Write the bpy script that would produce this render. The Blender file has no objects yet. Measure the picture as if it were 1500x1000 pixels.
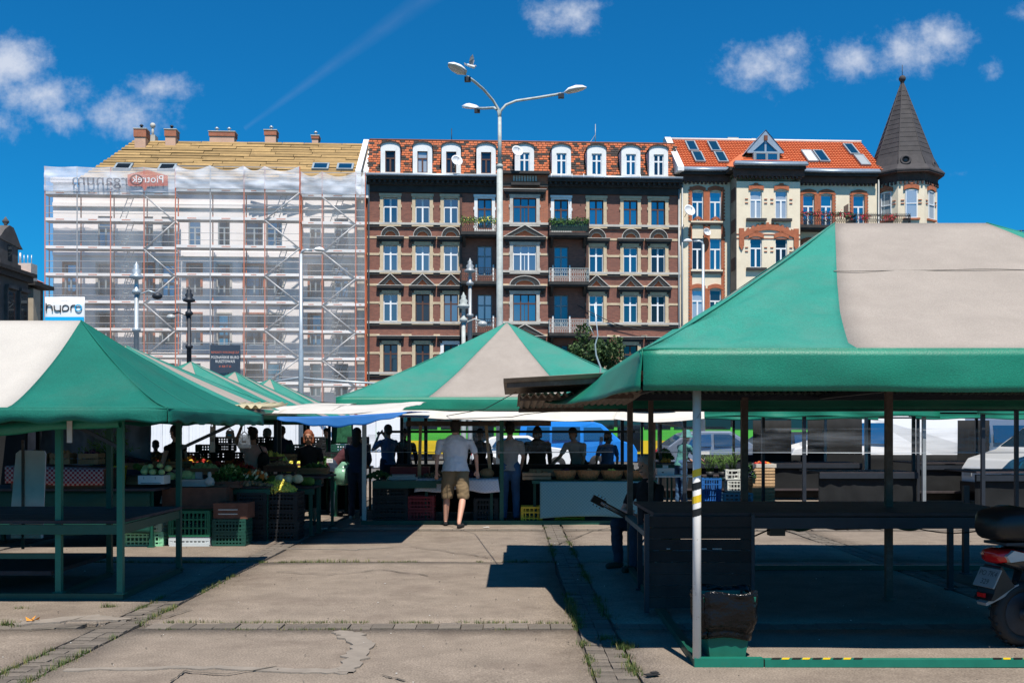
import bpy, bmesh, math, random
from mathutils import Vector, Matrix, Euler, noise
random.seed(7)
R = math.radians
S = bpy.context.scene
COL = S.collection

# ------------------------------------------------------------------ camera, sky, sun, exposure
cam_d = bpy.data.cameras.new("camera")
cam = bpy.data.objects.new("camera", cam_d)
COL.objects.link(cam)
cam.location = (0, 0, 1.6)
cam.rotation_euler = (R(90), 0, 0)
cam_d.sensor_width = 36
cam_d.lens = 36
cam_d.shift_y = 132 / 1500
cam_d.clip_end = 3000
cam_d.dof.use_dof = False
S.camera = cam
S.cycles.diffuse_bounces = 1
S.cycles.glossy_bounces = 2
S.cycles.transparent_max_bounces = 16
S.cycles.max_bounces = 5

SUN_DIR = Vector((0.09, -0.495, 1.0)).normalized()      # towards the sun
EL = math.asin(SUN_DIR.z)
AZ = math.atan2(SUN_DIR.x, SUN_DIR.y)
SKY_STRENGTH = 0.058
S.view_settings.view_transform = 'Standard'
S.view_settings.look = 'None'
S.view_settings.exposure = 0.4
S.view_settings.gamma = 1.0
S.view_settings.use_curve_mapping = False

sun_d = bpy.data.lights.new("sun", 'SUN')
sun_d.energy = 5.0
sun_d.angle = R(0.5)
sun_d.color = (1.0, 0.94, 0.85)
sun = bpy.data.objects.new("sun", sun_d)
COL.objects.link(sun)
sun.rotation_euler = SUN_DIR.to_track_quat('Z', 'Y').to_euler()

world = bpy.data.worlds.new("World")
S.world = world
world.use_nodes = True
def build_world():
    nt = world.node_tree
    N = nt.nodes; L = nt.links
    N.clear()
    out = N.new('ShaderNodeOutputWorld'); bg = N.new('ShaderNodeBackground')
    bg.inputs['Strength'].default_value = SKY_STRENGTH
    sky = N.new('ShaderNodeTexSky'); sky.sky_type = 'NISHITA'
    sky.sun_disc = False; sky.sun_elevation = EL; sky.sun_rotation = AZ
    sky.altitude = 0; sky.air_density = 1.0; sky.dust_density = 0.15; sky.ozone_density = 4.0
    tint = N.new('ShaderNodeMix'); tint.data_type = 'RGBA'; tint.blend_type = 'MULTIPLY'
    tint.inputs[0].default_value = 1.0
    tint.inputs[7].default_value = (0.08, 0.98, 1.52, 1)
    L.new(sky.outputs[0], tint.inputs[6])
    tc = N.new('ShaderNodeTexCoord')
    sep = N.new('ShaderNodeSeparateXYZ'); L.new(tc.outputs['Generated'], sep.inputs[0])
    def m(op, a, b=None, c=None):
        n = N.new('ShaderNodeMath'); n.operation = op
        for i, v in enumerate((a, b, c)):
            if v is None: continue
            if isinstance(v, (int, float)): n.inputs[i].default_value = v
            else: L.new(v, n.inputs[i])
        return n.outputs[0]
    ysafe = m('MAXIMUM', sep.outputs[1], 0.02)
    gx = m('DIVIDE', sep.outputs[0], ysafe); gz = m('DIVIDE', sep.outputs[2], ysafe)
    comb = N.new('ShaderNodeCombineXYZ'); L.new(gx, comb.inputs[0]); L.new(gz, comb.inputs[1])
    P = comb.outputs[0]
    def noise_(scale, detail, rough, w=0.0, vec=P):
        n = N.new('ShaderNodeTexNoise'); n.inputs['Scale'].default_value = scale
        n.inputs['Detail'].default_value = detail; n.inputs['Roughness'].default_value = rough
        if w:
            mp = N.new('ShaderNodeMapping'); mp.inputs['Location'].default_value = (w, w * .7, 0)
            L.new(vec, mp.inputs[0]); L.new(mp.outputs[0], n.inputs['Vector'])
        else: L.new(vec, n.inputs['Vector'])
        return n.outputs[0]
    n1 = noise_(9, 8, 0.62); n2 = noise_(34, 6, 0.6, 3.1)
    # clouds: directions (x/y, z/y), half sizes, density
    clouds = [(12, 95, 55, 34, 1.0), (60, 140, 70, 30, .95), (105, 178, 50, 26, .75), (185, 168, 72, 38, 1.0), (232, 127, 52, 22, .9),
              (838, 22, 66, 32, 1.05), (872, 8, 34, 18, .9), (1122, 98, 66, 38, 1.2), (1158, 72, 44, 36, 1.15), (1148, 112, 40, 28, 1.0),
              (1255, 86, 52, 34, 1.0), (1320, 70, 60, 30, .85), (1385, 55, 50, 32, .9), (1452, 104, 16, 20, .6), (1405, 52, 20, 14, .5),
              (-5, 180, 40, 24, .6), (1490, 20, 30, 14, .5), (1408, 254, 24, 7, .35), (1468, 244, 26, 6, .3)]
    acc = None
    for px, py, rx, ry, dn in clouds:
        mp = N.new('ShaderNodeMapping')
        mp.inputs['Scale'].default_value = (1500 / rx, 1500 / ry, 1)
        mp.inputs['Location'].default_value = (-(px - 750) / rx, -(632 - py) / ry, 0)
        L.new(P, mp.inputs[0])
        ln = N.new('ShaderNodeVectorMath'); ln.operation = 'LENGTH'; L.new(mp.outputs[0], ln.inputs[0])
        v = m('MULTIPLY', m('SUBTRACT', 1.25, ln.outputs['Value']), dn)
        acc = v if acc is None else m('SMOOTH_MAX', acc, v, 0.25)
    dens = m('ADD', acc, m('MULTIPLY', m('SUBTRACT', n1, 0.50), 2.6))
    n3 = noise_(110, 4, 0.65, 7.7)
    dens = m('ADD', dens, m('ADD', m('MULTIPLY', m('SUBTRACT', n2, 0.5), 1.7), m('MULTIPLY', m('SUBTRACT', n3, 0.5), 0.7)))
    # scattered cumulus in the rest of the sky
    nf = N.new('ShaderNodeTexNoise'); nf.inputs['Scale'].default_value = 3.4; nf.inputs['Detail'].default_value = 7
    L.new(tc.outputs['Generated'], nf.inputs['Vector'])
    back = m('MULTIPLY', m('LESS_THAN', sep.outputs[1], 0.55), m('MULTIPLY', m('SUBTRACT', nf.outputs[0], 0.6), 6.0))
    front = m('MULTIPLY', m('GREATER_THAN', sep.outputs[1], 0.1), m('MULTIPLY', dens, 0.85))
    # contrail
    x0, z0, x1, z1 = (370 - 750) / 1500, (632 - 180) / 1500, (620 - 750) / 1500, 632 / 1500
    dx, dz = x1 - x0, z1 - z0; ln_ = math.hypot(dx, dz)
    along = m('ADD', m('MULTIPLY', gx, dx / ln_), m('ADD', m('MULTIPLY', gz, dz / ln_), -(x0 * dx + z0 * dz) / ln_))
    across = m('ADD', m('MULTIPLY', gx, -dz / ln_), m('ADD', m('MULTIPLY', gz, dx / ln_), (x0 * dz - z0 * dx) / ln_))
    wid = m('ADD', 0.003, m('MULTIPLY', m('MAXIMUM', along, 0.0), 0.045))
    tr = m('SUBTRACT', 1.0, m('DIVIDE', m('ABSOLUTE', across), wid))
    tr = m('MULTIPLY', m('MAXIMUM', tr, 0.0), m('MULTIPLY', m('GREATER_THAN', along, -0.01), m('LESS_THAN', along, 0.9)))
    tr = m('MULTIPLY', tr, m('GREATER_THAN', sep.outputs[1], 0.1))
    tr = m('MULTIPLY', tr, m('MULTIPLY', n2, 0.07))
    ms = N.new('ShaderNodeMapRange'); ms.interpolation_type = 'SMOOTHSTEP'
    ms.inputs['From Min'].default_value = 0.02; ms.inputs['From Max'].default_value = 1.45
    L.new(m('MAXIMUM', front, back), ms.inputs[0])
    dens = m('MINIMUM', m('ADD', m('MULTIPLY', ms.outputs[0], 0.95), tr), 0.9)
    mx = N.new('ShaderNodeMix'); mx.data_type = 'RGBA'
    L.new(dens, mx.inputs[0]); L.new(tint.outputs[2], mx.inputs[6])
    mx.inputs[7].default_value = (9.0, 9.7, 11.2, 1)
    L.new(mx.outputs[2], bg.inputs[0]); L.new(bg.outputs[0], out.inputs[0])
build_world()

# ------------------------------------------------------------------ materials
def mat(name, col, rough=0.8, var=0.12, scale=6.0, metal=0.0, bump=0.0, bscale=60.0, spec=0.4, translucent=0.0,
        obj_rand=0.0, grain=0.0, gscale=240, dirt=None, dirt_amt=0.0, dirt_scale=1.2, coat=0.0, dirt_lo=.5):
    m = bpy.data.materials.new(name); m.use_nodes = True
    nt = m.node_tree; N = nt.nodes; L = nt.links
    b = N['Principled BSDF']
    b.inputs['Roughness'].default_value = rough; b.inputs['Metallic'].default_value = metal
    b.inputs['Specular IOR Level'].default_value = spec
    if coat: b.inputs['Coat Weight'].default_value = coat
    tc = N.new('ShaderNodeTexCoord')
    n = N.new('ShaderNodeTexNoise'); n.inputs['Scale'].default_value = scale; n.inputs['Detail'].default_value = 6
    n.inputs['Roughness'].default_value = 0.65
    L.new(tc.outputs['Object'], n.inputs['Vector'])
    mr = N.new('ShaderNodeMapRange'); mr.inputs['From Min'].default_value = 0.3; mr.inputs['From Max'].default_value = 0.7
    mr.inputs['To Min'].default_value = 1 - var; mr.inputs['To Max'].default_value = 1 + var
    L.new(n.outputs[0], mr.inputs[0])
    val = mr.outputs[0]
    if grain:
        ng = N.new('ShaderNodeTexNoise'); ng.inputs['Scale'].default_value = gscale; ng.inputs['Detail'].default_value = 2
        L.new(tc.outputs['Object'], ng.inputs['Vector'])
        mg = N.new('ShaderNodeMapRange'); mg.inputs['From Min'].default_value = .3; mg.inputs['From Max'].default_value = .7
        mg.inputs['To Min'].default_value = 1 - grain; mg.inputs['To Max'].default_value = 1 + grain; L.new(ng.outputs[0], mg.inputs[0])
        mk = N.new('ShaderNodeMath'); mk.operation = 'MULTIPLY'; L.new(val, mk.inputs[0]); L.new(mg.outputs[0], mk.inputs[1]); val = mk.outputs[0]
    if obj_rand:
        oi = N.new('ShaderNodeObjectInfo')
        m2 = N.new('ShaderNodeMapRange'); m2.inputs['To Min'].default_value = 1 - obj_rand; m2.inputs['To Max'].default_value = 1 + obj_rand
        L.new(oi.outputs['Random'], m2.inputs[0])
        mm = N.new('ShaderNodeMath'); mm.operation = 'MULTIPLY'; L.new(val, mm.inputs[0]); L.new(m2.outputs[0], mm.inputs[1]); val = mm.outputs[0]
    vm = N.new('ShaderNodeVectorMath'); vm.operation = 'SCALE'
    vm.inputs[0].default_value = col[:3]; L.new(val, vm.inputs['Scale'])
    outc = vm.outputs[0]
    if dirt:
        n2 = N.new('ShaderNodeTexNoise'); n2.inputs['Scale'].default_value = dirt_scale; n2.inputs['Detail'].default_value = 8
        n2.inputs['Roughness'].default_value = 0.7
        L.new(tc.outputs['Object'], n2.inputs['Vector'])
        r2 = N.new('ShaderNodeMapRange'); r2.inputs['From Min'].default_value = dirt_lo; r2.inputs['From Max'].default_value = dirt_lo + .25
        r2.inputs['To Max'].default_value = dirt_amt
        L.new(n2.outputs[0], r2.inputs[0])
        mx = N.new('ShaderNodeMix'); mx.data_type = 'RGBA'; L.new(r2.outputs[0], mx.inputs[0])
        L.new(outc, mx.inputs[6]); mx.inputs[7].default_value = (*dirt, 1); outc = mx.outputs[2]
    L.new(outc, b.inputs['Base Color'])
    if bump:
        nb = N.new('ShaderNodeTexNoise'); nb.inputs['Scale'].default_value = bscale; nb.inputs['Detail'].default_value = 4
        L.new(tc.outputs['Object'], nb.inputs['Vector'])
        bp = N.new('ShaderNodeBump'); bp.inputs['Strength'].default_value = bump; bp.inputs['Distance'].default_value = 0.01
        L.new(nb.outputs[0], bp.inputs['Height']); L.new(bp.outputs[0], b.inputs['Normal'])
    if translucent:
        tr = N.new('ShaderNodeBsdfTranslucent'); L.new(outc, tr.inputs[0])
        ms = N.new('ShaderNodeMixShader'); ms.inputs[0].default_value = translucent
        L.new(b.outputs[0], ms.inputs[1]); L.new(tr.outputs[0], ms.inputs[2])
        L.new(ms.outputs[0], N['Material Output'].inputs[0])
    return m

def brick_mat(name, c1, c2, mortar, scale=1.0, bw=.25, bh=.077, dirt=(.02, .015, .013), damt=.7, dlo=.52):
    m = bpy.data.materials.new(name); m.use_nodes = True
    N = m.node_tree.nodes; L = m.node_tree.links; b = N['Principled BSDF']; b.inputs['Roughness'].default_value = .9
    tc = N.new('ShaderNodeTexCoord'); mp = N.new('ShaderNodeMapping'); mp.inputs['Rotation'].default_value = (R(90), 0, 0)
    L.new(tc.outputs['Object'], mp.inputs[0])
    br = N.new('ShaderNodeTexBrick'); br.inputs['Color1'].default_value = (*c1, 1); br.inputs['Color2'].default_value = (*c2, 1)
    br.inputs['Mortar'].default_value = (*mortar, 1); br.inputs['Scale'].default_value = scale
    br.inputs['Brick Width'].default_value = bw; br.inputs['Row Height'].default_value = bh; br.inputs['Mortar Size'].default_value = .008
    br.inputs['Bias'].default_value = -.1
    L.new(mp.outputs[0], br.inputs[0])
    n2 = N.new('ShaderNodeTexNoise'); n2.inputs['Scale'].default_value = .45; n2.inputs['Detail'].default_value = 9; n2.inputs['Roughness'].default_value = .72
    L.new(tc.outputs['Object'], n2.inputs['Vector'])
    r2 = N.new('ShaderNodeMapRange'); r2.inputs['From Min'].default_value = dlo; r2.inputs['From Max'].default_value = dlo + .2
    r2.inputs['To Max'].default_value = damt; L.new(n2.outputs[0], r2.inputs[0])
    mx = N.new('ShaderNodeMix'); mx.data_type = 'RGBA'; L.new(r2.outputs[0], mx.inputs[0]); L.new(br.outputs[0], mx.inputs[6])
    mx.inputs[7].default_value = (*dirt, 1); L.new(mx.outputs[2], b.inputs['Base Color'])
    return m

def glass_mat(name, tint=(.02, .04, .06), refl=.45, rough=.03, refl_col=(.75, .9, 1)):
    m = bpy.data.materials.new(name); m.use_nodes = True
    N = m.node_tree.nodes; L = m.node_tree.links; N.remove(N['Principled BSDF'])
    d = N.new('ShaderNodeBsdfDiffuse'); g = N.new('ShaderNodeBsdfGlossy'); g.inputs['Roughness'].default_value = rough
    g.inputs['Color'].default_value = (*refl_col, 1)
    oi = N.new('ShaderNodeObjectInfo'); mr = N.new('ShaderNodeMapRange')
    mr.inputs['To Min'].default_value = refl * .45; mr.inputs['To Max'].default_value = min(1, refl * 1.35)
    L.new(oi.outputs['Random'], mr.inputs[0])
    d.inputs[0].default_value = (*tint, 1)
    ms = N.new('ShaderNodeMixShader'); L.new(mr.outputs[0], ms.inputs[0]); L.new(d.outputs[0], ms.inputs[1]); L.new(g.outputs[0], ms.inputs[2])
    L.new(ms.outputs[0], N['Material Output'].inputs[0])
    return m

def film_mat(name, col, alpha, gloss=.1, var=0.0, scale=3.0, stretch=(1, 1, 1)):
    """thin sheet: part lets light straight through, part scatters"""
    m = bpy.data.materials.new(name); m.use_nodes = True
    N = m.node_tree.nodes; L = m.node_tree.links; b = N['Principled BSDF']
    b.inputs['Base Color'].default_value = (*col, 1); b.inputs['Roughness'].default_value = gloss
    t = N.new('ShaderNodeBsdfTransparent'); ms = N.new('ShaderNodeMixShader'); ms.inputs[0].default_value = alpha
    if var:
        tc = N.new('ShaderNodeTexCoord'); mp = N.new('ShaderNodeMapping'); mp.inputs['Scale'].default_value = stretch
        n = N.new('ShaderNodeTexNoise'); n.inputs['Scale'].default_value = scale; n.inputs['Detail'].default_value = 5
        L.new(tc.outputs['Object'], mp.inputs[0]); L.new(mp.outputs[0], n.inputs['Vector'])
        mr = N.new('ShaderNodeMapRange'); mr.inputs['From Min'].default_value = .35; mr.inputs['From Max'].default_value = .7
        mr.inputs['To Min'].default_value = max(0, alpha - var); mr.inputs['To Max'].default_value = alpha + var
        L.new(n.outputs[0], mr.inputs[0]); L.new(mr.outputs[0], ms.inputs[0])
    L.new(t.outputs[0], ms.inputs[1]); L.new(b.outputs[0], ms.inputs[2]); L.new(ms.outputs[0], N['Material Output'].inputs[0])
    return m

def check_mat(name, c1, c2, size, both=(.5, .5, .5)):
    m = bpy.data.materials.new(name); m.use_nodes = True
    N = m.node_tree.nodes; L = m.node_tree.links; b = N['Principled BSDF']; b.inputs['Roughness'].default_value = .85
    tc = N.new('ShaderNodeTexCoord'); ck = N.new('ShaderNodeTexChecker'); ck.inputs['Scale'].default_value = 1 / size
    ck.inputs[1].default_value = (*c1, 1); ck.inputs[2].default_value = (*c2, 1)
    mp = N.new('ShaderNodeMapping'); mp.inputs['Location'].default_value = (.003, .003, .003)
    L.new(tc.outputs['Object'], mp.inputs[0]); L.new(mp.outputs[0], ck.inputs[0]); L.new(ck.outputs[0], b.inputs['Base Color'])
    return m

M = {}
GREEN = (.020, .30, .20); 
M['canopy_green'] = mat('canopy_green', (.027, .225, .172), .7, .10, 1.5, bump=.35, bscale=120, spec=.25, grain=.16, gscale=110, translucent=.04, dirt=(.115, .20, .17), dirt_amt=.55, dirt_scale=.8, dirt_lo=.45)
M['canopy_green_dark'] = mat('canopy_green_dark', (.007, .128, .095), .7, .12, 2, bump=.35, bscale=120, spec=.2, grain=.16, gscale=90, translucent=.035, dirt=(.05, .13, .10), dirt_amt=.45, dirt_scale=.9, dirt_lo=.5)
M['canopy_grey'] = mat('canopy_grey', (.315, .275, .24), .85, .08, 2.5, bump=.35, bscale=120, spec=.15, grain=.12, gscale=110, translucent=.02, dirt=(.25, .215, .185), dirt_amt=.55, dirt_scale=.7)
M['canopy_white'] = mat('canopy_white', (.47, .44, .40), .85, .05, 2.5, bump=.3, bscale=120, spec=.15, grain=.08, gscale=90, translucent=.03, dirt=(.48, .45, .40), dirt_amt=.4)
M['valance_green'] = mat('valance_green', (.010, .185, .115), .45, .12, 2, bump=.25, bscale=120, spec=.4, grain=.14, gscale=110, translucent=.035, dirt=(.03, .15, .11), dirt_amt=.5)
M['tarp_white'] = mat('tarp_white', (.78, .74, .68), .7, .05, 3, bump=.25, bscale=14, translucent=.35, dirt=(.5, .45, .38), dirt_amt=.4, dirt_scale=2)
M['tarp_blue'] = mat('tarp_blue', (.03, .22, .60), .6, .08, 3, bump=.2, bscale=20, translucent=.45)
M['tarp_green'] = mat('tarp_green', (.005, .06, .042), .6, .12, 3, bump=.3, bscale=14, translucent=.1)
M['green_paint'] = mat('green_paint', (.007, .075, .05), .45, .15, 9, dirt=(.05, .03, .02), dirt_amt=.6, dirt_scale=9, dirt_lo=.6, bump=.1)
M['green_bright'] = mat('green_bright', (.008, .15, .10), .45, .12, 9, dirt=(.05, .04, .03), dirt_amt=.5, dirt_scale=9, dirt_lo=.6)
M['rust_paint'] = mat('rust_paint', (.13, .085, .065), .7, .25, 14, dirt=(.28, .22, .18), dirt_amt=.6, dirt_scale=11)
M['white_rust'] = mat('white_rust', (.74, .71, .67), .45, .06, 8, dirt=(.14, .055, .02), dirt_amt=3.5, dirt_scale=7, dirt_lo=.585)
M['grey_metal'] = mat('grey_metal', (.32, .34, .35), .45, .1, 8, metal=.3)
M['galv'] = mat('galv', (.45, .50, .53), .4, .1, 6, metal=.4)
M['dark_metal'] = mat('dark_metal', (.03, .035, .045), .5, .15, 8, metal=.3)
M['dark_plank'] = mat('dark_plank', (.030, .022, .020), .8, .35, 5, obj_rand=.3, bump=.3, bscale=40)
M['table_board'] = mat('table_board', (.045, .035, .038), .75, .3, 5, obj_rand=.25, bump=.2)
M['wood'] = mat('wood', (.30, .17, .085), .8, .25, 9, obj_rand=.25, bump=.2)
M['wood_light'] = mat('wood_light', (.55, .36, .20), .8, .2, 9, obj_rand=.2, bump=.2)
M['wood_red'] = mat('wood_red', (.16, .065, .04), .8, .25, 9, obj_rand=.25)
M['cardboard'] = mat('cardboard', (.30, .19, .11), .85, .1, 5)
M['corr_brown'] = mat('corr_brown', (.27, .215, .17), .7, .2, 5, dirt=(.05, .035, .03), dirt_amt=.7, dirt_scale=3, bump=.2)
M['corr_clear'] = mat('corr_clear', (.16, .20, .16), .5, .2, 4, translucent=.35, dirt=(.05, .05, .04), dirt_amt=.7, dirt_scale=3)
M['corr_yellow'] = mat('corr_yellow', (.62, .55, .36), .6, .1, 4, translucent=.3)
M['concrete'] = mat('concrete', (.222, .182, .146), .95, .16, 3.2, bump=.8, bscale=70, obj_rand=.06, grain=.30, gscale=75, spec=.1, dirt=(.13, .10, .082), dirt_amt=.75, dirt_scale=1.3, dirt_lo=.50)
M['paver'] = mat('paver', (.145, .122, .10), .95, .2, 6, grain=.2, gscale=75, bump=.4, bscale=90, obj_rand=.22, dirt=(.065, .065, .04), dirt_amt=.5, dirt_scale=2)
M['soil'] = mat('soil', (.085, .073, .058), .95, .3, 5, bump=.6, bscale=50)
M['asphalt'] = mat('asphalt', (.10, .095, .09), .9, .2, 1.5, bump=.3)
M['cement'] = mat('cement', (.235, .20, .165), .9, .15, 7, bump=.4, bscale=80)
M['white_paint'] = mat('white_paint', (.80, .80, .80), .4, .03, 6)
M['white_plaster'] = mat('white_plaster', (.80, .80, .79), .8, .04, 4, dirt=(.45, .43, .4), dirt_amt=.45, dirt_scale=1.5)
M['frame_white'] = mat('frame_white', (.82, .83, .84), .4, .02, 4)
M['frame_brown'] = mat('frame_brown', (.10, .045, .03), .6, .2, 5)
M['frame_grey'] = mat('frame_grey', (.25, .3, .33), .5, .1, 5)
M['sand_stone'] = mat('sand_stone', (.58, .46, .31), .85, .12, 2.5, dirt=(.22, .18, .13), dirt_amt=.5, dirt_scale=1.1)
M['grey_stone'] = mat('grey_stone', (.52, .49, .44), .85, .12, 2.5, dirt=(.18, .16, .14), dirt_amt=.55, dirt_scale=1.1)
M['black_stone'] = mat('black_stone', (.035, .033, .032), .8, .35, 2, dirt=(.22, .2, .18), dirt_amt=.6, dirt_scale=1.4, dirt_lo=.62)
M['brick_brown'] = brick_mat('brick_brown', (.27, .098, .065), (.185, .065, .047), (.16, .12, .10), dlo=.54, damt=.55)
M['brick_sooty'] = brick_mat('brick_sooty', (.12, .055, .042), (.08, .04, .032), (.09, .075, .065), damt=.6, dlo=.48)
M['brick_orange'] = brick_mat('brick_orange', (.46, .135, .06), (.34, .10, .05), (.30, .22, .17), damt=.3)
M['brick_red'] = mat('brick_red', (.40, .125, .06), .85, .2, 6)
M['chimney_brick'] = brick_mat('chimney_brick', (.66, .38, .25), (.60, .36, .25), (.55, .45, .38), damt=.2)
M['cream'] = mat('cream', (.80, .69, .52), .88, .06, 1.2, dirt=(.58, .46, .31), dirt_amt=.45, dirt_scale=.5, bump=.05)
M['cream_shaded'] = mat('cream_shaded', (.32, .27, .20), .88, .2, 1.2, dirt=(.1, .08, .06), dirt_amt=.7, dirt_scale=.9)
M['tile_orange'] = mat('tile_orange', (.62, .16, .055), .75, .15, 5, obj_rand=.0)
M['tile_brick'] = mat('tile_brick', (.46, .125, .05), .85, .3, 3)
M['tile_brown'] = mat('tile_brown', (.19, .07, .04), .85, .25, 3)
M['tile_black'] = mat('tile_black', (.045, .035, .032), .85, .25, 3)
M['roof_red'] = mat('roof_red', (.60, .165, .065), .7, .10, 3, dirt=(.42, .11, .045), dirt_amt=.5)
M['ridge_pale'] = mat('ridge_pale', (.70, .62, .56), .8, .1, 3)
M['zinc'] = mat('zinc', (.36, .42, .48), .4, .1, 4, metal=.4)
M['slate'] = mat('slate', (.050, .045, .047), .8, .25, 1.5, dirt=(.085, .075, .07), dirt_amt=.6, dirt_scale=.8, bump=.2)
M['batten'] = mat('batten', (.33, .215, .09), .9, .35, 1.4, grain=.2, gscale=9, obj_rand=.22)
M['membrane'] = mat('membrane', (.12, .075, .035), .9, .15, 2)
M['render_wall'] = mat('render_wall', (.86, .80, .78), .9, .05, 1.0, dirt=(.62, .57, .55), dirt_amt=.4, dirt_scale=.3)
M['scaf_orange'] = mat('scaf_orange', (.62, .145, .06), .55, .2, 6, metal=.0)
M['scaf_grey'] = mat('scaf_grey', (.42, .42, .43), .45, .1, 6, metal=.3)
M['toe_white'] = mat('toe_white', (.88, .83, .80), .7, .05, 4, obj_rand=.08)
M['toe_red'] = mat('toe_red', (.70, .28, .18), .7, .1, 4)
M['deck_dark'] = mat('deck_dark', (.22, .20, .19), .8, .2, 4)
M['net'] = film_mat('net', (.92, .86, .82), .15, .8, var=.07, scale=.6, stretch=(1, 1, .35))
M['banner_film'] = film_mat('banner_film', (.80, .83, .90), .62, .6, var=.22, scale=1.0, stretch=(.6, 1, 2))
M['glass_blue'] = glass_mat('glass_blue', (.006, .035, .065), .30)
M['glass_dark'] = glass_mat('glass_dark', (.010, .014, .018), .09)
M['glass_curtain'] = glass_mat('glass_curtain', (.38, .40, .40), .25)
M['car_glass'] = glass_mat('car_glass', (.012, .03, .05), .3)
M['shade_black'] = mat('shade_black', (.010, .011, .012), .9, .3, 4, bump=.3)  # for added sheets and skirts that stand in for deep shade
M['curtain'] = mat('curtain', (.22, .24, .30), .6, .3, 4, bump=.3, translucent=.25)
M['crown_leaf'] = mat('crown_leaf', (.05, .095, .022), .7, .3, 5)
M['crown_dark'] = mat('crown_dark', (.022, .055, .012), .7, .3, 5)
M['plate_grey'] = mat('plate_grey', (.22, .24, .25), .5, .05, 4)
M['iron'] = mat('iron', (.02, .022, .025), .55, .2, 6)
M['iron_pale'] = mat('iron_pale', (.40, .43, .41), .6, .2, 6)
M['dish'] = mat('dish', (.72, .73, .75), .4, .04, 4)
M['skin'] = mat('skin', (.56, .30, .215), .55, .06, 8, spec=.4)
M['skin_tan'] = mat('skin_tan', (.42, .21, .14), .55, .06, 8)
M['hair_dark'] = mat('hair_dark', (.018, .013, .011), .7, .3, 30, bump=.5, bscale=90)
M['hair_brown'] = mat('hair_brown', (.07, .035, .02), .7, .3, 30, bump=.5, bscale=90)
M['hair_red'] = mat('hair_red', (.20, .06, .025), .7, .3, 30, bump=.5, bscale=90)
M['hair_grey'] = mat('hair_grey', (.35, .34, .33), .7, .2, 30, bump=.5, bscale=90)
def cloth(name, c, r=.9, v=.08): M[name] = mat(name, c, r, v, 7, bump=.3, bscale=50)
cloth('shirt_white', (.72, .68, .69)); cloth('shirt_grey', (.36, .34, .34)); cloth('khaki', (.22, .155, .085)); cloth('denim', (.05, .12, .24), v=.2); cloth('denim_dark', (.02, .035, .06), v=.2)
cloth('cloth_black', (.012, .012, .013)); cloth('cloth_maroon', (.07, .02, .025)); cloth('cloth_pink', (.66, .38, .34)); cloth('cloth_cream', (.52, .45, .36))
cloth('cloth_teal', (.08, .26, .25)); cloth('cloth_blue', (.06, .13, .26)); cloth('cloth_navy', (.02, .03, .06)); cloth('cloth_green', (.015, .10, .045)); cloth('cloth_brown', (.06, .04, .03))
M['rubber'] = mat('rubber', (.018, .018, .019), .7, .15, 20, bump=.2)
M['chrome'] = mat('chrome', (.75, .73, .70), .22, .05, 6, metal=.9)
M['black_plastic'] = mat('black_plastic', (.014, .014, .015), .35, .1, 10)
M['bag_black'] = mat('bag_black', (.006, .006, .007), .14, .1, 10, spec=.22, bump=1.0, bscale=34)
M['bag_clear'] = film_mat('bag_clear', (.8, .8, .78), .7, .3, var=.2, scale=8)
M['bag_greenish'] = film_mat('bag_greenish', (.25, .5, .35), .6, .25, var=.2, scale=8)
M['film'] = film_mat('film', (.26, .27, .28), .15, .14, var=.14, scale=5, stretch=(.25, 1, 3))
for n_, c_ in dict(pl_green=(.012, .13, .065), pl_mint=(.25, .60, .36), pl_pale=(.42, .52, .36), pl_dkgreen=(.012, .07, .05), pl_black=(.014, .014, .016), pl_blue=(.02, .13, .42), pl_ltblue=(.20, .42, .58),
                   pl_white=(.66, .68, .64), pl_yellow=(.65, .42, .02), pl_red=(.30, .02, .025), foam=(.80, .77, .72), lt_grey=(.55, .6, .62)).items():
    M[n_] = mat(n_, c_, .5, .08, 8)
for n_, c_ in dict(cabbage=(.50, .60, .24), cauli=(.82, .72, .46), bean=(.62, .62, .10), leaf=(.035, .10, .02), leaf_lt=(.10, .20, .035), carrot=(.6, .16, .02), tomato=(.45, .03, .02), pepper_y=(.65, .38, .03),
                   potato=(.26, .17, .10), purple=(.08, .02, .05), lemon=(.80, .68, .12), fruit_or=(.65, .26, .03), straw=(.36, .20, .09), flower_red=(.55, .02, .05), grass=(.055, .095, .018), grass_dry=(.20, .18, .06)).items():
    M[n_] = mat(n_, c_, .75, .25, 12, bump=.2)
M['wicker'] = mat('wicker', (.44, .19, .075), .8, .4, 40, bump=.6, bscale=70)
M['gingham'] = check_mat('gingham', (.24, .012, .018), (.40, .28, .25), .032)
M['check_blue'] = check_mat('check_blue', (.11, .25, .28), (.16, .31, .33), .028)
M['cloth_white'] = check_mat('cloth_white', (.66, .65, .68), (.56, .55, .60), .03)
M['board_white'] = mat('board_white', (.80, .70, .64), .8, .08, 4, dirt=(.3, .25, .22), dirt_amt=.4)
M['ink_dark'] = mat('ink_dark', (.05, .05, .055), .6, .03)
M['ink_blue'] = mat('ink_blue', (.0, .40, .75), .6, .03)
M['ink_white'] = mat('ink_white', (.8, .8, .8), .6, .03)
M['ink_orange'] = mat('ink_orange', (.65, .17, .10), .6, .03)
M['navy_board'] = mat('navy_board', (.035, .055, .085), .6, .1)
M['ink_redfilm'] = film_mat('ink_redfilm', (.75, .22, .16), .40, .8)
M['ink_darkfilm'] = film_mat('ink_darkfilm', (.07, .06, .08), .62, .8)
M['ink_bluefilm'] = film_mat('ink_bluefilm', (.05, .35, .7), .62, .8)
M['tape_yellow'] = mat('tape_yellow', (.75, .50, .02), .4, .05)
M['tape_black'] = mat('tape_black', (.015, .015, .015), .4, .05)
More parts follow.
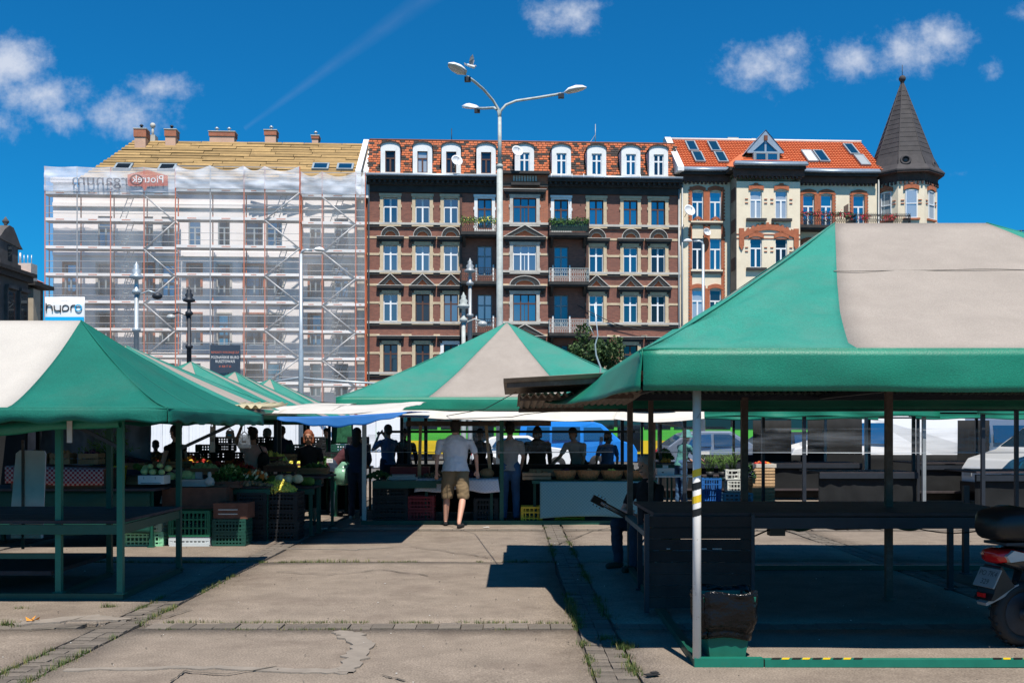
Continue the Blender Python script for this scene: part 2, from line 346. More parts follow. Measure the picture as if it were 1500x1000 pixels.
M['car_blue'] = mat('car_blue', (.02, .20, .62), .25, .03, coat=.6)
M['car_white'] = mat('car_white', (.80, .80, .80), .3, .02, coat=.5)
M['car_silver'] = mat('car_silver', (.74, .75, .76), .25, .03, metal=.2, coat=.6)
M['car_dark'] = mat('car_dark', (.02, .022, .028), .25, .03, coat=.6)
M['car_grey'] = mat('car_grey', (.20, .24, .30), .3, .03, metal=.4, coat=.5)
M['tram_green'] = mat('tram_green', (.09, .45, .05), .35, .03, coat=.4)
M['tram_yellow'] = mat('tram_yellow', (.70, .48, .02), .35, .03, coat=.4)
M['lamp_red'] = mat('lamp_red', (.5, .01, .01), .2, .05, coat=.6)
M['lamp_glass'] = mat('lamp_glass', (.45, .46, .45), .2, .1, coat=.6)
M['oldwall'] = mat('oldwall', (.10, .09, .085), .9, .3, 1.2, dirt=(.03, .028, .026), dirt_amt=.6, dirt_scale=.8)  # dark base takes in the shade of a front turned from the sun
M['oldwall_pale'] = mat('oldwall_pale', (.42, .36, .28), .9, .2, 1.2, dirt=(.2, .17, .13), dirt_amt=.6)
M['hoard'] = mat('hoard', (.82, .83, .86), .6, .04, 3, obj_rand=.05)
M['pigeon'] = mat('pigeon', (.30, .30, .32), .8, .3, 20)
M['pigeon_white'] = mat('pigeon_white', (.7, .7, .7), .8, .1, 20)
M['bark'] = mat('bark', (.10, .07, .05), .9, .3, 8, bump=.5)
M['guitar_dark'] = mat('guitar_dark', (.03, .018, .012), .35, .2, 6)
M['guitar_top'] = mat('guitar_top', (.30, .14, .05), .35, .1, 4)

# ------------------------------------------------------------------ mesh building
class MB:
    def __init__(s): s.v = []; s.f = []; s.m = []; s.sm = []; s.X = None
    def add(s, vs, fs, m=0, sm=False):
        b = len(s.v)
        if s.X is not None: vs = [s.X @ Vector(q) for q in vs]
        s.v += [tuple(q) for q in vs]
        for f in fs: s.f.append(tuple(b + i for i in f)); s.m.append(m); s.sm.append(sm)
        return s
    def box(s, x0, x1, y0, y1, z0, z1, m=0):
        return s.add([(x0, y0, z0), (x1, y0, z0), (x1, y1, z0), (x0, y1, z0), (x0, y0, z1), (x1, y0, z1), (x1, y1, z1), (x0, y1, z1)],
                     [(0, 3, 2, 1), (4, 5, 6, 7), (0, 1, 5, 4), (1, 2, 6, 5), (2, 3, 7, 6), (3, 0, 4, 7)], m)
    def cbox(s, c, sz, m=0, rot=None):
        h = [a / 2 for a in sz]; vs = []
        for z in (-1, 1):
            for x, y in ((-1, -1), (1, -1), (1, 1), (-1, 1)):
                q = Vector((x * h[0], y * h[1], z * h[2]))
                if rot is not None: q = rot @ q
                vs.append(q + Vector(c))
        return s.add(vs, [(0, 3, 2, 1), (4, 5, 6, 7), (0, 1, 5, 4), (1, 2, 6, 5), (2, 3, 7, 6), (3, 0, 4, 7)], m)
    def beam(s, p, q, w, h=None, m=0):
        h = h or w; p = Vector(p); q = Vector(q); d = (q - p)
        rot = d.to_track_quat('Y', 'Z').to_matrix() if d.length > 1e-6 else Matrix.Identity(3)
        return s.cbox((p + q) / 2, (w, d.length, h), m, rot)
    def tube(s, pts, r, n=8, m=0, sm=True, cap=True):
        pts = [Vector(p) for p in pts]
        rs = r if isinstance(r, (list, tuple)) else [r] * len(pts)
        vs = []; fs = []; up = Vector((0, 0, 1))
        prev = None
        for i, p in enumerate(pts):
            d = (pts[min(i + 1, len(pts) - 1)] - pts[max(i - 1, 0)])
            d = d.normalized() if d.length > 1e-9 else Vector((0, 0, 1))
            a = d.cross(up if abs(d.z) < .95 else Vector((1, 0, 0))).normalized()
            if prev is not None and a.dot(prev) < 0: a = -a
            if prev is not None:
                a2 = (prev - d * prev.dot(d))
                if a2.length > 1e-4: a = a2.normalized()
            prev = a; b = d.cross(a)
            for k in range(n):
                t = 2 * math.pi * k / n
                vs.append(p + (a * math.cos(t) + b * math.sin(t)) * rs[i])
        for i in range(len(pts) - 1):
            for k in range(n):
                fs.append((i * n + k, i * n + (k + 1) % n, (i + 1) * n + (k + 1) % n, (i + 1) * n + k))
        s.add(vs, fs, m, sm)
        if cap:
            b = len(s.v) - len(vs)
            s.f.append(tuple(b + k for k in range(n))[::-1]); s.m.append(m); s.sm.append(False)
            s.f.append(tuple(b + (len(pts) - 1) * n + k for k in range(n))); s.m.append(m); s.sm.append(False)
        return s
    def lathe(s, prof, c=(0, 0, 0), n=16, m=0, sm=True, a0=0.0):
        vs = []; fs = []
        for (r, z) in prof:
            for k in range(n):
                t = a0 + 2 * math.pi * k / n
                vs.append((c[0] + r * math.cos(t), c[1] + r * math.sin(t), c[2] + z))
        for i in range(len(prof) - 1):
            for k in range(n):
                fs.append((i * n + k, i * n + (k + 1) % n, (i + 1) * n + (k + 1) % n, (i + 1) * n + k))
        fs.append(tuple(range(n))[::-1]); fs.append(tuple((len(prof) - 1) * n + k for k in range(n)))
        return s.add(vs, fs, m, sm)
    def ball(s, c, r, n=10, m=0, rot=None):
        rx, ry, rz = (r, r, r) if isinstance(r, (int, float)) else r
        vs = []; fs = []; k2 = max(4, n // 2 + 1)
        for i in range(k2 + 1):
            ph = math.pi * (i if 0 < i < k2 else (0.02 if i == 0 else k2 - .02)) / k2
            for k in range(n):
                t = 2 * math.pi * k / n
                q = Vector((rx * math.sin(ph) * math.cos(t), ry * math.sin(ph) * math.sin(t), -rz * math.cos(ph)))
                if rot is not None: q = rot @ q
                vs.append(q + Vector(c))
        for i in range(k2):
            for k in range(n):
                fs.append((i * n + k, i * n + (k + 1) % n, (i + 1) * n + (k + 1) % n, (i + 1) * n + k))
        fs.append(tuple(range(n))[::-1]); fs.append(tuple(k2 * n + k for k in range(n)))
        return s.add(vs, fs, m, True)
    def cap(s, p, q, r1, r2, n=10, m=0, flat=1.0, fx=None):
        """tapered capsule, round ends; flat squashes it along its second axis; fx gives the wide axis"""
        p = Vector(p); q = Vector(q); d = q - p; L_ = max(d.length, 1e-5); d = d / L_
        if fx is not None:
            a = Vector(fx); a = (a - d * a.dot(d)).normalized()
        else:
            a = d.cross(Vector((0, 1, 0)) if abs(d.y) < .9 else Vector((1, 0, 0))).normalized()
        b = d.cross(a); vs = []; fs = []; rings = []
        for i in range(4): t = -math.pi / 2 * (1 - i / 4 - .02); rings.append((p + d * (r1 * math.sin(t)), r1 * math.cos(t)))
        rings.append((p, r1)); rings.append((q, r2))
        for i in range(1, 5): t = math.pi / 2 * (i / 4 - .02); rings.append((q + d * (r2 * math.sin(t)), r2 * math.cos(t)))
        for c, r in rings:
            for k in range(n):
                t = 2 * math.pi * k / n; vs.append(c + a * (r * math.cos(t)) + b * (r * flat * math.sin(t)))
        for i in range(len(rings) - 1):
            for k in range(n): fs.append((i * n + k, i * n + (k + 1) % n, (i + 1) * n + (k + 1) % n, (i + 1) * n + k))
        fs.append(tuple(range(n))[::-1]); fs.append(tuple((len(rings) - 1) * n + k for k in range(n)))
        return s.add(vs, fs, m, True)
    def quad(s, a, b, c, d, m=0, sm=False): return s.add([a, b, c, d], [(0, 1, 2, 3)], m, sm)
    def prism(s, out, y0, y1, m=0, axis='y'):
        """outline in (x,z) extruded from y0 to y1"""
        n = len(out); vs = []
        for y in (y0, y1):
            for (x, z) in out: vs.append((x, y, z) if axis == 'y' else ((y, x, z) if axis == 'x' else (x, z, y)))
        fs = [tuple(range(n)), tuple(range(n, 2 * n))[::-1]] + [(i, i + n, (i + 1) % n + n, (i + 1) % n) for i in range(n)]
        return s.add(vs, fs, m)
    def ring(s, outer, inner, y0, y1, m=0):
        """frame between two outlines (same count) in (x,z), extruded"""
        n = len(outer); vs = []
        for y in (y0, y1):
            for (x, z) in outer: vs.append((x, y, z))
            for (x, z) in inner: vs.append((x, y, z))
        fs = []
        for i in range(n):
            j = (i + 1) % n
            fs.append((i, j, n + j, n + i)); fs.append((2 * n + i, 3 * n + i, 3 * n + j, 2 * n + j))
            fs.append((i, 2 * n + i, 2 * n + j, j)); fs.append((n + i, n + j, 3 * n + j, 3 * n + i))
        return s.add(vs, fs, m)
    def grid(s, fn, nu, nv, m=0, sm=True, matfn=None):
        vs = [fn(i / nu, j / nv) for j in range(nv + 1) for i in range(nu + 1)]
        b = len(s.v); s.add(vs, [])
        for j in range(nv):
            for i in range(nu):
                s.f.append((b + j * (nu + 1) + i, b + j * (nu + 1) + i + 1, b + (j + 1) * (nu + 1) + i + 1, b + (j + 1) * (nu + 1) + i))
                s.m.append(matfn((i + .5) / nu, (j + .5) / nv) if matfn else m); s.sm.append(sm)
        return s
    def mesh(s, name, mats, fix=True):
        me = bpy.data.meshes.new(name); me.from_pydata(s.v, [], s.f)
        for k in (mats if isinstance(mats, (list, tuple)) else [mats]): me.materials.append(M[k] if isinstance(k, str) else k)
        me.polygons.foreach_set('material_index', s.m); me.polygons.foreach_set('use_smooth', s.sm)
        if fix:
            bm = bmesh.new(); bm.from_mesh(me); bmesh.ops.recalc_face_normals(bm, faces=bm.faces); bm.to_mesh(me); bm.free()
        me.update()
        return me
    def obj(s, name, mats, parent=None, loc=None, rot=None, fix=True, thick=None, label=None, kind=None):
        o = bpy.data.objects.new(name, s.mesh(name, mats, fix)); COL.objects.link(o)
        if parent: o.parent = parent
        if loc: o.location = loc
        if rot: o.rotation_euler = rot
        if thick:
            md = o.modifiers.new('thickness', 'SOLIDIFY'); md.thickness = thick; md.offset = 0
        if label: o['label'] = label
        if kind: o['kind'] = kind
        return o

def place(name, me, parent=None, loc=(0, 0, 0), rot=None, scale=None):
    o = bpy.data.objects.new(name, me); COL.objects.link(o)
    if parent: o.parent = parent
    o.location = loc
    if rot: o.rotation_euler = rot
    if scale: o.scale = scale
    return o
def tag(o, label, cat, group=None, kind=None):
    o['label'] = label; o['category'] = cat
    if group: o['group'] = group
    if kind: o['kind'] = kind
    return o
def thing(name, label, cat, loc=(0, 0, 0), rz=0, group=None):
    o = bpy.data.objects.new(name, None); COL.objects.link(o); o.empty_display_size = .2
    o.location = loc; o.rotation_euler = (0, 0, rz)
    return tag(o, label, cat, group)
def structure(o): o['kind'] = 'structure'; return o
def copy_tree(o, parent=None):
    c = o.copy(); COL.objects.link(c)
    if parent: c.parent = parent
    for ch in list(o.children): copy_tree(ch, c)
    return c
def text(s, size, m, parent, loc, rot=(R(90), 0, 0), name='lettering', align='CENTER', sx=1.0, depth=0.0):
    cu = bpy.data.curves.new('t', 'FONT'); cu.body = s; cu.size = size; cu.align_x = align; cu.align_y = 'CENTER'; cu.extrude = depth; cu.resolution_u = 3
    t = bpy.data.objects.new('t', cu); COL.objects.link(t); bpy.context.view_layer.update()
    me = bpy.data.meshes.new_from_object(t.evaluated_get(bpy.context.evaluated_depsgraph_get()))
    bpy.data.objects.remove(t); me.materials.clear(); me.materials.append(M[m])
    o = bpy.data.objects.new(name, me); COL.objects.link(o)
    o.location = loc; o.rotation_euler = rot; o.scale = (sx, 1, 1)
    if parent: o.parent = parent
    return o
def G(px, D): return (px - 750) * D / 1500
def H(py, D): return 1.6 + (632 - py) * D / 1500

def split_obj(b, name, mats, parent=None, kind=None):
    """every separate piece of the builder becomes its own object"""
    par = list(range(len(b.v)))
    def find(i):
        while par[i] != i: par[i] = par[par[i]]; i = par[i]
        return i
    for f in b.f:
        r = find(f[0])
        for i in f[1:]: par[find(i)] = r
    groups = {}
    for k, f in enumerate(b.f): groups.setdefault(find(f[0]), []).append(k)
    out = []
    for ks in groups.values():
        n = MB(); mp = {}
        for k in ks:
            for i in b.f[k]:
                if i not in mp: mp[i] = len(n.v); n.v.append(b.v[i])
            n.f.append(tuple(mp[i] for i in b.f[k])); n.m.append(b.m[k]); n.sm.append(b.sm[k])
        out.append(n.obj(name, mats, parent, kind=kind))
    return out
def LB(root):
    b = MB(); b.X = Matrix.Translation(-Vector(root.location)); return b
# ------------------------------------------------------------------ ground
def build_ground():
    g = MB().box(-220, 220, -60, 600, -1.0, -0.06).obj('ground', 'asphalt'); structure(g)
    sq = MB().box(-13, 15, 1.5, 33, -0.055, -0.03).obj('market_square_bed', 'soil'); structure(sq)
    rx = [-14.9, -11.0, -7.1, -3.24, 0.68, 4.6, 8.5, 12.4]        # centre lines of the paver strips
    ry = [-.2, 4.1, 8.45, 12.62, 16.75, 20.9, 25.0, 29.1, 33.2]
    hw = .15
    pave = thing('pavement', '', ''); del pave['label']; del pave['category']; pave['kind'] = 'structure'
    pave.location = (0, 1, 0)
    rnd = random.Random(3)
    def slab(x0, x1, y0, y1):
        nx, ny = 10, 12; b = MB(); sd = rnd.uniform(0, 100)
        def fn(u, v):
            x = x0 + (x1 - x0) * u; y = y0 + (y1 - y0) * v
            e = 0.035 * noise.noise(Vector((x * 1.7, y * 1.7, sd)))
            if u in (0, 1): x += e
            if v in (0, 1): y += e
            z = .010 * noise.noise(Vector((x * .4, y * .4, 1))) - (.006 if (u in (0, 1) or v in (0, 1)) else 0)
            return (x, y - 1, z)
        b.grid(fn, nx, ny)
        # sides
        n = nx + 1
        ids = [i for i in range(n)] + [n * j + nx for j in range(1, ny + 1)] + [n * ny + i for i in range(nx - 1, -1, -1)] + [n * j for j in range(ny - 1, 0, -1)]
        base = len(b.v)
        for i in ids: x, y, z = b.v[i]; b.v.append((x, y, -.05))
        for k in range(len(ids)):
            l = (k + 1) % len(ids); b.f.append((ids[k], ids[l], base + l, base + k)); b.m.append(0); b.sm.append(False)
        b.obj('slab', 'concrete', pave)
    for i in range(len(rx) - 1):
        for j in range(len(ry) - 1):
            x0, x1 = rx[i] + hw + .012, rx[i + 1] - hw - .012
            y0 = ry[j] + (.12 if j in (2, 4, 6) else .02); y1 = ry[j + 1] - (.12 if j + 1 in (2, 4, 6) else .02)
            if y0 > 14: x_parts = [(x0, x1)]
            else: x_parts = [(x0, x1)]
            for a, c in x_parts: slab(a, c, y0, y1)
    # pavers: strips running away from the camera and strips running across, nearest ones single
    pv = [MB().cbox((0, 0, 0), (.132, .088, .05)).mesh('paver', 'paver') for _ in range(1)]
    wide = MB().cbox((0, 0, 0), (.176, .218, .05)).mesh('paver_wide', 'paver')
    items = []
    for cx in rx[2:6]:
        for r in range(int((20 - 4) / .096)):
            y = 4.0 + r * .096
            for s in (-1, 1): items.append((cx + s * .069 + rnd.uniform(-.003, .003), y, 0))
    for cy in (ry[2], ry[4]):
        x = -11
        while x < 9:
            if min(abs(x - q) for q in rx) > hw + .08: items.append((x, cy, 1))
            x += .184
    items = [t for t in items if abs(t[0]) < t[1] * .55 + .3]
    items.sort(key=lambda t: t[1])
    far = MB()
    vis = [t for t in items if t[1] > 6.2]
    near = [t for t in items if t[1] <= 6.2]
    for k, (x, y, w) in enumerate(vis[:300]):
        place('paver', wide if w else pv[0], pave, (x, y - 1, -.027 + rnd.uniform(-.007, .005)), (rnd.uniform(-.02, .02), rnd.uniform(-.02, .02), rnd.uniform(-.02, .02)))
    for x, y, w in vis[300:] + near:
        far.cbox((x, y - 1, -.027 + rnd.uniform(-.006, .004)), (.176 if w else .132, .218 if w else .088, .05))
    far.obj('paver_bed', 'paver', pave, kind='stuff')
    # cement repairs: the pale band along the bottom edge and the forked patch
    def patch(pts, wid, z=.011):
        b = MB()
        P = [Vector((G(px, 2400 / (py - 632)), 2400 / (py - 632), 0)) for px, py in pts]
        n = 8 * (len(P) - 1)
        L_ = []; Rr = []
        for k in range(n + 1):
            t = k / n * (len(P) - 1); i = min(int(t), len(P) - 2); p = P[i].lerp(P[i + 1], t - i)
            d = (P[i + 1] - P[i]).normalized(); nn = Vector((-d.y, d.x, 0))
            i2 = t - i; w = (wid[i] * (1 - i2) + wid[i + 1] * i2) * .5 * (1 + .5 * noise.noise(Vector((k * .5, wid[0] * 9, 3))))
            o = nn * (.05 * noise.noise(Vector((k * .7, 5, 1))))
            L_.append(p + o + nn * w); Rr.append(p + o - nn * w)
        for k in range(n):
            zz = Vector((0, 0, z)); 
            b.quad(L_[k] + zz, L_[k + 1] + zz, Rr[k + 1] + zz, Rr[k] + zz)
            lo = Vector((0, 0, z - .02)); b.quad(L_[k] + zz, L_[k + 1] + zz, L_[k + 1] + lo, L_[k] + lo); b.quad(Rr[k] + zz, Rr[k + 1] + zz, Rr[k + 1] + lo, Rr[k] + lo)
        o = b.obj('cement_repair', 'cement'); structure(o)
    patch([(95, 982), (300, 978), (430, 983), (512, 984)], [.06, .07, .10, .13])
    patch([(506, 986), (520, 965), (532, 945), (512, 930), (492, 926)], [.10, .15, .16, .18, .08], .0135)
    patch([(20, 915), (120, 905), (190, 908)], [.10, .25, .08])
    patch([(395, 803), (520, 805), (575, 802)], [.02, .05, .02])
    # hairline cracks
    for pts in ([(405, 838), (480, 843), (560, 835), (640, 845)], [(600, 800), (680, 812), (722, 818)], [(818, 797), (870, 778), (905, 770)], [(40, 925), (150, 912), (240, 905), (290, 892)],
                [(250, 1000), (270, 985), (330, 990), (420, 975)], [(1170, 775), (1220, 792), (1290, 800)], [(560, 990), (600, 1000)]):
        b = MB(); P = []
        for i in range(len(pts) - 1):
            for k in range(6):
                t = k / 6; px = pts[i][0] * (1 - t) + pts[i + 1][0] * t; py = pts[i][1] * (1 - t) + pts[i + 1][1] * t + rnd.uniform(-1, 1)
                P.append(Vector((G(px, 2400 / (py - 632)), 2400 / (py - 632), .0135)))
        for a, c in zip(P, P[1:]):
            d = (c - a); nn = Vector((-d.y, d.x, 0)).normalized() * rnd.uniform(.004, .011); b.quad(a - nn, a + nn, c + nn, c - nn)
        structure(b.obj('crack', 'soil'))
    # grass in the joints
    gb = MB()
    def tuft(x, y, n, h):
        for _ in range(n):
            a = rnd.uniform(0, 6.28); r = abs(rnd.gauss(0, .02)); px, py_ = x + r * math.cos(a) * 1.6, y + r * math.sin(a)
            a2 = rnd.uniform(0, 6.28); hh = h * rnd.uniform(.4, 1.2); w = rnd.uniform(.002, .005); ln = hh * rnd.uniform(.3, 1.0)
            cx, sy = math.cos(a2), math.sin(a2)
            gb.add([(px - sy * w, py_ + cx * w, -.02), (px + sy * w, py_ - cx * w, -.02), (px + cx * ln, py_ + sy * ln, hh)], [(0, 1, 2)], 0 if rnd.random() < .7 else 1)
    def line(x0, y0, x1, y1, dens, h=.03, thr=.0, wob=.012):
        L_ = math.hypot(x1 - x0, y1 - y0); n = int(L_ * dens)
        for _ in range(n):
            t = rnd.random(); x = x0 + (x1 - x0) * t; y = y0 + (y1 - y0) * t
            q = noise.noise(Vector((x * .9, y * .9, 4.2))) + .5 * noise.noise(Vector((x * 4, y * 4, 1.2)))
            if q < thr: continue
            tuft(x + rnd.gauss(0, wob), y + rnd.gauss(0, wob), 9, h * (1 + q))
    line(-4.4, 12.60, .55, 12.60, 55, .028, -.25, .02)
    line(-6.5, 12.62, -4.4, 12.62, 30, .02, .0)
    line(-2.9, 8.60, .55, 8.60, 50, .02, -.1); line(-2.9, 8.31, .5, 8.31, 26, .015, .15)
    line(.55, 6.2, .55, 10.6, 60, .035, -.35); line(.81, 6.2, .81, 8.0, 60, .035, -.2); line(.81, 8, .81, 12.4, 40, .03, -.1)
    line(.55, 13, .55, 17.2, 30, .025, 0); line(.81, 13, .81, 17.2, 40, .03, -.1)
    line(-3.38, 6, -3.38, 10, 50, .025, -.1); line(-3.1, 6, -3.1, 12, 45, .03, -.05)
    line(-5.6, 8.45, -3.4, 8.45, 40, .03, .0); line(-4.9, 9.2, -4.3, 9.3, 20, .03, -.3)
    line(2.5, 16.7, 6.5, 16.7, 20, .03, .1)
    for x, y in ((.80, 7.55), (.85, 7.62), (.78, 7.7), (.70, 7.9), (-3.7, 9.35), (-4.2, 8.5)): tuft(x, y, 60, .05); tuft(x + .05, y + .03, 40, .04)
    gb.obj('joint_grass', ['grass', 'grass_dry'])
    o = bpy.data.objects['joint_grass']; tag(o, 'tufts of green grass growing in the joints of the paving', 'grass', kind='stuff')
    # grit and scraps of paper
    sc = MB()
    for _ in range(420):
        D = rnd.uniform(6.4, 15); px = rnd.uniform(0, 1500); x = G(px, D); r = rnd.uniform(.002, .007)
        sc.cbox((x, D, .012), (r * 2, r * 1.4, r), 0 if rnd.random() < .8 else 1, Matrix.Rotation(rnd.uniform(0, 3), 3, 'Z'))
    o = sc.obj('grit', ['paver', 'tarp_white']); tag(o, 'small grit and scraps scattered over the concrete paving', 'grit', kind='stuff')
    for k, (px, py, w, l) in enumerate([(490, 774, 'small white paper scrap on the shaded paving beside the black crates', .09), (672, 771, None, 0), (1190, 937, None, 0)]):
        if not w: continue
        D = 2400 / (py - 632); b = MB(); b.cbox((0, 0, .016), (l, l * .7, .006)); o = b.obj('paper_scrap', 'tarp_white', loc=(G(px, D), D, 0)); tag(o, w, 'litter')
    for px, py, lab in ((475, 775, 'torn white wrapper lying in the shade beyond the dark tarp shadow'), (712, 773, 'white bottle cap on the sunny paving near the sandals of the man in shorts'), (955, 990, 'dark flat scrap on the paving left of the green base beam')):
        D = 2400 / (py - 632); b = MB(); b.cbox((0, 0, .014), (.10, .05, .006)); b.cbox((.03, .02, .02), (.05, .04, .004))
        o = b.obj('litter', 'tarp_white' if px < 900 else 'rubber', loc=(G(px, D), D, 0), rot=(0, 0, .4)); tag(o, lab, 'litter')
    # orange fallen leaves
    b = MB()
    for k in range(4): a = k * 1.6; b.add([(0, 0, .015), (.06 * math.cos(a), .06 * math.sin(a), .05), (.05 * math.cos(a + .7), .05 * math.sin(a + .7), .02)], [(0, 1, 2)])
    o = b.obj('fallen_leaf', 'fruit_or', loc=(G(48, 8.6), 8.6, 0)); tag(o, 'crumpled orange leaf on the paving in front of the left stall', 'leaf')
    # street beyond the market: road with kerb and pavement along the houses
    structure(MB().box(-70, 70, 50, 64, -.056, -.045).obj('road', 'asphalt'))
    structure(MB().box(-70, 70, 69.0, 71.6, -.058, .12).obj('kerb_pavement', 'paver'))
build_ground()

# ------------------------------------------------------------------ facade frame
FT = 0.05; FA = math.atan(FT); FC, FS = math.cos(FA), math.sin(FA)
def FD(px, off=0): return (75 - off / FC) / (1 - FT * (px - 750) / 1500)
def U(px, off=0):
    D = FD(px, off); return G(px, D) * FC + (D - 75) * FS
def Z(py, px, off=0): return H(py, FD(px, off))
def froot(name, label, cat, px0):
    u0 = U(px0); r = thing(name, label, cat, (u0 * FC, 75 + u0 * FS, 0), FA); return r, u0

def wall_holes(b, x0, x1, z0, z1, holes, y=0, dep=.28, m=0, mr=None):
    mr = m if mr is None else mr
    xs = sorted({x0, x1} | {min(max(v, x0), x1) for h in holes for v in h[:2]}); zs = sorted({z0, z1} | {min(max(v, z0), z1) for h in holes for v in h[2:4]})
    for i in range(len(xs) - 1):
        for j in range(len(zs) - 1):
            cx, cz = (xs[i] + xs[i + 1]) / 2, (zs[j] + zs[j + 1]) / 2
            if any(h[0] < cx < h[1] and h[2] < cz < h[3] for h in holes): continue
            b.quad((xs[i], y, zs[j]), (xs[i + 1], y, zs[j]), (xs[i + 1], y, zs[j + 1]), (xs[i], y, zs[j + 1]), m)
    for h in holes:
        a, c, d, e = h[:4]; y2 = y + dep
        b.quad((a, y, d), (a, y2, d), (a, y2, e), (a, y, e), mr); b.quad((c, y, d), (c, y, e), (c, y2, e), (c, y2, d), mr)
        b.quad((a, y, d), (c, y, d), (c, y2, d), (a, y2, d), mr); b.quad((a, y, e), (a, y2, e), (c, y2, e), (c, y, e), mr)

WIN = {}
def window(root, u, z0, w, h, fm='frame_white', gm='glass_blue', style='cross', y=.16, rz=0, arch=0):
    """casement window: frame as a part, glass as its sub-part"""
    key = (round(w, 2), round(h, 2), fm, style, arch)
    if key not in WIN:
        b = MB(); f = .065
        top = h
        if arch:  # segmental head filled by a rising top rail
            n = 8; out = [(-w / 2, 0), (w / 2, 0)] + [(w / 2 - w * k / n, h + arch * math.sin(math.pi * k / n)) for k in range(n + 1)]
            b.prism([(-w / 2, h - .2)] + [(w / 2, h - .2)] + out[2:], 0, .06)
        b.box(-w / 2, -w / 2 + f, 0, .06, 0, top); b.box(w / 2 - f, w / 2, 0, .06, 0, top)
        b.box(-w / 2 + f, w / 2 - f, .002, .06, 0, f); b.box(-w / 2 + f, w / 2 - f, .002, .06, top - f, top)
        tz = h * .66
        if style in ('cross', 'tee', 'triple'):
            b.box(-w / 2 + f, w / 2 - f, -.012, .06, tz - .05, tz + .05)
        if style == 'cross': b.box(-.06, .06, -.01, .06, f, top - f)
        if style == 'tee': b.box(-.06, .06, -.01, .06, f, tz - .05)
        if style == 'triple':
            for q in (-w / 6, w / 6): b.box(q - .045, q + .045, -.01, .06, f, top - f)
            b.box(-.018, .018, .01, .06, f, tz - .05)
        if style == 'bars':
            b.box(-w / 2 + f, w / 2 - f, -.01, .06, h * .5, h * .5 + .06)
        me = b.mesh('window', fm)
        g = MB().quad((-w / 2 + f * .5, .04, f * .5), (w / 2 - f * .5, .04, f * .5), (w / 2 - f * .5, .04, top - f * .5), (-w / 2 + f * .5, .04, top - f * .5))
        WIN[key] = (me, g)
    me, g = WIN[key]
    o = place('window', me, root, (u, y, z0), (0, 0, rz) if rz else None)
    k2 = key + (gm,)
    if k2 not in WIN: WIN[k2] = g.mesh('pane', gm)
    place('pane', WIN[k2], o, (0, 0, 0), (random.uniform(-.012, .012), 0, random.uniform(-.02, .02)))
    return o

def balcony(root, u0, u1, z, y0, proj, rail='iron', panel=None, flowers=None, hgt=1.0, slab='black_stone'):
    """slab, brackets, iron railing; y0 is the wall plane"""
    b = MB(); b.box(u0, u1, y0 - proj, y0 - .004, z - .22, z)
    b.box(u0 + .05, u1 - .05, y0 - proj + .06, y0 - .004, z - .32, z - .22)
    for q in (u0 + .25, u1 - .25): b.prism([(y0 - .01, z - .95), (y0 - .01, z - .32), (y0 - proj + .15, z - .32)], q - .09, q + .09, axis='x')
    bal = b.obj('balcony', slab, root)
    r = MB(); zt = z + hgt
    for a, c in (((u0, y0 - proj + .03), (u1, y0 - proj + .03)), ((u0 + .02, y0 - proj + .03), (u0 + .02, y0 - .01)), ((u1 - .02, y0 - proj + .03), (u1 - .02, y0 - .01))):
        r.beam((a[0], a[1], zt), (c[0], c[1], zt), .05, .04); r.beam((a[0], a[1], z + .08), (c[0], c[1], z + .08), .03, .03)
        L_ = math.hypot(c[0] - a[0], c[1] - a[1]); n = max(3, int(L_ / .16))
        for k in range(n + 1):
            t = k / n; x, yy = a[0] + (c[0] - a[0]) * t, a[1] + (c[1] - a[1]) * t
            r.beam((x, yy, z), (x, yy, zt), .022)
            if k < n:   # scrollwork lozenges
                x2, y2 = a[0] + (c[0] - a[0]) * (k + 1) / n, a[1] + (c[1] - a[1]) * (k + 1) / n
                r.beam((x, yy, z + .15), (x2, y2, z + .5), .022); r.beam((x, yy, z + .5), (x2, y2, z + .15), .022)
                r.beam((x, yy, z + .55), (x2, y2, z + .85), .022); r.beam((x, yy, z + .85), (x2, y2, z + .55), .022)
    r.obj('railing', rail, bal)
    if panel:
        p = MB(); p.box(u0 + .1, u1 - .1, y0 - proj + .05, y0 - proj + .075, z + .12, z + hgt - .1); p.obj('railing_panel', panel, bal)
    if flowers:
        fb = MB(); rnd = random.Random(int(u0 * 10))
        for _ in range(420):
            x = rnd.uniform(u0, u1); yy = y0 - proj + rnd.gauss(0, .07); zz = zt - .15 + rnd.gauss(0, .13)
            a = rnd.uniform(0, 6.28); s_ = rnd.uniform(.05, .12)
            fb.add([(x, yy, zz), (x + s_ * math.cos(a), yy + s_ * .5, zz + s_ * math.sin(a)), (x + s_ * math.cos(a + 1.3), yy - s_ * .5, zz + s_ * math.sin(a + 1.3))], [(0, 1, 2)], 0 if rnd.random() < flowers[2] else 1)
        fb.obj('flowers', list(flowers[:2]), bal, kind='stuff')
    return bal

def dish(root, u, y, z, r=.45, m='dish'):
    d = bpy.data.objects.new('satellite_dish', None)
    b = MB(); b.lathe([(.02, 0), (r * .5, .05), (r * .85, .15), (r, .24), (r, .27), (r * .83, .18), (r * .5, .08), (.02, .03)], n=18)
    o = b.obj('satellite_dish', m, root, (u, y, z), (R(68), 0, R(20)))
    c = MB(); c.tube([(0, 0, .02), (0, .02, -.25), (0, -.1, -.55)], .025, 6); c.tube([(0, -r * .7, .2), (0, 0, .5)], .012, 5); c.ball((0, 0, .5), .05, 6)
    c.obj('dish_arm', 'grey_metal', o)

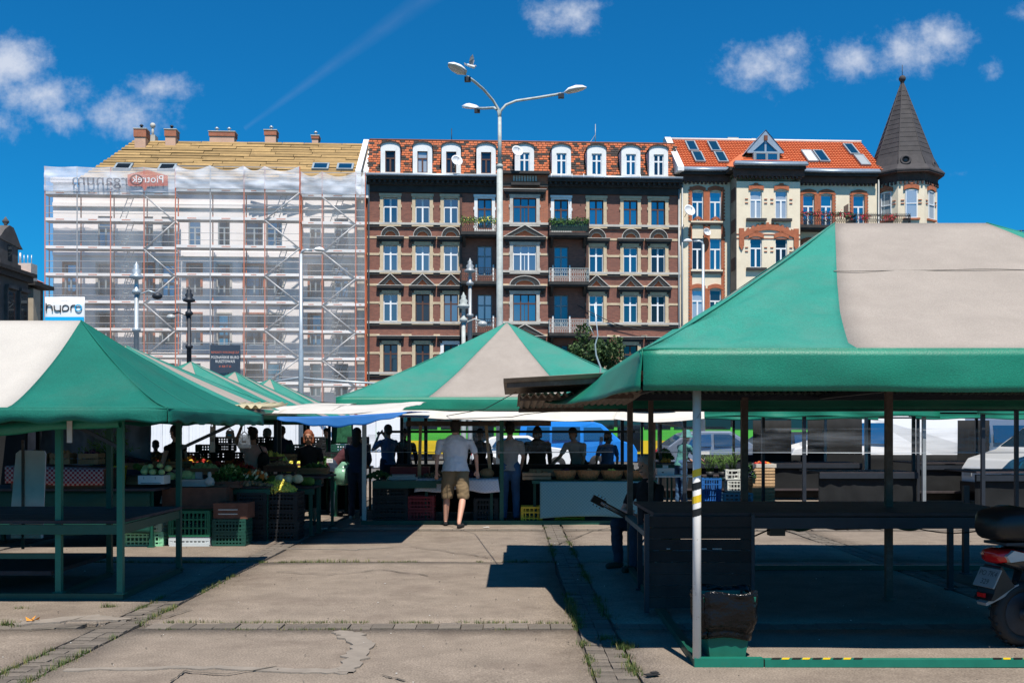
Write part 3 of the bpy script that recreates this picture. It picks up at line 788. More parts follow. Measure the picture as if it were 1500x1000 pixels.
# ------------------------------------------------------------------ brown brick tenement
def brown_house():
    root, u0 = froot('brick_tenement', 'brown brick tenement with black cornice, white dormers and stone pediments over its windows', 'building', 538)
    RP = 766
    def u(px, off=0): return U(px, off) - u0
    def z(py, off=0): return Z(py, RP, off)
    W = u(996); zc = z(284)
    cols = [572, 619, 660.5, 710, 822, 873.5, 923.5, 964]
    rows = [(292, 329), (361, 398), (432, 471.5), (505, 545)]
    bayL, bayR = u(733.5), u(802)
    PROJ = .45
    holes = []
    for c in cols:
        for ri, (a, b_) in enumerate(rows):
            zb = z(b_); zt = z(a)
            if c in (710, 822): zb = z(b_ + 6)
            holes.append((u(c) - .52, u(c) + .52, zb, zt))
    gz = z(558)
    shops = [(u(556), u(590), 0.4, 3.0), (u(610), u(640), 0.1, 3.0), (u(655), u(690), .5, 3.0), (u(815), u(850), .1, 3), (u(870), u(905), .5, 3), (u(925), u(965), .5, 3)]
    w = MB()
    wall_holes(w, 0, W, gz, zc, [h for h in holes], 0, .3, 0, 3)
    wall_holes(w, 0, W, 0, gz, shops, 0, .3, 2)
    w.box(0, W, .32, 12, 0, z(262)); 
    wm = w.obj('wall', ['brick_brown', 'brick_orange', 'sand_stone', 'brick_sooty'], root)
    # dark sooty field of the balcony recesses and right half upper band
    # projecting centre bay
    bw = MB(); bh = [(u(768) - .85, u(768) + .85, z(b_), z(a)) for a, b_ in rows]
    wall_holes(bw, bayL, bayR, z(331), z(258), bh[:1], -PROJ, .3, 1)  # top floor in brighter brick, its sunlight put into the colour
    wall_holes(bw, bayL, bayR, 0, z(331), bh[1:] + [(u(750), u(786), 0, 3)], -PROJ, .3, 0)
    for q in (bayL, bayR): bw.quad((q, -PROJ, 0), (q, 0, 0), (q, 0, z(258)), (q, -PROJ, z(258)), 0)
    bw.quad((bayL, -PROJ, z(258)), (bayR, -PROJ, z(258)), (bayR, 0, z(258)), (bayL, 0, z(258)), 0)
    bw.obj('centre_bay', ['brick_brown', 'brick_orange'], root)
    # windows
    rnd = random.Random(5)
    fr = {0: ['frame_white', 'frame_white', 'frame_white', 'frame_brown', 'frame_brown', 'frame_brown', 'frame_brown', 'frame_brown'],
          1: ['frame_white'] * 3 + ['frame_grey', 'frame_grey'] + ['frame_white'] * 3,
          2: ['frame_white', 'frame_brown', 'frame_brown', 'frame_grey', 'frame_grey', 'frame_white', 'frame_white', 'frame_white'],
          3: ['frame_brown'] * 8}
    gl = {0: ['glass_blue'] * 8, 1: ['glass_blue'] * 7 + ['glass_dark'], 2: ['glass_blue', 'glass_dark', 'glass_blue', 'glass_blue', 'glass_blue', 'glass_blue', 'glass_blue', 'glass_dark'], 3: ['glass_dark'] * 8}
    for ri, (a, b_) in enumerate(rows):
        for ci, c in enumerate(cols):
            zb, zt = z(b_), z(a)
            if c in (710, 822): zb = z(b_ + 6)
            window(root, u(c), zb, 1.04, zt - zb, fr[ri][ci], gl[ri][ci])
        window(root, u(768), z(b_), 1.7, z(a) - z(b_), 'frame_brown' if ri != 1 else 'frame_white', 'glass_blue', 'triple', y=-PROJ + .16)
    for h in shops:
        window(root, (h[0] + h[1]) / 2, h[2], h[1] - h[0], h[3] - h[2], 'frame_brown', 'glass_dark', 'triple')
    # surrounds
    def surround(hh, ww, kind, mat_):
        b = MB(); x = ww / 2; t = .24
        b.box(-x - t, -x, -.07, -.002, -.12, hh + .12); b.box(x, x + t, -.07, -.002, -.12, hh + .12)
        b.box(-x, x, -.069, -.002, hh, hh + .12)
        b.box(-x - t - .05, x + t + .05, -.12, -.002, hh + .12, hh + .3)
        for zz in (0, hh * .62): 
            b.box(-x - t - .06, -x - t, -.08, -.002, zz, zz + .2); b.box(x + t, x + t + .06, -.08, -.002, zz, zz + .2)
        b.box(-x - t - .02, x + t + .02, -.16, -.002, -.24, -.12)
        return b.mesh('window_surround', mat_)
    SM = {}
    def hood(kind, ww):
        b = MB(); x = ww / 2
        # consoles and entablature; pale cap lines on top
        b.box(-x - .10, x + .10, -.30, -.002, 0, .16); b.box(-x, x, -.20, -.002, -.16, 0)
        b.box(-x - .12, x + .12, -.34, -.002, .16, .205, 1)
        for s in (-1, 1): b.prism([(-.002, -.42), (-.002, -.16), (-.24, -.16)], s * (x - .16) - .08, s * (x - .16) + .08, axis='x')
        if kind == 'arch':
            n = 10; R1, R2 = x * .74, x * .52; hh = .66
            o = [(R1 * math.cos(math.pi * k / n), .206 + hh * math.sin(math.pi * k / n)) for k in range(n + 1)]
            i = [(R2 * math.cos(math.pi * k / n), .206 + hh * .66 * math.sin(math.pi * k / n)) for k in range(n + 1)]
            for k in range(n): 
                b.prism([o[k], o[k + 1], i[k + 1], i[k]], -.28, -.002)
                o2 = [(p[0] * 1.06, .206 + (p[1] - .206) * 1.08) for p in (o[k], o[k + 1])]
                b.prism([o2[0], o2[1], o[k + 1], o[k]], -.32, -.002, 1)
                i2 = [(p[0] * .9, .206 + (p[1] - .206) * .86) for p in (i[k], i[k + 1])]
                b.prism([i[k], i[k + 1], i2[1], i2[0]], -.22, -.002, 1)
            b.prism(i[:], -.06, -.002, 2)
        if kind == 'tri':
            hh = .80; t = .20
            for s in (-1, 1):
                b.prism([(s * x, .206), (0, .206 + hh), (0, .206 + hh - t * 1.3), (s * (x - t * 1.9), .206)], -.28, -.002)
                b.prism([(s * (x + .08), .21), (0, .206 + hh + .08), (0, .206 + hh + .0), (s * x, .206)], -.33, -.002, 1)
                b.prism([(s * (x - t * 1.9), .207), (0, .206 + hh - t * 1.3), (0, .206 + hh - t * 1.3 - .07), (s * (x - t * 2.3), .207)], -.22, -.002, 1)
            b.prism([(-x * .6, .207), (x * .6, .207), (0, .2 + hh * .6)], -.06, -.002, 2)
        return b.mesh('window_hood', ['black_stone', 'grey_stone', 'brick_red'])
    for ri, (a, b_) in enumerate(rows):
        for ci, c in enumerate(cols + [768]):
            ctr = c == 768; balc = c in (710, 822)
            if balc and ri > 0: continue
            hh = z(a) - z(b_) + (z(b_) - z(b_ + 6) if balc else 0); ww = 1.7 if ctr else 1.04; y = -PROJ if ctr else 0
            mt = 'white_plaster' if balc else ('grey_stone' if ctr else 'sand_stone')
            if ri == 3 and c == 660.5: mt = 'white_plaster'
            k = (ri, ww, mt, round(hh, 2))
            if k not in SM: SM[k] = surround(hh, ww, '', mt)
            place('window_surround', SM[k], root, (u(c), y, z(b_) - (0 if not balc else z(b_) - z(b_ + 6))))
            if ri == 0 and not ctr: continue
            kind = {0: 'flat', 1: 'tri' if ctr else 'arch', 2: 'arch' if ctr else 'tri', 3: 'flat' if not ctr else 'tri'}[ri]
            k = ('hood', kind, ctr)
            if k not in SM: SM[k] = hood(kind, 2.9 if ctr else 1.75)
            place('window_hood', SM[k], root, (u(c), y, z(a) + (.42 if not ctr else .4)))
    # string courses, broken bands
    b = MB()
    for py in (331, 400.5, 474.5, 548):
        zz = z(py)
        for x0, x1, y in ((0, u(675), 0), (u(860), W, 0), (bayL - .04, bayR + .04, -PROJ)):
            b.box(x0, x1, y - .17, y - .003, zz - .02, zz + .14, 1); b.box(x0, x1, y - .12, y - .003, zz - .20, zz - .022, 0)
    split_obj(b, 'string_course', ['black_stone', 'grey_stone'], root)
    b = MB()
    spans = [0] + [q for c in cols[:3] for q in (u(c) - .8, u(c) + .8)] + [u(675)]
    spR = [u(860)] + [q for c in cols[5:] for q in (u(c) - .8, u(c) + .8)] + [W]
    for py in (349.5, 374, 418.5, 444.5, 491.5, 517.5):
        for sp in (spans, spR):
            for k in range(0, len(sp), 2): b.box(sp[k], sp[k + 1], -.03, -.002, z(py) - .08, z(py) + .08)
        for p0, p1 in ((bayL, u(768) - 1.15), (u(768) + 1.15, bayR)): b.box(p0, p1, -PROJ - .03, -PROJ - .002, z(py) - .08, z(py) + .08)
    split_obj(b, 'stone_band', 'sand_stone', root)
    # cornice with dentils, gutter
    b = MB()
    for x0, x1 in ((0, bayL), (bayR, W)):
        b.box(x0, x1, -.12, -.003, z(284), z(274)); b.box(x0, x1, -.35, -.003, z(274), z(268)); b.box(x0, x1, -.72, -.003, z(268), z(263.5))
        x = x0 + .1
        while x < x1 - .2: b.box(x, x + .16, -.60, -.35, z(272), z(268) - .002); x += .38
    b.obj('cornice', 'black_stone', root)
    b = MB(); b.box(bayL - .1, bayR + .1, -PROJ - .5, -PROJ + .1, z(259) + .01, z(255)); b.box(bayL, bayR, -PROJ - .12, -PROJ - .003, z(276), z(273), 0)
    b.box(u(752) - .2, u(786) + .2, -PROJ - .40, -PROJ - .003, z(275) + .004, z(271), 0)
    for k in range(9): x = u(751) + k * .2; b.box(x, x + .13, -PROJ - .09, -PROJ - .003, z(268), z(260), 1)
    b.obj('bay_cornice', ['black_stone', 'grey_stone'], root)
    b = MB(); b.tube([(-.05, -.80, z(262)), (bayL, -.80, z(262))], .09, 8); b.tube([(bayR, -.80, z(262)), (W + .05, -.80, z(262))], .09, 8)
    b.box(-.05, bayL, -.74, -.1, z(263.4), z(262.4)); b.box(bayR, W, -.74, -.1, z(263.4), z(262.4))
    b.obj('gutter', 'zinc', root)
    # mansard roof: low apron, slope, tiles
    y_e, y_r = .15, 1.9; ze = z(257); zr = z(209, -1.9)
    b = MB(); b.quad((0, y_e, ze), (W, y_e, ze), (W, y_r, zr), (0, y_r, zr)); b.quad((0, y_r, zr), (W, y_r, zr), (W, 12, zr + .5), (0, 12, zr + .5))
    b.box(0, W, -.3, y_e, z(262), ze, 1); b.box(0, W, 11.8, 12, 0, zr)
    rf = b.obj('roof', ['tile_black', 'oldwall_pale'], root)
    sl = Vector((0, y_r - y_e, zr - ze)); SL = sl.length; sd = sl.normalized(); nrm = Vector((0, -sd.z, sd.y))
    t = MB(); nrow = 15; rh = SL / nrow; mrot = Matrix((Vector((1, 0, 0)), sd, -nrm * -1)).transposed()
    for r in range(nrow):
        x = -.1 + (r % 2) * .12
        while x < W:
            wd = .34
            q = noise.noise(Vector((x * .35, r * .3, 2))) ; rr = rnd.random() + q * .35
            mm = 0 if rr > .44 else (1 if rr > .28 else 2)
            lift = .028 + rnd.uniform(0, .012)
            if r > nrow - 3 and rr > .2: mm = 0
            c = Vector((x + wd / 2, y_e, ze)) + sd * (r + .55) * rh + nrm * lift
            t.cbox(c, (wd - .04, rh * .74, .035), mm, mrot)
            x += wd
    t.obj('roof_tiles', ['tile_brick', 'tile_brown', 'tile_black'], root, kind='stuff')
    b = MB(); b.tube([(0, y_r, zr + .05), (W, y_r, zr + .05)], .09, 6); b.obj('ridge', 'tile_brown', root)
    # dormers
    def dormer(full=True):
        b = MB(); x = .70; H_ = z(219, 0) - z(257.5, 0) + .05; ow, oh0, oh1 = .37, .28, H_ - .34
        b.box(-x, -ow, 0, .14, 0, H_); b.box(ow, x, 0, .14, 0, H_); b.box(-ow, ow, 0, .14, 0, oh0 - .2); b.box(-ow, ow, 0, .14, oh1, H_)
        n = 8; out = [(x * math.cos(math.pi * k / n), H_ + .30 * math.sin(math.pi * k / n)) for k in range(n + 1)]
        b.prism(out, 0, .14)
        b.box(-x - .0, -x + .12, .14, 2.0, 0, H_); b.box(x - .12, x, .14, 2.0, 0, H_)
        o2 = [((x + .07) * math.cos(math.pi * k / n), H_ + .02 + .36 * math.sin(math.pi * k / n)) for k in range(n + 1)]
        for k in range(n):
            b.quad((o2[k][0], -.08, o2[k][1]), (o2[k + 1][0], -.08, o2[k + 1][1]), (o2[k + 1][0], 2.2, o2[k + 1][1]), (o2[k][0], 2.2, o2[k][1]), 1)
            b.quad((o2[k][0], -.08, o2[k][1]), (o2[k + 1][0], -.08, o2[k + 1][1]), (out[k + 1][0], -.08, out[k + 1][1] - .02), (out[k][0], -.08, out[k][1] - .02), 1)
        b.box(-x - .04, x + .04, -.1, .0, -.1, 0)
        return b.mesh('dormer', ['white_plaster', 'black_stone']), oh0 - .2, oh1
    dm, a0, a1 = dormer()
    kinds = ['frame_brown', 'frame_brown', 'frame_brown', 'frame_brown', 'frame_white', 'frame_white', 'frame_white', 'frame_white', 'frame_white']
    gls = ['glass_dark', 'glass_curtain', 'glass_dark', 'glass_dark', 'glass_blue', 'glass_blue', 'glass_blue', 'glass_blue', 'glass_dark']
    for i, c in enumerate([572, 619, 661, 712, 768, 822, 873.5, 923.5, 964]):
        d = place('dormer', dm, root, (u(c), -.22, z(257.5)))
        window(d, 0, a0, .74, a1 - a0, kinds[i], gls[i], 'tee' if i < 4 else 'cross', y=.08)
    # balconies
    for (p0, p1, c) in ((675, 733, 710), (802.5, 860, 822)):
        for i, py in enumerate((343, 414, 488)):
            left = c == 710
            x1 = u(p1) if not left else bayL - .03; x0 = u(p0) if left else bayR + .03
            fl = None; pn = None
            if left and i == 0: fl = ('leaf_lt', 'lemon', .8)
            if not left and i == 0: fl = ('leaf', 'leaf_lt', .7); pn = 'pl_dkgreen'
            balcony(root, x0, x1, z(py + 1), 0, 1.15, 'iron' if i == 0 or left else 'iron_pale', pn, fl, hgt=.95)
            if i: 
                pb = MB()
                for q in (-.66, .58): pb.box(u(c) + q, u(c) + q + .1, -.05, -.003, z(py), z(py) + 1.3)
                pb.obj('door_surround', 'white_plaster', root)
    sd_ = MB()
    sd_.box(u(675) - .08, u(675) + .1, -.16, -.003, gz, z(286)); sd_.box(u(860) - .1, u(860) + .1, -.16, -.003, gz, z(331)); sd_.obj('pilaster', 'brick_sooty', root)
    # downpipes, antennas, dishes
    b = MB(); b.tube([(.12, -.14, 3), (.12, -.14, z(275)), (.12, -.6, z(264))], .06, 8); b.tube([(W - .1, -.14, 3), (W - .1, -.14, z(275))], .06, 8); split_obj(b, 'downpipe', 'grey_metal', root)
    b = MB(); b.tube([(u(661), 3, zr), (u(661), 3, zr + 1.3)], .03, 5); b.obj('antenna', 'iron', root)
    b = MB(); b.tube([(u(880), 3, zr), (u(880), 3, zr + 1.8)], .03, 5); b.tube([(u(868), 2, zr), (u(880), 3, zr + 1)], .02, 5); b.obj('antenna', 'grey_metal', root)
    dish(root, u(668), -.8, z(239, .8), .42, 'dish'); dish(root, u(755), -1.2, z(224, 1.2), .42)
    # cable drooping along the right half, snow hooks on the eaves
    b = MB(); b.tube([(u(845), -.25, z(447)), (u(870), -.25, z(460)), (u(900), -.25, z(474)), (u(935), -.25, z(482)), (u(990), -.25, z(486))], .03, 5); b.obj('cable', 'iron', root)
    b = MB()
    for px in (806, 820, 836, 853, 868, 883, 935): b.tube([(u(px), -.85, z(258)), (u(px), -.92, z(264))], .03, 5)
    split_obj(b, 'gutter_bracket', 'white_paint', root)
brown_house()

# ------------------------------------------------------------------ cream corner house with tower
def arch_band(b, cx, z0, w, rise, t, y0, y1, m=0, n=8, teeth=0):
    """segmental brick arch over width w"""
    for k in range(n):
        a, c = k / n, (k + 1) / n
        def P(s, e): return (cx - w / 2 - (e if s in (0,) else 0) * 0 + w * s, z0 + rise * math.sin(math.pi * s) + e)
        b.prism([P(a, 0), P(c, 0), P(c, t), P(a, t)], y0, y1, m)
        if teeth and k % 2 == 0: b.prism([P(a, t), P(c, t), P(c, t + teeth), P(a, t + teeth)], y0 + .002, y1, m)
def toothed(b, x, z0, z1, side, y0, y1, w=.18, m=0):
    b.box(min(x, x + side * w), max(x, x + side * w), y0, y1, z0, z1, m)
    zz = z0 + .05
    while zz < z1 - .1:
        a, c = x + side * w, x + side * (w + .09); b.box(min(a, c), max(a, c), y0 + .002, y1, zz, zz + .12, m); zz += .24
def cream_house():
    root, u0 = froot('cream_corner_house', 'cream rendered corner house with orange tiled roof, brick window arches and slate spire', 'building', 996)
    RP = 1120
    def u(px, off=0): return U(px, off) - u0
    def z(py, off=0): return Z(py, RP, off)
    uA, uB0, uB1, uC = u(1070), u(1079, 1.8), u(1172, 1.8), u(1288)
    ztop = z(266)
    PB = 1.8
    hw = .43
    A = [1022, 1048]; Bw = [1107.5, 1144.5]; C = [1184.5, 1210.5, 1258]
    rowsA = [(282, 325), (350, 396), (425, 473), (500, 545)]
    rowsB = [(279, 320), (349, 392), (424, 466), (500, 542)]
    rowsC = [(285, 333), (356, 404), (430, 476), (505, 548)]
    w = MB()
    hA = [(u(c) - hw, u(c) + hw, z(b), z(a)) for c in A for a, b in rowsA]
    hC = [(u(c) - hw, u(c) + hw, z(b), z(a)) for c in C for a, b in rowsC]
    wall_holes(w, 0, uA + 1, 0, ztop, hA, 0, .25); wall_holes(w, uA + 1, uC, 0, ztop, hC, 0, .25)
    w.box(0, uC, .3, 12, 0, z(252))
    w.obj('wall', 'cream', root)
    w = MB(); hB = [(u(c, PB) - hw, u(c, PB) + hw, z(b, PB), z(a, PB)) for c in Bw for a, b in rowsB]
    wall_holes(w, uB0, uB1, 0, z(266, PB), hB, -PB, .25, 0)
    w.quad((uB0, -PB, 0), (uB0, 0, 0), (uB0, 0, ztop), (uB0, -PB, ztop), 1); w.quad((uB1, -PB, 0), (uB1, 0, 0), (uB1, 0, ztop), (uB1, -PB, ztop), 0)  # left side in a darker cream, its shade put into the colour
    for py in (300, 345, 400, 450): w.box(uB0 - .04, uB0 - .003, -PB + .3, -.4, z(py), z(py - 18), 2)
    w.obj('projecting_bay', ['cream', 'cream_shaded', 'brick_sooty'], root)
    gls = ['glass_blue', 'glass_dark', 'glass_curtain', 'glass_dark']
    k = 0
    for cs, rows, off in ((A, rowsA, 0), (Bw, rowsB, PB), (C, rowsC, 0)):
        for ci, c in enumerate(cs):
            for ri, (a, b) in enumerate(rows):
                zb, zt = z(b, off), z(a, off)
                g = gls[(ri * 3 + ci + (1 if off else 0)) % 4] if ri else ('glass_blue' if off == 0 else 'glass_curtain')
                window(root, u(c, off), zb, hw * 2, zt - zb, 'frame_white', g, 'tee', y=-off + .12)
    # brick dressings
    b = MB(); r = 'x'
    for ri, (a, bt) in enumerate(rowsA):
        zb, zt = z(bt), z(a); xl, xr, xm0, xm1 = u(1022) - hw, u(1048) + hw, u(1022) + hw, u(1048) - hw
        if ri == 1 or ri == 2:
            toothed(b, xl, z(rowsA[2][1]) if ri == 2 else zb, zt + (.9 if ri == 1 else 1.6), -1, -.06, -.003); toothed(b, xr, z(rowsA[2][1]) if ri == 2 else zb, zt + (.9 if ri == 1 else 1.6), 1, -.06, -.003)
        if ri in (0, 3):
            toothed(b, xl, zb, zt + .35, -1, -.06, -.003); toothed(b, xr, zb, zt + .35, 1, -.06, -.003)
        b.box(xm0, xm1, -.06, -.003, zb, zt + (.9 if ri == 1 else .1))
        for c in A:
            if ri == 1:   # pointed arches with cream infill
                for s in (-1, 1):
                    n = 6; pts = []
                    for q in range(n + 1):
                        t = q / n; pts.append((u(c) + s * (hw + .1) * (1 - t ** 2.0), zt + .15 + 1.25 * math.sin(t * math.pi / 2) ** 1.0 * (t ** .15)))
                    for q in range(n):
                        p0, p1 = pts[q], pts[q + 1]; b.prism([p0, p1, (p1[0] + s * .02, p1[1] + .24), (p0[0] + s * .2, p0[1] + .05)], -.08, -.003)
            else:
                arch_band(b, u(c), zt - .02, hw * 2 + .3, .16, .30, -.08, -.003, n=8)
        b.box(xl - .1, xr + .1, -.16, -.003, zb - .26, zb - .12, 1); b.box(xl - .1, xr + .1, -.13, -.003, zb - .12, zb, 2)
    b.obj('brick_dressing', ['brick_red', 'black_stone', 'cream'], root, kind='stuff')
    b = MB()
    for ri, (a, bt) in enumerate(rowsB):
        for c in Bw:
            zb, zt = z(bt, PB), z(a, PB); uc = u(c, PB)
            arch_band(b, uc, zt - .02, hw * 2 + .24, .14, .32, -PB - .08, -PB - .003, n=8)
            b.box(uc - .14, uc + .14, -PB - .09, -PB - .003, zt + .40, zt + .52)
            for s in (-1, 1):
                for dz in (-.14, .14): x = uc + s * (hw + .16); b.box(min(x, x + s * .22), max(x, x + s * .22), -PB - .05, -PB - .003, zb + (zt - zb) * .6 + dz, zb + (zt - zb) * .6 + dz + .06)
            b.box(uc - hw - .3, uc + hw + .3, -PB - .22, -PB - .003, zb - .22, zb - .02, 1)
    z0 = z(343, PB); xl, xr = u(1086, PB), u(1166, PB)
    arch_band(b, (xl + xr) / 2, z0 - .35, xr - xl, .65, .42, -PB - .09, -PB - .003, n=22, teeth=.12)
    for x in (xl, xr): b.prism([(x - .18, z0 + .4), (x + .18, z0 + .4), (x + .18, z0 - .85), (x, z0 - 1.2), (x - .18, z0 - .85)], -PB - .10, -PB - .003)
    for py in (344, 350): b.box(uB0, uB1, -PB - .04, -PB - .003, z(py, PB), z(py, PB) + .06)
    b.obj('brick_dressing', ['brick_red', 'black_stone'], root, kind='stuff')
    b = MB()
    for ri, (a, bt) in enumerate(rowsC):
        for ci, c in enumerate(C):
            zb, zt = z(bt), z(a); uc = u(c)
            arch_band(b, uc, zt - .02, hw * 2 + .3, .16, .30, -.08, -.003)
            if ci != 1: toothed(b, uc - hw, zb, zt + .3, -1, -.06, -.003)
            if ci != 0: toothed(b, uc + hw, zb, zt + .3, 1, -.06, -.003)
        b.box(u(1184.5) + hw, u(1210.5) - hw, -.06, -.003, z(bt), z(a) + .1)
    b.obj('brick_dressing', 'brick_red', root, kind='stuff')
    # eaves: dentilled brick frieze and zinc gutter
    b = MB(); g = MB(); PE = .55
    def eave(x0, x1, y, side=False):
        b.box(x0, x1, y - .25, y - .003, z(268), z(259), 0); b.box(x0, x1, y - PE, y - .003, z(259), z(254), 1)
        x = x0 + .05
        while x < x1 - .15: b.box(x, x + .13, y - .24, y - .003, z(271), z(268) - .002, 0); x += .3
        g.box(x0 - .05, x1 + .05, y - PE - .16, y - .2, z(254) + .003, z(249))
        g.tube([(x0 - .1, y - PE - .12, z(253)), (x1 + .1, y - PE - .12, z(253))], .12, 8)
    eave(.0, uA - .1, 0); eave(uB0 - .25, uB1 + .25, -PB); eave(uB1 + .3, uC - .3, 0)
    b.box(uB0 - .5, uB0 - .01, -PB, -.1, z(259), z(254), 1)
    b.obj('cornice', ['brick_sooty', 'black_stone'], root); g.obj('gutter', 'zinc', root)
    # roof with pantile rows
    y0, y1 = -.35, 4.0; ze, zr = z(249.5), z(207.5, -4)
    def slope_pt(x, t, lift=0): return Vector((x, y0 + (y1 - y0) * t, ze + (zr - ze) * t)) + Vector((0, -(zr - ze), (y1 - y0))).normalized() * lift
    def tiles(xa, xb, cond=None):
        b = MB(); nr = 16; nx = int((xb - xa) / .075)
        for r in range(nr):
            def fn(s, v, r=r):
                x = xa + (xb - xa) * s; return slope_pt(x, (r + v) / nr, .10 - .09 * v + .022 * math.cos(s * nx * math.pi / 1.5))
            b.grid(fn, nx, 1, 0, sm=False)
            if r: b.grid(lambda s, v, r=r: slope_pt(xa + (xb - xa) * s, r / nr, .10 * (v) + .022 * math.cos(s * nx * math.pi / 1.5) + .01 * (1 - v)), nx, 1, 0, sm=False)
        return b
    xR = uC + .2
    b = tiles(0, xR); b.quad((0, y0, ze), (xR, y0, ze), (xR, y1, zr), (0, y1, zr)); b.quad((0, y1, zr), (xR, y1, zr), (xR, 8, ze), (0, 8, ze)); b.prism([(y0, ze), (y1, zr), (8, ze)], -.01, 0, axis='x')
    rf = b.obj('roof', 'roof_red', root)
    b = MB(); b.tube([(0, y1, zr + .08), (xR, y1, zr + .08)], .12, 8); b.obj('ridge', 'ridge_pale', root)
    # firewall parapets towards the brown house
    b = MB(); b.prism([(-.9, z(256)), (-.9, z(250)), (3.9, z(203, -3.9)), (4.6, z(203, -3.9)), (4.6, z(256))], -.35, .12, axis='x'); b.obj('parapet', 'white_plaster', root)
    # bay roof: hipped piece, with triangular dormer
    bx0, bx1 = uB0 - .3, uB1 + .3; by = -PB - .45; zb_ = z(249, PB); cx = (bx0 + bx1) / 2
    apex = (u(1121, 0), 1.9, z(212, -1.9)); 
    b = MB(); b.add([(bx0, by, zb_), (bx1, by, zb_), apex, (bx0 + .0, 1.0, zb_ + 1.1), (bx1, 1.0, zb_ + 1.1)], [(0, 1, 2), (0, 2, 3), (1, 4, 2)])
    nr = 11
    for r in range(nr):
        t0, t1 = r / nr, (r + 1) / nr
        def q(s, t, l): 
            a = Vector((bx0, by, zb_)).lerp(Vector(apex), t); c = Vector((bx1, by, zb_)).lerp(Vector(apex), t); return a.lerp(c, s) + Vector((0, -.7, .7)) * l
        b.quad(q(0, t0, .12), q(1, t0, .12), q(1, t1, .02), q(0, t1, .02)); b.quad(q(0, t0, .0), q(1, t0, 0), q(1, t0, .12), q(0, t0, .12))
    b.obj('bay_roof', 'roof_red', root)
    yd = -.9; ax, az = u(1121.5, .9), z(191, .9); bz = z(222, .9); bw = 1.35
    d = MB(); 
    for s in (-1, 1):
        d.prism([(ax, az), (ax + s * (bw), bz), (ax + s * (bw - .42), bz), (ax, az - .72)], yd, yd + .14, 0)
        d.quad((ax, yd - .05, az + .04), (ax + s * (bw + .05), yd - .05, bz), (ax + s * (bw + .05), 3.2, bz), (ax, 3.2, az + .04), 0)
    d.box(ax - .07, ax + .07, yd + .02, yd + .1, bz, az - .5, 0); d.box(ax - bw, ax + bw, yd - .02, yd + .14, bz - .12, bz, 0); d.box(ax - .75, ax + .75, yd + .2, yd + .3, bz, az - .7, 2)
    d.quad((ax - .9, yd + .09, bz), (ax + .9, yd + .09, bz), (ax + .02, yd + .09, az - .6), (ax - .02, yd + .09, az - .6), 1)
    d.box(ax - .12, ax + .12, yd - .12, yd - .0, az - .75, az - .4, 2)
    dd = d.obj('triangular_dormer', ['zinc', 'glass_blue', 'tile_brown'], root)
    window(dd, ax - .42, z(239, .9), .82, z(225, .9) - z(239, .9), 'frame_grey', 'glass_blue', 'plain', y=yd - .25); window(dd, ax + .44, z(239, .9), .82, z(225, .9) - z(239, .9), 'frame_grey', 'glass_blue', 'plain', y=yd - .25)
    mm = MB(); mm.box(ax - .95, ax + .97, yd - .20, yd + .1, z(240, .9), z(224, .9)); mm.obj('dormer_base', 'frame_grey', root)
    # skylights
    sl = math.atan2(zr - ze, y1 - y0)
    def skylight(px, t0, t1, wd, gm):
        c = (slope_pt(u(px, -2), (t0 + t1) / 2, .16)); L_ = (t1 - t0) * math.hypot(y1 - y0, zr - ze)
        b = MB(); f = .09
        b.box(-wd / 2, wd / 2, -L_ / 2, -L_ / 2 + f, -.06, .06); b.box(-wd / 2, wd / 2, L_ / 2 - f, L_ / 2, -.06, .06)
        b.box(-wd / 2, -wd / 2 + f, -L_ / 2 + f, L_ / 2 - f, -.06, .058); b.box(wd / 2 - f, wd / 2, -L_ / 2 + f, L_ / 2 - f, -.06, .058)
        o = b.obj('skylight', 'frame_grey', root, c, (sl, 0, 0))
        MB().quad((-wd / 2 + f, -L_ / 2 + f, .03), (wd / 2 - f, -L_ / 2 + f, .03), (wd / 2 - f, L_ / 2 - f, .03), (-wd / 2 + f, L_ / 2 - f, .03)).obj('pane', gm, o)
    for px in (1017.5, 1050.5): skylight(px - 1, .55, .90, .78, 'glass_blue'); skylight(px + 1, .16, .51, .78, 'glass_blue')
    skylight(1182, .22, .62, .8, 'frame_white'); skylight(1199, .22, .62, .8, 'glass_blue')
    skylight(1251, .5, .88, .75, 'glass_blue'); skylight(1254.5, .12, .48, .75, 'glass_curtain')
    b = MB(); b.box(u(1067, -4), u(1083, -4), 4.2, 5, zr - .4, zr + .35); b.box(u(1102, -4), u(1108, -4), 4.2, 5, zr - .4, zr + .3); b.obj('chimney', 'grey_stone', root)
    # balcony with geraniums across C
    balcony(root, uB1 + .02, u(1240), z(333), 0, 1.2, 'iron', None, ('leaf', 'flower_red', .5), hgt=.9)
    b = MB(); b.quad((u(1228), -1.1, z(322)), (u(1236), -.9, z(318)), (u(1236), -.9, z(301)), (u(1228), -1.1, z(306))); b.obj('balcony_screen', 'rust_paint', root, thick=.04)
    bl = balcony(root, u(1243), u(1322), z(333), -.1, 1.3, 'iron', None, None, hgt=.7)
    for px in (1265, 1296, 1305):
        fb = MB(); rnd = random.Random(px)
        for _ in range(160):
            a = rnd.uniform(0, 6.28); q = Vector((rnd.gauss(0, .16), rnd.gauss(0, .1), rnd.gauss(0, .1))); s_ = .08
            fb.add([q, q + Vector((s_ * math.cos(a), 0, s_ * math.sin(a))), q + Vector((s_ * math.cos(a + 1.2), -.04, s_ * math.sin(a + 1.2)))], [(0, 1, 2)], 0 if rnd.random() < .45 else 1)
        fb.obj('flowers', ['leaf', 'flower_red'], root, (u(px, 1.2), -1.4, z(317.5, 1.2)), kind='stuff')
    dish(root, u(1007.5, .6), -.7, z(312, .6), .44)
    dish(root, u(1033, .2), -.3, z(344), .3)
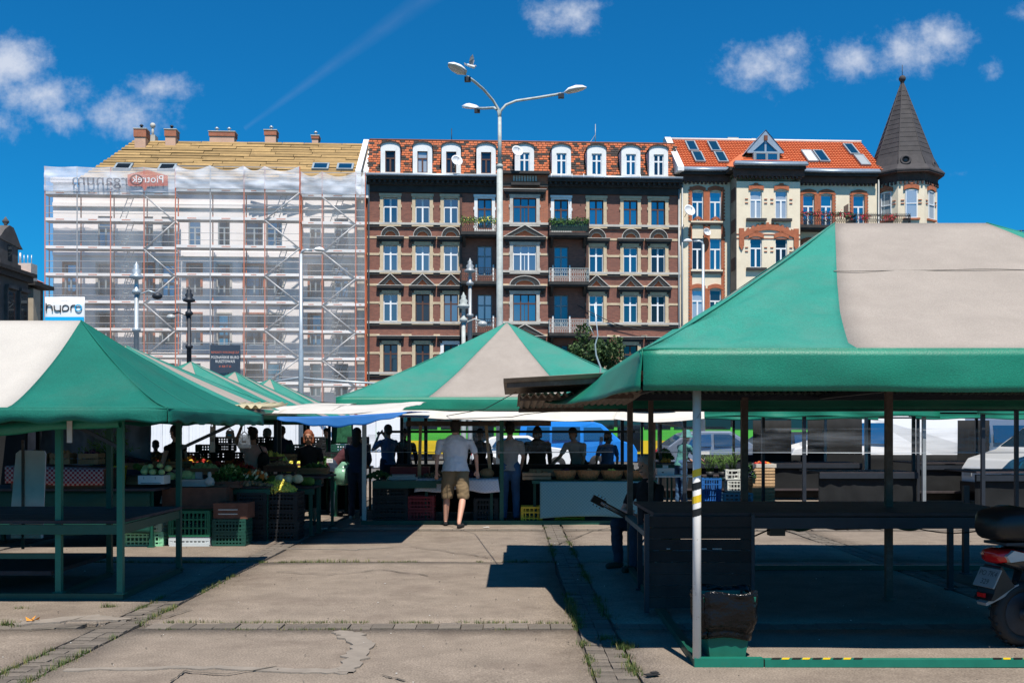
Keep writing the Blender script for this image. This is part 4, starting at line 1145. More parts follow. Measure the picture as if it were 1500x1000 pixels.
    # tower
    tc = (u(1331, 0), 1.1); a0 = R(22.5 - 98); Rt = 2.45
    b = MB(); b.lathe([(Rt, 0), (Rt, z(267))], (tc[0], tc[1], 0), 8, 0, False, a0); b.obj('tower_wall', 'cream', root)
    b = MB(); b.lathe([(Rt + .05, 0), (Rt + .10, z(257) - z(268)), (Rt + .5, z(257) - z(268) + .03), (Rt + .5, z(254) - z(268))], (tc[0], tc[1], z(268)), 8, 0, False, a0)
    for k in range(8):
        aa = a0 + R(22.5) + k * R(45); rr = (Rt + .1) * math.cos(R(22.5)); wd = 2 * Rt * math.sin(R(22.5)); rot = Matrix.Rotation(aa + R(90), 3, 'Z')
        for j in range(6):
            o = rot @ Vector((-wd / 2 + (j + .5) * wd / 6, 0, 0)); b.cbox((tc[0] + rr * math.cos(aa) + o.x, tc[1] + rr * math.sin(aa) + o.y, z(270)), (.13, .12, .28), 0, rot)
    b.obj('tower_cornice', 'brick_sooty', root)
    zE = z(254); sp = MB(); zA = Z(113, 1320)
    sp.lathe([(Rt + .55, zE), (Rt + .55, zE + .1), (Rt + .12, zE + .55), (Rt - .25, zE + 1.3), (.07, zA)], (tc[0], tc[1], 0), 8, 0, False, a0)
    spire = sp.obj('spire', 'slate', root)
    # lead ridges and course lines
    rb = MB()
    for k in range(8):
        aa = a0 + k * R(45); rb.tube([(tc[0] + (Rt + .12) * math.cos(aa), tc[1] + (Rt + .12) * math.sin(aa), zE + .55), (tc[0] + (Rt - .25) * math.cos(aa), tc[1] + (Rt - .25) * math.sin(aa), zE + 1.3), (tc[0] + .07 * math.cos(aa), tc[1] + .07 * math.sin(aa), zA)], .03, 5)
    zz = zE + 1.6; row = 0
    while zz < zA - .5:
        t = (zz - zE - 1.3) / (zA - zE - 1.3); r_ = (Rt - .25) * (1 - t) + .07 * t
        rb.lathe([(r_ + .012, zz), (r_ + .018, zz + .02), (r_, zz + .04)], (tc[0], tc[1], 0), 8, 0, False, a0); zz += .38; row += 1
    rb.obj('spire_ridges', 'slate', spire)
    b = MB(); b.ball((tc[0], tc[1], zA + .25), .26, 14); b.tube([(tc[0], tc[1], zA + .4), (tc[0], tc[1], zA + 1.3)], .025, 5); b.lathe([(.12, zA - .1), (.16, zA), (.06, zA + .08)], (tc[0], tc[1], 0), 8); b.obj('finial', 'slate', spire)
    faces = [a0 + R(22.5) + k * R(45) for k in range(8)]
    for aa in faces:
        nx, ny = math.cos(aa), math.sin(aa)
        if ny > .3: continue
        ap = Rt * math.cos(R(22.5)); X, Y = tc[0] + nx * ap, tc[1] + ny * ap; rz = aa + R(90)
        for ri, (a, bt) in enumerate([(281, 322), (352, 393), (425, 466)]):
            o = window(root, X + nx * .07, z(bt), .85, z(a) - z(bt), 'frame_white', 'glass_blue' if ri else 'glass_curtain', 'bars', y=Y + ny * .07, rz=rz)
            db = MB(); arch_band(db, 0, z(a) - .02, 1.1, .14, .30, -.13, .02); db.box(-.12, .12, -.15, .02, z(a) + .4, z(a) + .52)
            for s in (-1, 1):
                for dz in (-.12, .12): db.box(min(s * .5, s * .75), max(s * .5, s * .75), -.06, .02, z(a) - .9 + dz, z(a) - .84 + dz)
            db.box(-.6, .6, -.16, .02, z(bt) - .14, z(bt) - .01)
            db.obj('brick_dressing', 'brick_red', root, (X, Y, 0), (0, 0, rz), kind='stuff')
    for px, py, da in ((1314, 238, -18), (1362, 243, 48)):
        aa = R(-90 + da); rr = 2.28; o = MB(); o.lathe([(.36, 0), (.40, .1), (.36, .16), (.25, .16), (.24, .05)], n=18); 
        oo = o.obj('oculus', 'slate', spire, (tc[0] + rr * math.cos(aa), tc[1] + rr * math.sin(aa), z(py)), (R(76), 0, aa + R(90)))
        MB().lathe([(.25, .06), (.25, .08)], n=16).obj('pane', 'glass_dark', oo)
    b = MB(); b.tube([(u(996) + .15, -.12, 3), (.15, -.12, z(258))], .06, 8); b.tube([(u(1286), -.15, 2), (u(1286), -.15, z(262))], .06, 8); split_obj(b, 'downpipe', 'grey_metal', root)
cream_house()

# ------------------------------------------------------------------ house under renovation, and its scaffold
def scaffold_house():
    root, u0 = froot('renovated_tenement', 'pale tenement under renovation with stripped battened roof and fresh brick chimneys', 'building', 68)
    RP = 300
    def u(px, off=0): return U(px, off) - u0
    def z(py, off=0): return Z(py, RP, off)
    W = u(537); off = -1.2; Y0 = 1.2
    cols = [(103, 16), (154, 20), (218, 12), (246, 18), (285, 17), (328, 17), (372, 26), (402, 22), (462, 16), (500, 20)]
    holes = []
    rows = [(318, 362), (388, 434), (460, 505), (532, 580)]
    for cx, w in cols:
        for i, (a, b) in enumerate(rows):
            if cx < 120 and i == 0: continue
            holes.append((u(cx, off) - w * .0255, u(cx, off) + w * .0255, z(b, off), z(a, off)))
    w = MB(); wall_holes(w, 0, W, 0, z(262, off), holes, Y0, .3); w.box(0, W, Y0 + .35, 13, 0, z(262, off))
    for py in (300, 372, 444, 516):   # storey bands
        w.box(0, W, Y0 - .14, Y0 - .003, z(py), z(py) + .3)
    w.box(0, W, Y0 - .5, Y0 - .003, z(266), z(259))
    w.obj('wall', 'render_wall', root)
    for i, h in enumerate(holes):
        window(root, (h[0] + h[1]) / 2, h[2], h[1] - h[0], h[3] - h[2], 'frame_grey', 'glass_blue' if i % 3 == 0 else 'glass_dark', 'tee', y=Y0 + .15)
        if i % 4 in (0, 1):
            s = MB(); a, c = h[0], h[1]; s.box(a - .16, a, Y0 - .05, Y0 - .003, h[2], h[3]); s.box(c, c + .16, Y0 - .05, Y0 - .003, h[2], h[3]); s.box(a - .16, c + .16, Y0 - .05, Y0 - .003, h[3], h[3] + .14)
            s.obj('window_surround', 'brick_red' if i % 8 < 2 else 'grey_stone', root)
    # roof: battens over membrane, hipped at the left
    y0, y1 = .6, 6.4; ze, zr = z(262), z(209, -6.4)
    x0b, x0t, x1b = u(115, -.6), u(196, -6.4), W
    def pt(s, t, l=0):
        a = x0b + (x0t - x0b) * t; return Vector((a + (x1b - a) * s, y0 + (y1 - y0) * t, ze + (zr - ze) * t)) + Vector((0, -(zr - ze), y1 - y0)).normalized() * l
    b = MB(); b.quad(pt(0, 0), pt(1, 0), pt(1, 1), pt(0, 1)); b.add([pt(0, 0), pt(0, 1), (x0b, 12, ze)], [(0, 1, 2)])
    b.quad(pt(0, 1), pt(1, 1), (x1b, 12, ze), (x0b, 12, ze)); b.add([pt(1, 0), pt(1, 1), (x1b, 12, ze)], [(0, 1, 2)])
    b.obj('roof', 'membrane', root)
    rnd = random.Random(8); nr = 15
    unit = MB().cbox((0, 0, 0), (1, 1, 1)).mesh('roof_board', 'batten')
    sl = math.atan2(zr - ze, y1 - y0); SL = math.hypot(y1 - y0, zr - ze)
    for r in range(nr):
        t = (r + .5) / nr; s = 0
        while s < 1:
            ds = rnd.uniform(.07, .2); e = min(1, s + ds); a, c = pt(s, t), pt(e, t)
            o = place('roof_board', unit, root, (pt((s + e) / 2, t, .06 + rnd.uniform(0, .05))), (sl + rnd.uniform(-.02, .05), rnd.uniform(-.003, .003), 0), ((c - a).length - .04, SL / nr * rnd.uniform(.66, .86), .05))
            s = e
    # roof windows and chimneys
    for px, gm in ((470, 'glass_blue'), (506, 'glass_blue'), (184, 'glass_dark'), (248, 'glass_dark')):
        t = .33 if px > 300 else .26; c = pt((u(px, -2.5) - (x0b + (x0t - x0b) * t)) / (x1b - (x0b + (x0t - x0b) * t)), t, .2)
        b = MB(); b.box(-.62, .62, -.55, .55, -.1, .08); o = b.obj('skylight', 'frame_grey', root, c, (sl, 0, 0))
        MB().quad((-.48, -.42, .085), (.48, -.42, .085), (.48, .42, .085), (-.48, .42, .085)).obj('pane', gm, o)
    for px0, px1, pyt, pyb, y in ((197, 213, 189, 222, 5.2), (242, 257, 190, 217, 5.6), (307, 343, 193, 209, 6.2), (388, 404, 191, 209, 6.2), (457, 466, 199, 208, 6.4)):
        xa, xb = u(px0, -y), u(px1, -y); zt, zb = Z(pyt, px0, -y), Z(pyb + 5, px0, -y); zm = zt - (zt - zb) * .3
        b = MB(); b.box(xa, xb, y, y + .9, zb, zm); b.box(xa - .06, xb + .06, y - .06, y + .96, zm, zt, 1); b.box(xa - .1, xb + .1, y - .1, y + 1, zt, zt + .06, 2)
        c = b.obj('chimney', ['chimney_brick', 'brick_orange', 'grey_stone'], root)
        p = MB(); n = max(1, int((xb - xa) / .8))
        for k in range(n): x = xa + (xb - xa) * (k + .5) / n; p.tube([(x, y + .4, zt), (x, y + .4, zt + .35)], .09, 8); p.lathe([(.02, .5), (.16, .38), (.16, .35)], (x, y + .4, zt), 8)
        split_obj(p, 'chimney_pot', 'dark_metal' if px0 < 300 else 'galv', c)
    b = MB(); b.box(u(216, -6), u(226, -6), 6.2, 7, zr - .2, zr + .5); b.tube([(u(221, -6), 6.5, zr + .4), (u(221, -6), 6.5, zr + 1.2)], .1, 8); b.ball((u(221, -6), 6.5, zr + 1.3), .22, 8); b.obj('roof_vent', 'grey_stone', root)
    # firewall parapets to the right, two slanting white walls
    for px, w_ in ((519, .40), (530.5, .36)):
        b = MB(); x = U(px + 4, -1) - u0; b.prism([(-.2, z(288)), (-.2, z(248)), (6.2, z(201, -6.2)), (7, z(201, -6.2)), (7, z(288))], x, x + w_, axis='x'); b.obj('parapet', 'white_plaster', root)
    b = MB(); b.box(u(520), u(537), .2, 1.3, 0, z(250)); b.obj('firewall', 'grey_stone', root)
    # laths piled on the parapet
    lb = MB()
    for _ in range(30):
        x = rnd.uniform(u(350), u(520)); lb.beam((x, -.1 + rnd.random() * .5, z(262) + rnd.random() * .3), (x + rnd.uniform(.8, 2), .2, z(262) + rnd.random() * .3), .1, .03)
    lb.obj('loose_boards', 'batten', root, kind='stuff')
scaffold_house()

def scaffold():
    root, u0 = froot('scaffolding', 'orange and white scaffolding with netting covering the whole front of the pale house', 'scaffolding', 66)
    RP = 300
    SECT = [([66, 113, 162, 211, 257], .6, [287, 325.5, 366, 405.5, 445, 485, 524, 563], 247),
            ([257.5, 308, 357.5, 388, 439], 1.7, [281, 322, 363, 404, 444.5, 484, 524, 563], 243),
            ([441, 472, 521, 535], .6, [287, 327, 368, 407, 447, 487, 527, 565], 250)]
    std = MB().lathe([(.5, 0), (.5, 1)], n=7).mesh('standard', 'scaf_orange'); stdg = MB().lathe([(.5, 0), (.5, 1)], n=7).mesh('rail', 'scaf_grey')
    deck = MB().box(0, 1, 0, 1, 0, 1).mesh('deck', 'deck_dark')
    tb = MB(); tb.box(0, 1, 0, 1, 0, 1); tb.box(.33, .60, -.3, -.01, .3, .62, 1)
    toe = tb.mesh('toe_board', ['toe_white', 'toe_red'])
    rnd = random.Random(4)
    for si, (xs, o, lv, top) in enumerate(SECT):
        us = [U(x, o + .9) - u0 for x in xs]; yo = -(o + .9) + 1.0 - .0; yo = -o - .0; yi = yo + .75
        zs = [Z(p, RP, o) for p in lv]; zt = Z(top, RP, o)
        us = [U(x, o) - u0 for x in xs]
        for k, x in enumerate(us):
            grey = si == 0 and k in (1,) or si == 1 and k == 1
            for y in (yo, yi):
                if k == 0 and si == 1: continue
                place('standard', std if not (grey and y == yo) else stdg, root, (x, y, 0), None, (.085, .085, zt if y == yo else zs[0]))
            for zz in zs: place('ledger', stdg, root, (x, yi, zz - .02), (R(90), 0, 0), (.05, .05, yi - yo))
        for k in range(len(us) - 1):
            a, c = us[k], us[k + 1]; L_ = c - a
            for j, zz in enumerate(zs):
                place('deck', deck, root, (a + .03, yo + .05, zz - .06), None, (L_ - .06, .64, .07))
                place('toe_board', toe, root, (a + .04, yo - .02, zz + .012), None, (L_ - .08, .03, .20))
                for h in (.5, 1.0):
                    if j == 0 and h > .4 or True: place('rail', stdg, root, (a, yo + .01, zz + h + .05), (0, R(90), 0), (.042, .042, L_))
            if True:
                place('rail', stdg, root, (a, yo + .01, zt - .05), (0, R(90), 0), (.05, .05, L_))
        # diagonal braces zigzag in the last bay of each section
        kb = {0: 3, 1: 3, 2: 1}[si]; a, c = us[kb], us[kb + 1]
        for j in range(len(zs) - 1):
            p, q = ((a, zs[j + 1]), (c, zs[j])) if (j + (si == 1)) % 2 else ((c, zs[j + 1]), (a, zs[j]))
            if si == 1: p, q = ((a, zs[j + 1]), (c, zs[j])) if j % 2 == 0 else ((c, zs[j + 1]), (a, zs[j]))
            b = MB(); b.tube([(p[0], yo - .06, p[1]), (q[0], yo - .06, q[1])], .055, 7); b.obj('brace', 'scaf_grey', root)
        # ladders between decks
        kl = {0: 2, 1: 3, 2: 1}[si]
        for j in range(0, len(zs) - 1):
            b = MB(); x = us[kl] + .4; 
            for s in (0, .4): b.tube([(x + s, yi - .25, zs[j + 1]), (x + s + .8, yi - .25, zs[j] + .3)], .03, 5)
            for q in range(7): t = (q + .5) / 7; xx = x + .8 * t; zz = zs[j + 1] + (zs[j] + .3 - zs[j + 1]) * t; b.tube([(xx, yi - .25, zz), (xx + .4, yi - .25, zz)], .02, 5)
            b.obj('ladder', 'galv', root)
        # netting, bay by bay, loosely hung
        for k in range(len(us) - 1):
            a, c = us[k], us[k + 1]; nb = MB(); ph = rnd.uniform(0, 9)
            zlo = 1.5
            def fn(s, v, a=a, c=c, ph=ph):
                x = a + (c - a) * s; zz = zlo + (zs[0] + .1 - zlo) * v
                return (x, yo - .12 - .10 * math.sin(math.pi * s) * (1 + .6 * noise.noise(Vector((x, zz * .5, ph)))) - .05 * noise.noise(Vector((x * 2, zz, ph))), zz)
            nb.grid(fn, 6, 26); nb.obj('netting', 'net', root)
            bb = MB()
            def fn2(s, v, a=a, c=c, ph=ph):
                x = a + (c - a) * s; z0_ = zs[0] + .2; droop = .35 * (math.sin(math.pi * s) ** 1) * (.2 if si == 0 else 1.0) * v
                zz = z0_ + (zt - z0_) * v - droop
                return (x, yo - .13 - .14 * abs(noise.noise(Vector((x * .8 + zz, zz * 1.5, ph)))), zz)
            bb.grid(fn2, 12, 10); bb.obj('banner_sheet', 'banner_film', root)
    # banner print on the top sheet seen from behind (reversed lettering)
    o = .6; yb = -.6 - .33
    fl = bpy.data.objects
    t = text('Organum', 1.15, 'ink_darkfilm', root, (U(158, .9) - u0, yb, Z(266, RP, .9)), (R(90), 0, 0)); t.scale = (-1.15, 1, 1)
    t = text('p', .95, 'ink_bluefilm', root, (U(111, .9) - u0, yb, Z(266, RP, .9))); t.scale = (-1, 1, 1)
    em = MB(); xa, xb = U(187, .9) - u0, U(246, .9) - u0; za, zb = Z(274, RP, .9), Z(253, RP, .9)
    em.prism([(xa, za + .1), (xa + .1, za), (xa + 1.0, za), (xa + 1.2, za - .35), (xa + 1.4, za), (xb, za + .05), (xb, zb - .25), ((xa + xb) / 2, zb + .12), (xa, zb - .2)], yb, yb + .004)
    em.obj('printed_emblem', 'ink_redfilm', root)
    t = text('Piotrek', .75, 'ink_white', root, (U(217, .95) - u0, yb - .02, Z(264, RP, .9))); t.scale = (-1, 1, 1)
    # navy advertising board
    x0, x1, z0, z1 = U(308, 2) - u0, U(352, 2) - u0, Z(546, RP, 2), Z(505, RP, 2)
    bd = MB().box(x0, x1, -2.05, -1.99, z0, z1).obj('advert_board', 'navy_board', root); cx = (x0 + x1) / 2
    text('REMONTY WYKONUJE ZLP', .21, 'ink_orange', bd, (cx, -2.056, Z(516, RP, 2)), sx=.75)
    text('POZNAŃSKIE BIURO', .27, 'ink_white', bd, (cx, -2.056, Z(523.3, RP, 2)), sx=.78)
    text('RUSZTOWAŃ', .27, 'ink_white', bd, (cx, -2.056, Z(529.3, RP, 2)), sx=.8)
    text('61 828 77 65', .2, 'ink_orange', bd, (cx, -2.056, Z(536.5, RP, 2)), sx=.8)
scaffold()

# ------------------------------------------------------------------ old dark house in the side street, far left
def old_house():
    root = thing('old_corner_house', 'old town house coloured dark for its shade, with attic gable and ball finial at far left', 'building', (-31.0, 52, 0)); W = 13.6; HT = 11.55
    MB().box(-9, 0, 0, W, 0, HT).obj('wall', 'oldwall', root)
    c = MB(); c.box(-9, .50, -.3, W + .2, HT - .1, HT + .12); c.box(-9, .30, -.1, W + .1, HT - .45, HT - .102); c.box(-9, .2, -.1, W, 7.6, 7.8); c.box(-9, .2, -.1, W, 4.0, 4.2); c.obj('cornice', 'black_stone', root)
    r = MB(); r.prism([(-9, HT + .12), (0.3, HT + .12), (-4, HT + 1.7)], 0, W); r.obj('roof', 'tile_black', root)
    g = MB(); y = 10.9; z0 = HT + .12
    g.box(-.6, .2, y - 1.35, y + .95, z0, z0 + 1.55); g.prism([(y - 1.5, z0 + 1.55), (y + 1.5, z0 + 1.35), (y + 1.15, z0 + 1.6), (y + .7, z0 + 2.1), (y + .3, z0 + 2.5), (y - .2, z0 + 2.55), (y - .8, z0 + 2.2)], -.6, .25, axis='x')
    g.box(-.6, .32, y - 1.5, y + 1.1, z0 - .02, z0 + .3)
    gb = g.obj('attic_gable', 'oldwall', root); f = MB(); f.lathe([(.15, 0), (.08, .12), (.2, .28), (.2, .36), (.1, .48), (.02, .62)], (-.1, y, z0 + 2.5), 10); f.obj('finial', 'oldwall', gb)
    MB().box(.2, .23, y - .35, y + .1, z0 + .4, z0 + 1.35).obj('window', 'glass_dark', gb)
    for yy in (1.5, 4, 6.5, 9, 11.2, 12.8):
        for z1 in (1, 4.6, 8.2):
            w = MB(); w.box(.0, .1, yy - .5, yy + .5, z1, z1 + 2.1); w.box(0, .28, yy - .62, yy + .62, z1 + 2.2, z1 + 2.4); w.box(0, .2, yy - .66, yy - .55, z1 - .2, z1 + 2.2); o = w.obj('window', 'oldwall', root)
            MB().box(.1, .12, yy - .4, yy + .4, z1 + .1, z1 + 2.0).obj('pane', 'glass_dark', o)
    MB().box(-1.7, -.9, 13.0, 13.5, HT, HT + .95).obj('chimney', 'sand_stone', root)
    r2 = thing('low_side_house', 'low dark house with red roof edge and pale gable strip beside the scaffolding', 'building', (-32.0, 65.8, 0))
    MB().box(-7, .0, 0, 4.1, 0, 11.7).obj('wall', 'oldwall', r2)
    q = MB(); q.prism([(-7, 11.72), (.15, 11.72), (-3, 13.0)], 0.4, 4.1); q.obj('roof', 'roof_red', r2)
    MB().box(.0, .5, 1.6, 2.6, 8.6, 11.0).obj('pale_gable', 'oldwall_pale', r2); MB().box(-.5, .8, 1.2, 4.0, 11.2, 11.45).obj('cornice', 'black_stone', r2)
    for yy in (.8, 3.3): MB().box(.0, .12, yy - .4, yy + .4, 7.6, 10.2).obj('window', 'glass_dark', r2)
    cb = MB(); cb.box(-.9, .15, 2.0, 2.9, 11.6, 12.75); c_ = cb.obj('chimney', 'grey_stone', r2); p = MB()
    for k in range(4): p.tube([(-.75 + k * .25, 2.4, 12.75), (-.75 + k * .25, 2.4, 13.5 if k == 0 else 13.35)], .07 if k == 0 else .03, 7)
    p.obj('chimney_pot', 'galv', c_, kind='stuff')
old_house()
# ------------------------------------------------------------------ canopies and stalls
def canopy(root, x0, x1, y0, y1, ze, xa, xb, yr, zr, sf, green='canopy_green', grey='canopy_grey', power=1.15, val_h=.2, val_mat='valance_green', scallop=0.0,
           drape=None, bow=0.0, seam_t=None, sag=.02, seams=True, sides=(1, 1, 1, 1), mats=None, side_m=1, wr=.012, ripple=0.0):
    """hip canopy: eave rectangle, ridge xa..xb at yr; sf = (left, right) split of the front eave between green corners and grey middle"""
    mt = mats or [green, grey]
    E = {'fl': (x0, y0), 'fr': (x1, y0), 'br': (x1, y1), 'bl': (x0, y1)}
    def panel(e0, e1, r0, r1, m, name='canopy_panel', nu=14, nt=14, bw=(0, 0)):
        b = LB(root)
        def fn(s, t):
            ex, ey = e0[0] + (e1[0] - e0[0]) * s, e0[1] + (e1[1] - e0[1]) * s
            rx, ry = r0[0] + (r1[0] - r0[0]) * s, r0[1] + (r1[1] - r0[1]) * s
            x, y = ex + (rx - ex) * t - (bw[0] * (1 - s) + bw[1] * s) * math.sin(math.pi * t ** .5), ey + (ry - ey) * t
            z = ze + (zr - ze) * t ** power
            edge = min(1, 8 * t) * min(1, 8 * (1 - t))
            z += edge * wr * noise.noise(Vector((x * 1.1, y * 1.1, 7.3))) * 1.2
            if ripple:   # folds fanning out of the eave corner
                ang = math.atan2(y - E['fl'][1], x - E['fl'][0] + .001); d = math.hypot(x - E['fl'][0], y - E['fl'][1])
                z += edge * ripple * math.sin(ang * 34) * math.exp(-d * .55) * min(1, d * 2)
            return (x, y, z)
        b.grid(fn, nu, nt)
        return b.obj(name, mt[m], root, thick=.006)
    A, B = (xa, yr), (xb, yr)
    w = x1 - x0; s0, s1 = x0 + w * sf[0], x0 + w * sf[1]
    if sides[0]:
        panel(E['fl'], (s0, y0), A, A, 0, bw=(0, bow)); panel((s0, y0), (s1, y0), A, B, 1, bw=(bow, 0)); panel((s1, y0), E['fr'], B, B, 0)
        if seam_t:
            b = LB(root); b.tube([(s0 + (xa - s0) * seam_t - bow + (s1 + (xb - s1) * seam_t - s0 - (xa - s0) * seam_t + bow) * k / 20, y0 + (yr - y0) * seam_t, ze + (zr - ze) * seam_t ** power + .012 + wr * 1.2 * noise.noise(Vector(((s0 + (xa - s0) * seam_t) + k * .14, (y0 + (yr - y0) * seam_t) * 1.1, 7.3)))) for k in range(21)], .005, 5); b.obj('panel_seam', mt[1], root)
    if sides[1]:
        panel(E['br'], (s1, y1), B, B, 0); panel((s1, y1), (s0, y1), B, A, 1); panel((s0, y1), E['bl'], A, A, 0)
    d = y1 - y0; t0, t1 = y0 + d * .30, y0 + d * .70
    if sides[2]: panel(E['bl'], (x0, t1), A, A, 0); panel((x0, t1), (x0, t0), A, A, side_m); panel((x0, t0), E['fl'], A, A, 0)
    if sides[3]: panel(E['fr'], (x1, t0), B, B, 0); panel((x1, t0), (x1, t1), B, B, side_m); panel((x1, t1), E['br'], B, B, 0)
    # piping on the hips
    if seams:
        for e, r in (('fl', A), ('fr', B), ('br', B), ('bl', A)):
            b = LB(root); P = []
            for k in range(11):
                t = k / 10; x, y = E[e][0] + (r[0] - E[e][0]) * t, E[e][1] + (r[1] - E[e][1]) * t; P.append((x, y, ze + (zr - ze) * t ** power + .004))
            b.tube(P, .008, 5); b.obj('hip_seam', mt[0], root)
    # valances
    for nm, p, q in (('front', 'fl', 'fr'), ('back', 'br', 'bl'), ('left', 'bl', 'fl'), ('right', 'fr', 'br')):
        a, c = E[p], E[q]; L_ = math.hypot(c[0] - a[0], c[1] - a[1]); nx, ny = (c[1] - a[1]) / L_, -(c[0] - a[0]) / L_
        b = LB(root); n = max(12, int(L_ * 9))
        def fn(s, v):
            x, y = a[0] + (c[0] - a[0]) * s, a[1] + (c[1] - a[1]) * s
            hh = val_h * (1 + (scallop * (.5 + .5 * math.cos(s * L_ * 2 * math.pi / .48)) if scallop else 0) + .05 * noise.noise(Vector((x, y, 3))))
            out = .012 + .010 * math.sin(v * math.pi) + .028 * v * noise.noise(Vector((x * 1.8, y * 1.8, v * 1.5)))
            z = ze - hh * v
            if drape and nm in drape: 
                o2, lift, lo = drape[nm](s); out += o2 * v ** 1.3; z = ze - (hh + lo) * v + lift * v
            corner = min(1, s * L_ / .25) * min(1, (1 - s) * L_ / .25)
            return (x + nx * out * (.3 + .7 * corner), y + ny * out * (.3 + .7 * corner), z - .015 * math.sin(math.pi * s) * v)
        b.grid(fn, n, 6); o = b.obj('valance', val_mat, root, thick=.005)
        hb = LB(root); hb.tube([(a[0] + (c[0] - a[0]) * k / 8, a[1] + (c[1] - a[1]) * k / 8, ze) for k in range(9)], .012, 6); hb.obj('eave_hem', mt[0] if val_mat != 'valance_green' else val_mat, root)

def post(root, x, y, z0, z1, w=.06, m='rust_paint', name='post', round_=False, rot=0):
    b = MB(); 
    if round_: b.lathe([(w / 2, z0), (w / 2, z1)], n=14)
    else: b.box(-w / 2, w / 2, -w / 2, w / 2, z0, z1)
    if not round_: b.box(-w / 2 - .02, w / 2 + .02, -w / 2 - .02, w / 2 + .02, z0, z0 + .012)
    lo = Vector(root.location)
    return b.obj(name, m, root, (x - lo.x, y - lo.y, -lo.z), (0, 0, rot))
def bar(root, p, q, w, h, m, name='beam'):
    lo = Vector(root.location); b = MB(); b.beam(Vector(p) - lo, Vector(q) - lo, w, h); return b.obj(name, m, root)

def corrugated_y(root, x0, x1, y0, y1, z00, z10, z01, z11, m, name='corrugated_sheet', per=.13, amp=.018):
    b = LB(root); n = int((y1 - y0) / per * 8)
    b.grid(lambda s, v: (x0 + (x1 - x0) * s, y0 + (y1 - y0) * v, (z00 * (1 - s) + z10 * s) * (1 - v) + (z01 * (1 - s) + z11 * s) * v + amp * math.cos(2 * math.pi * v * (y1 - y0) / per)), 4, n)
    b.obj(name, m, root, thick=.003)
def corrugated(root, x0, x1, y0, y1, z00, z10, z01, z11, m, name='corrugated_sheet', per=.076, amp=.017, along='x', thick=.003, sheets=1):
    """waves run across x; corners (x0,y0),(x1,y0),(x0,y1),(x1,y1)"""
    for k in range(sheets):
        a, c = x0 + (x1 - x0) * k / sheets, x0 + (x1 - x0) * (k + 1) / sheets + .03
        b = LB(root) if root else MB(); n = int((c - a) / per * 6)
        lift = .012 * (k % 2)
        def fn(s, v):
            x = a + (c - a) * s; y = y0 + (y1 - y0) * v; u = (x - x0) / (x1 - x0)
            z = (z00 * (1 - u) + z10 * u) * (1 - v) + (z01 * (1 - u) + z11 * u) * v
            return (x, y, z + amp * math.cos(2 * math.pi * x / per) + lift - .02 * math.sin(math.pi * v))
        b.grid(fn, n, 3); b.obj(name, m, root, thick=thick)

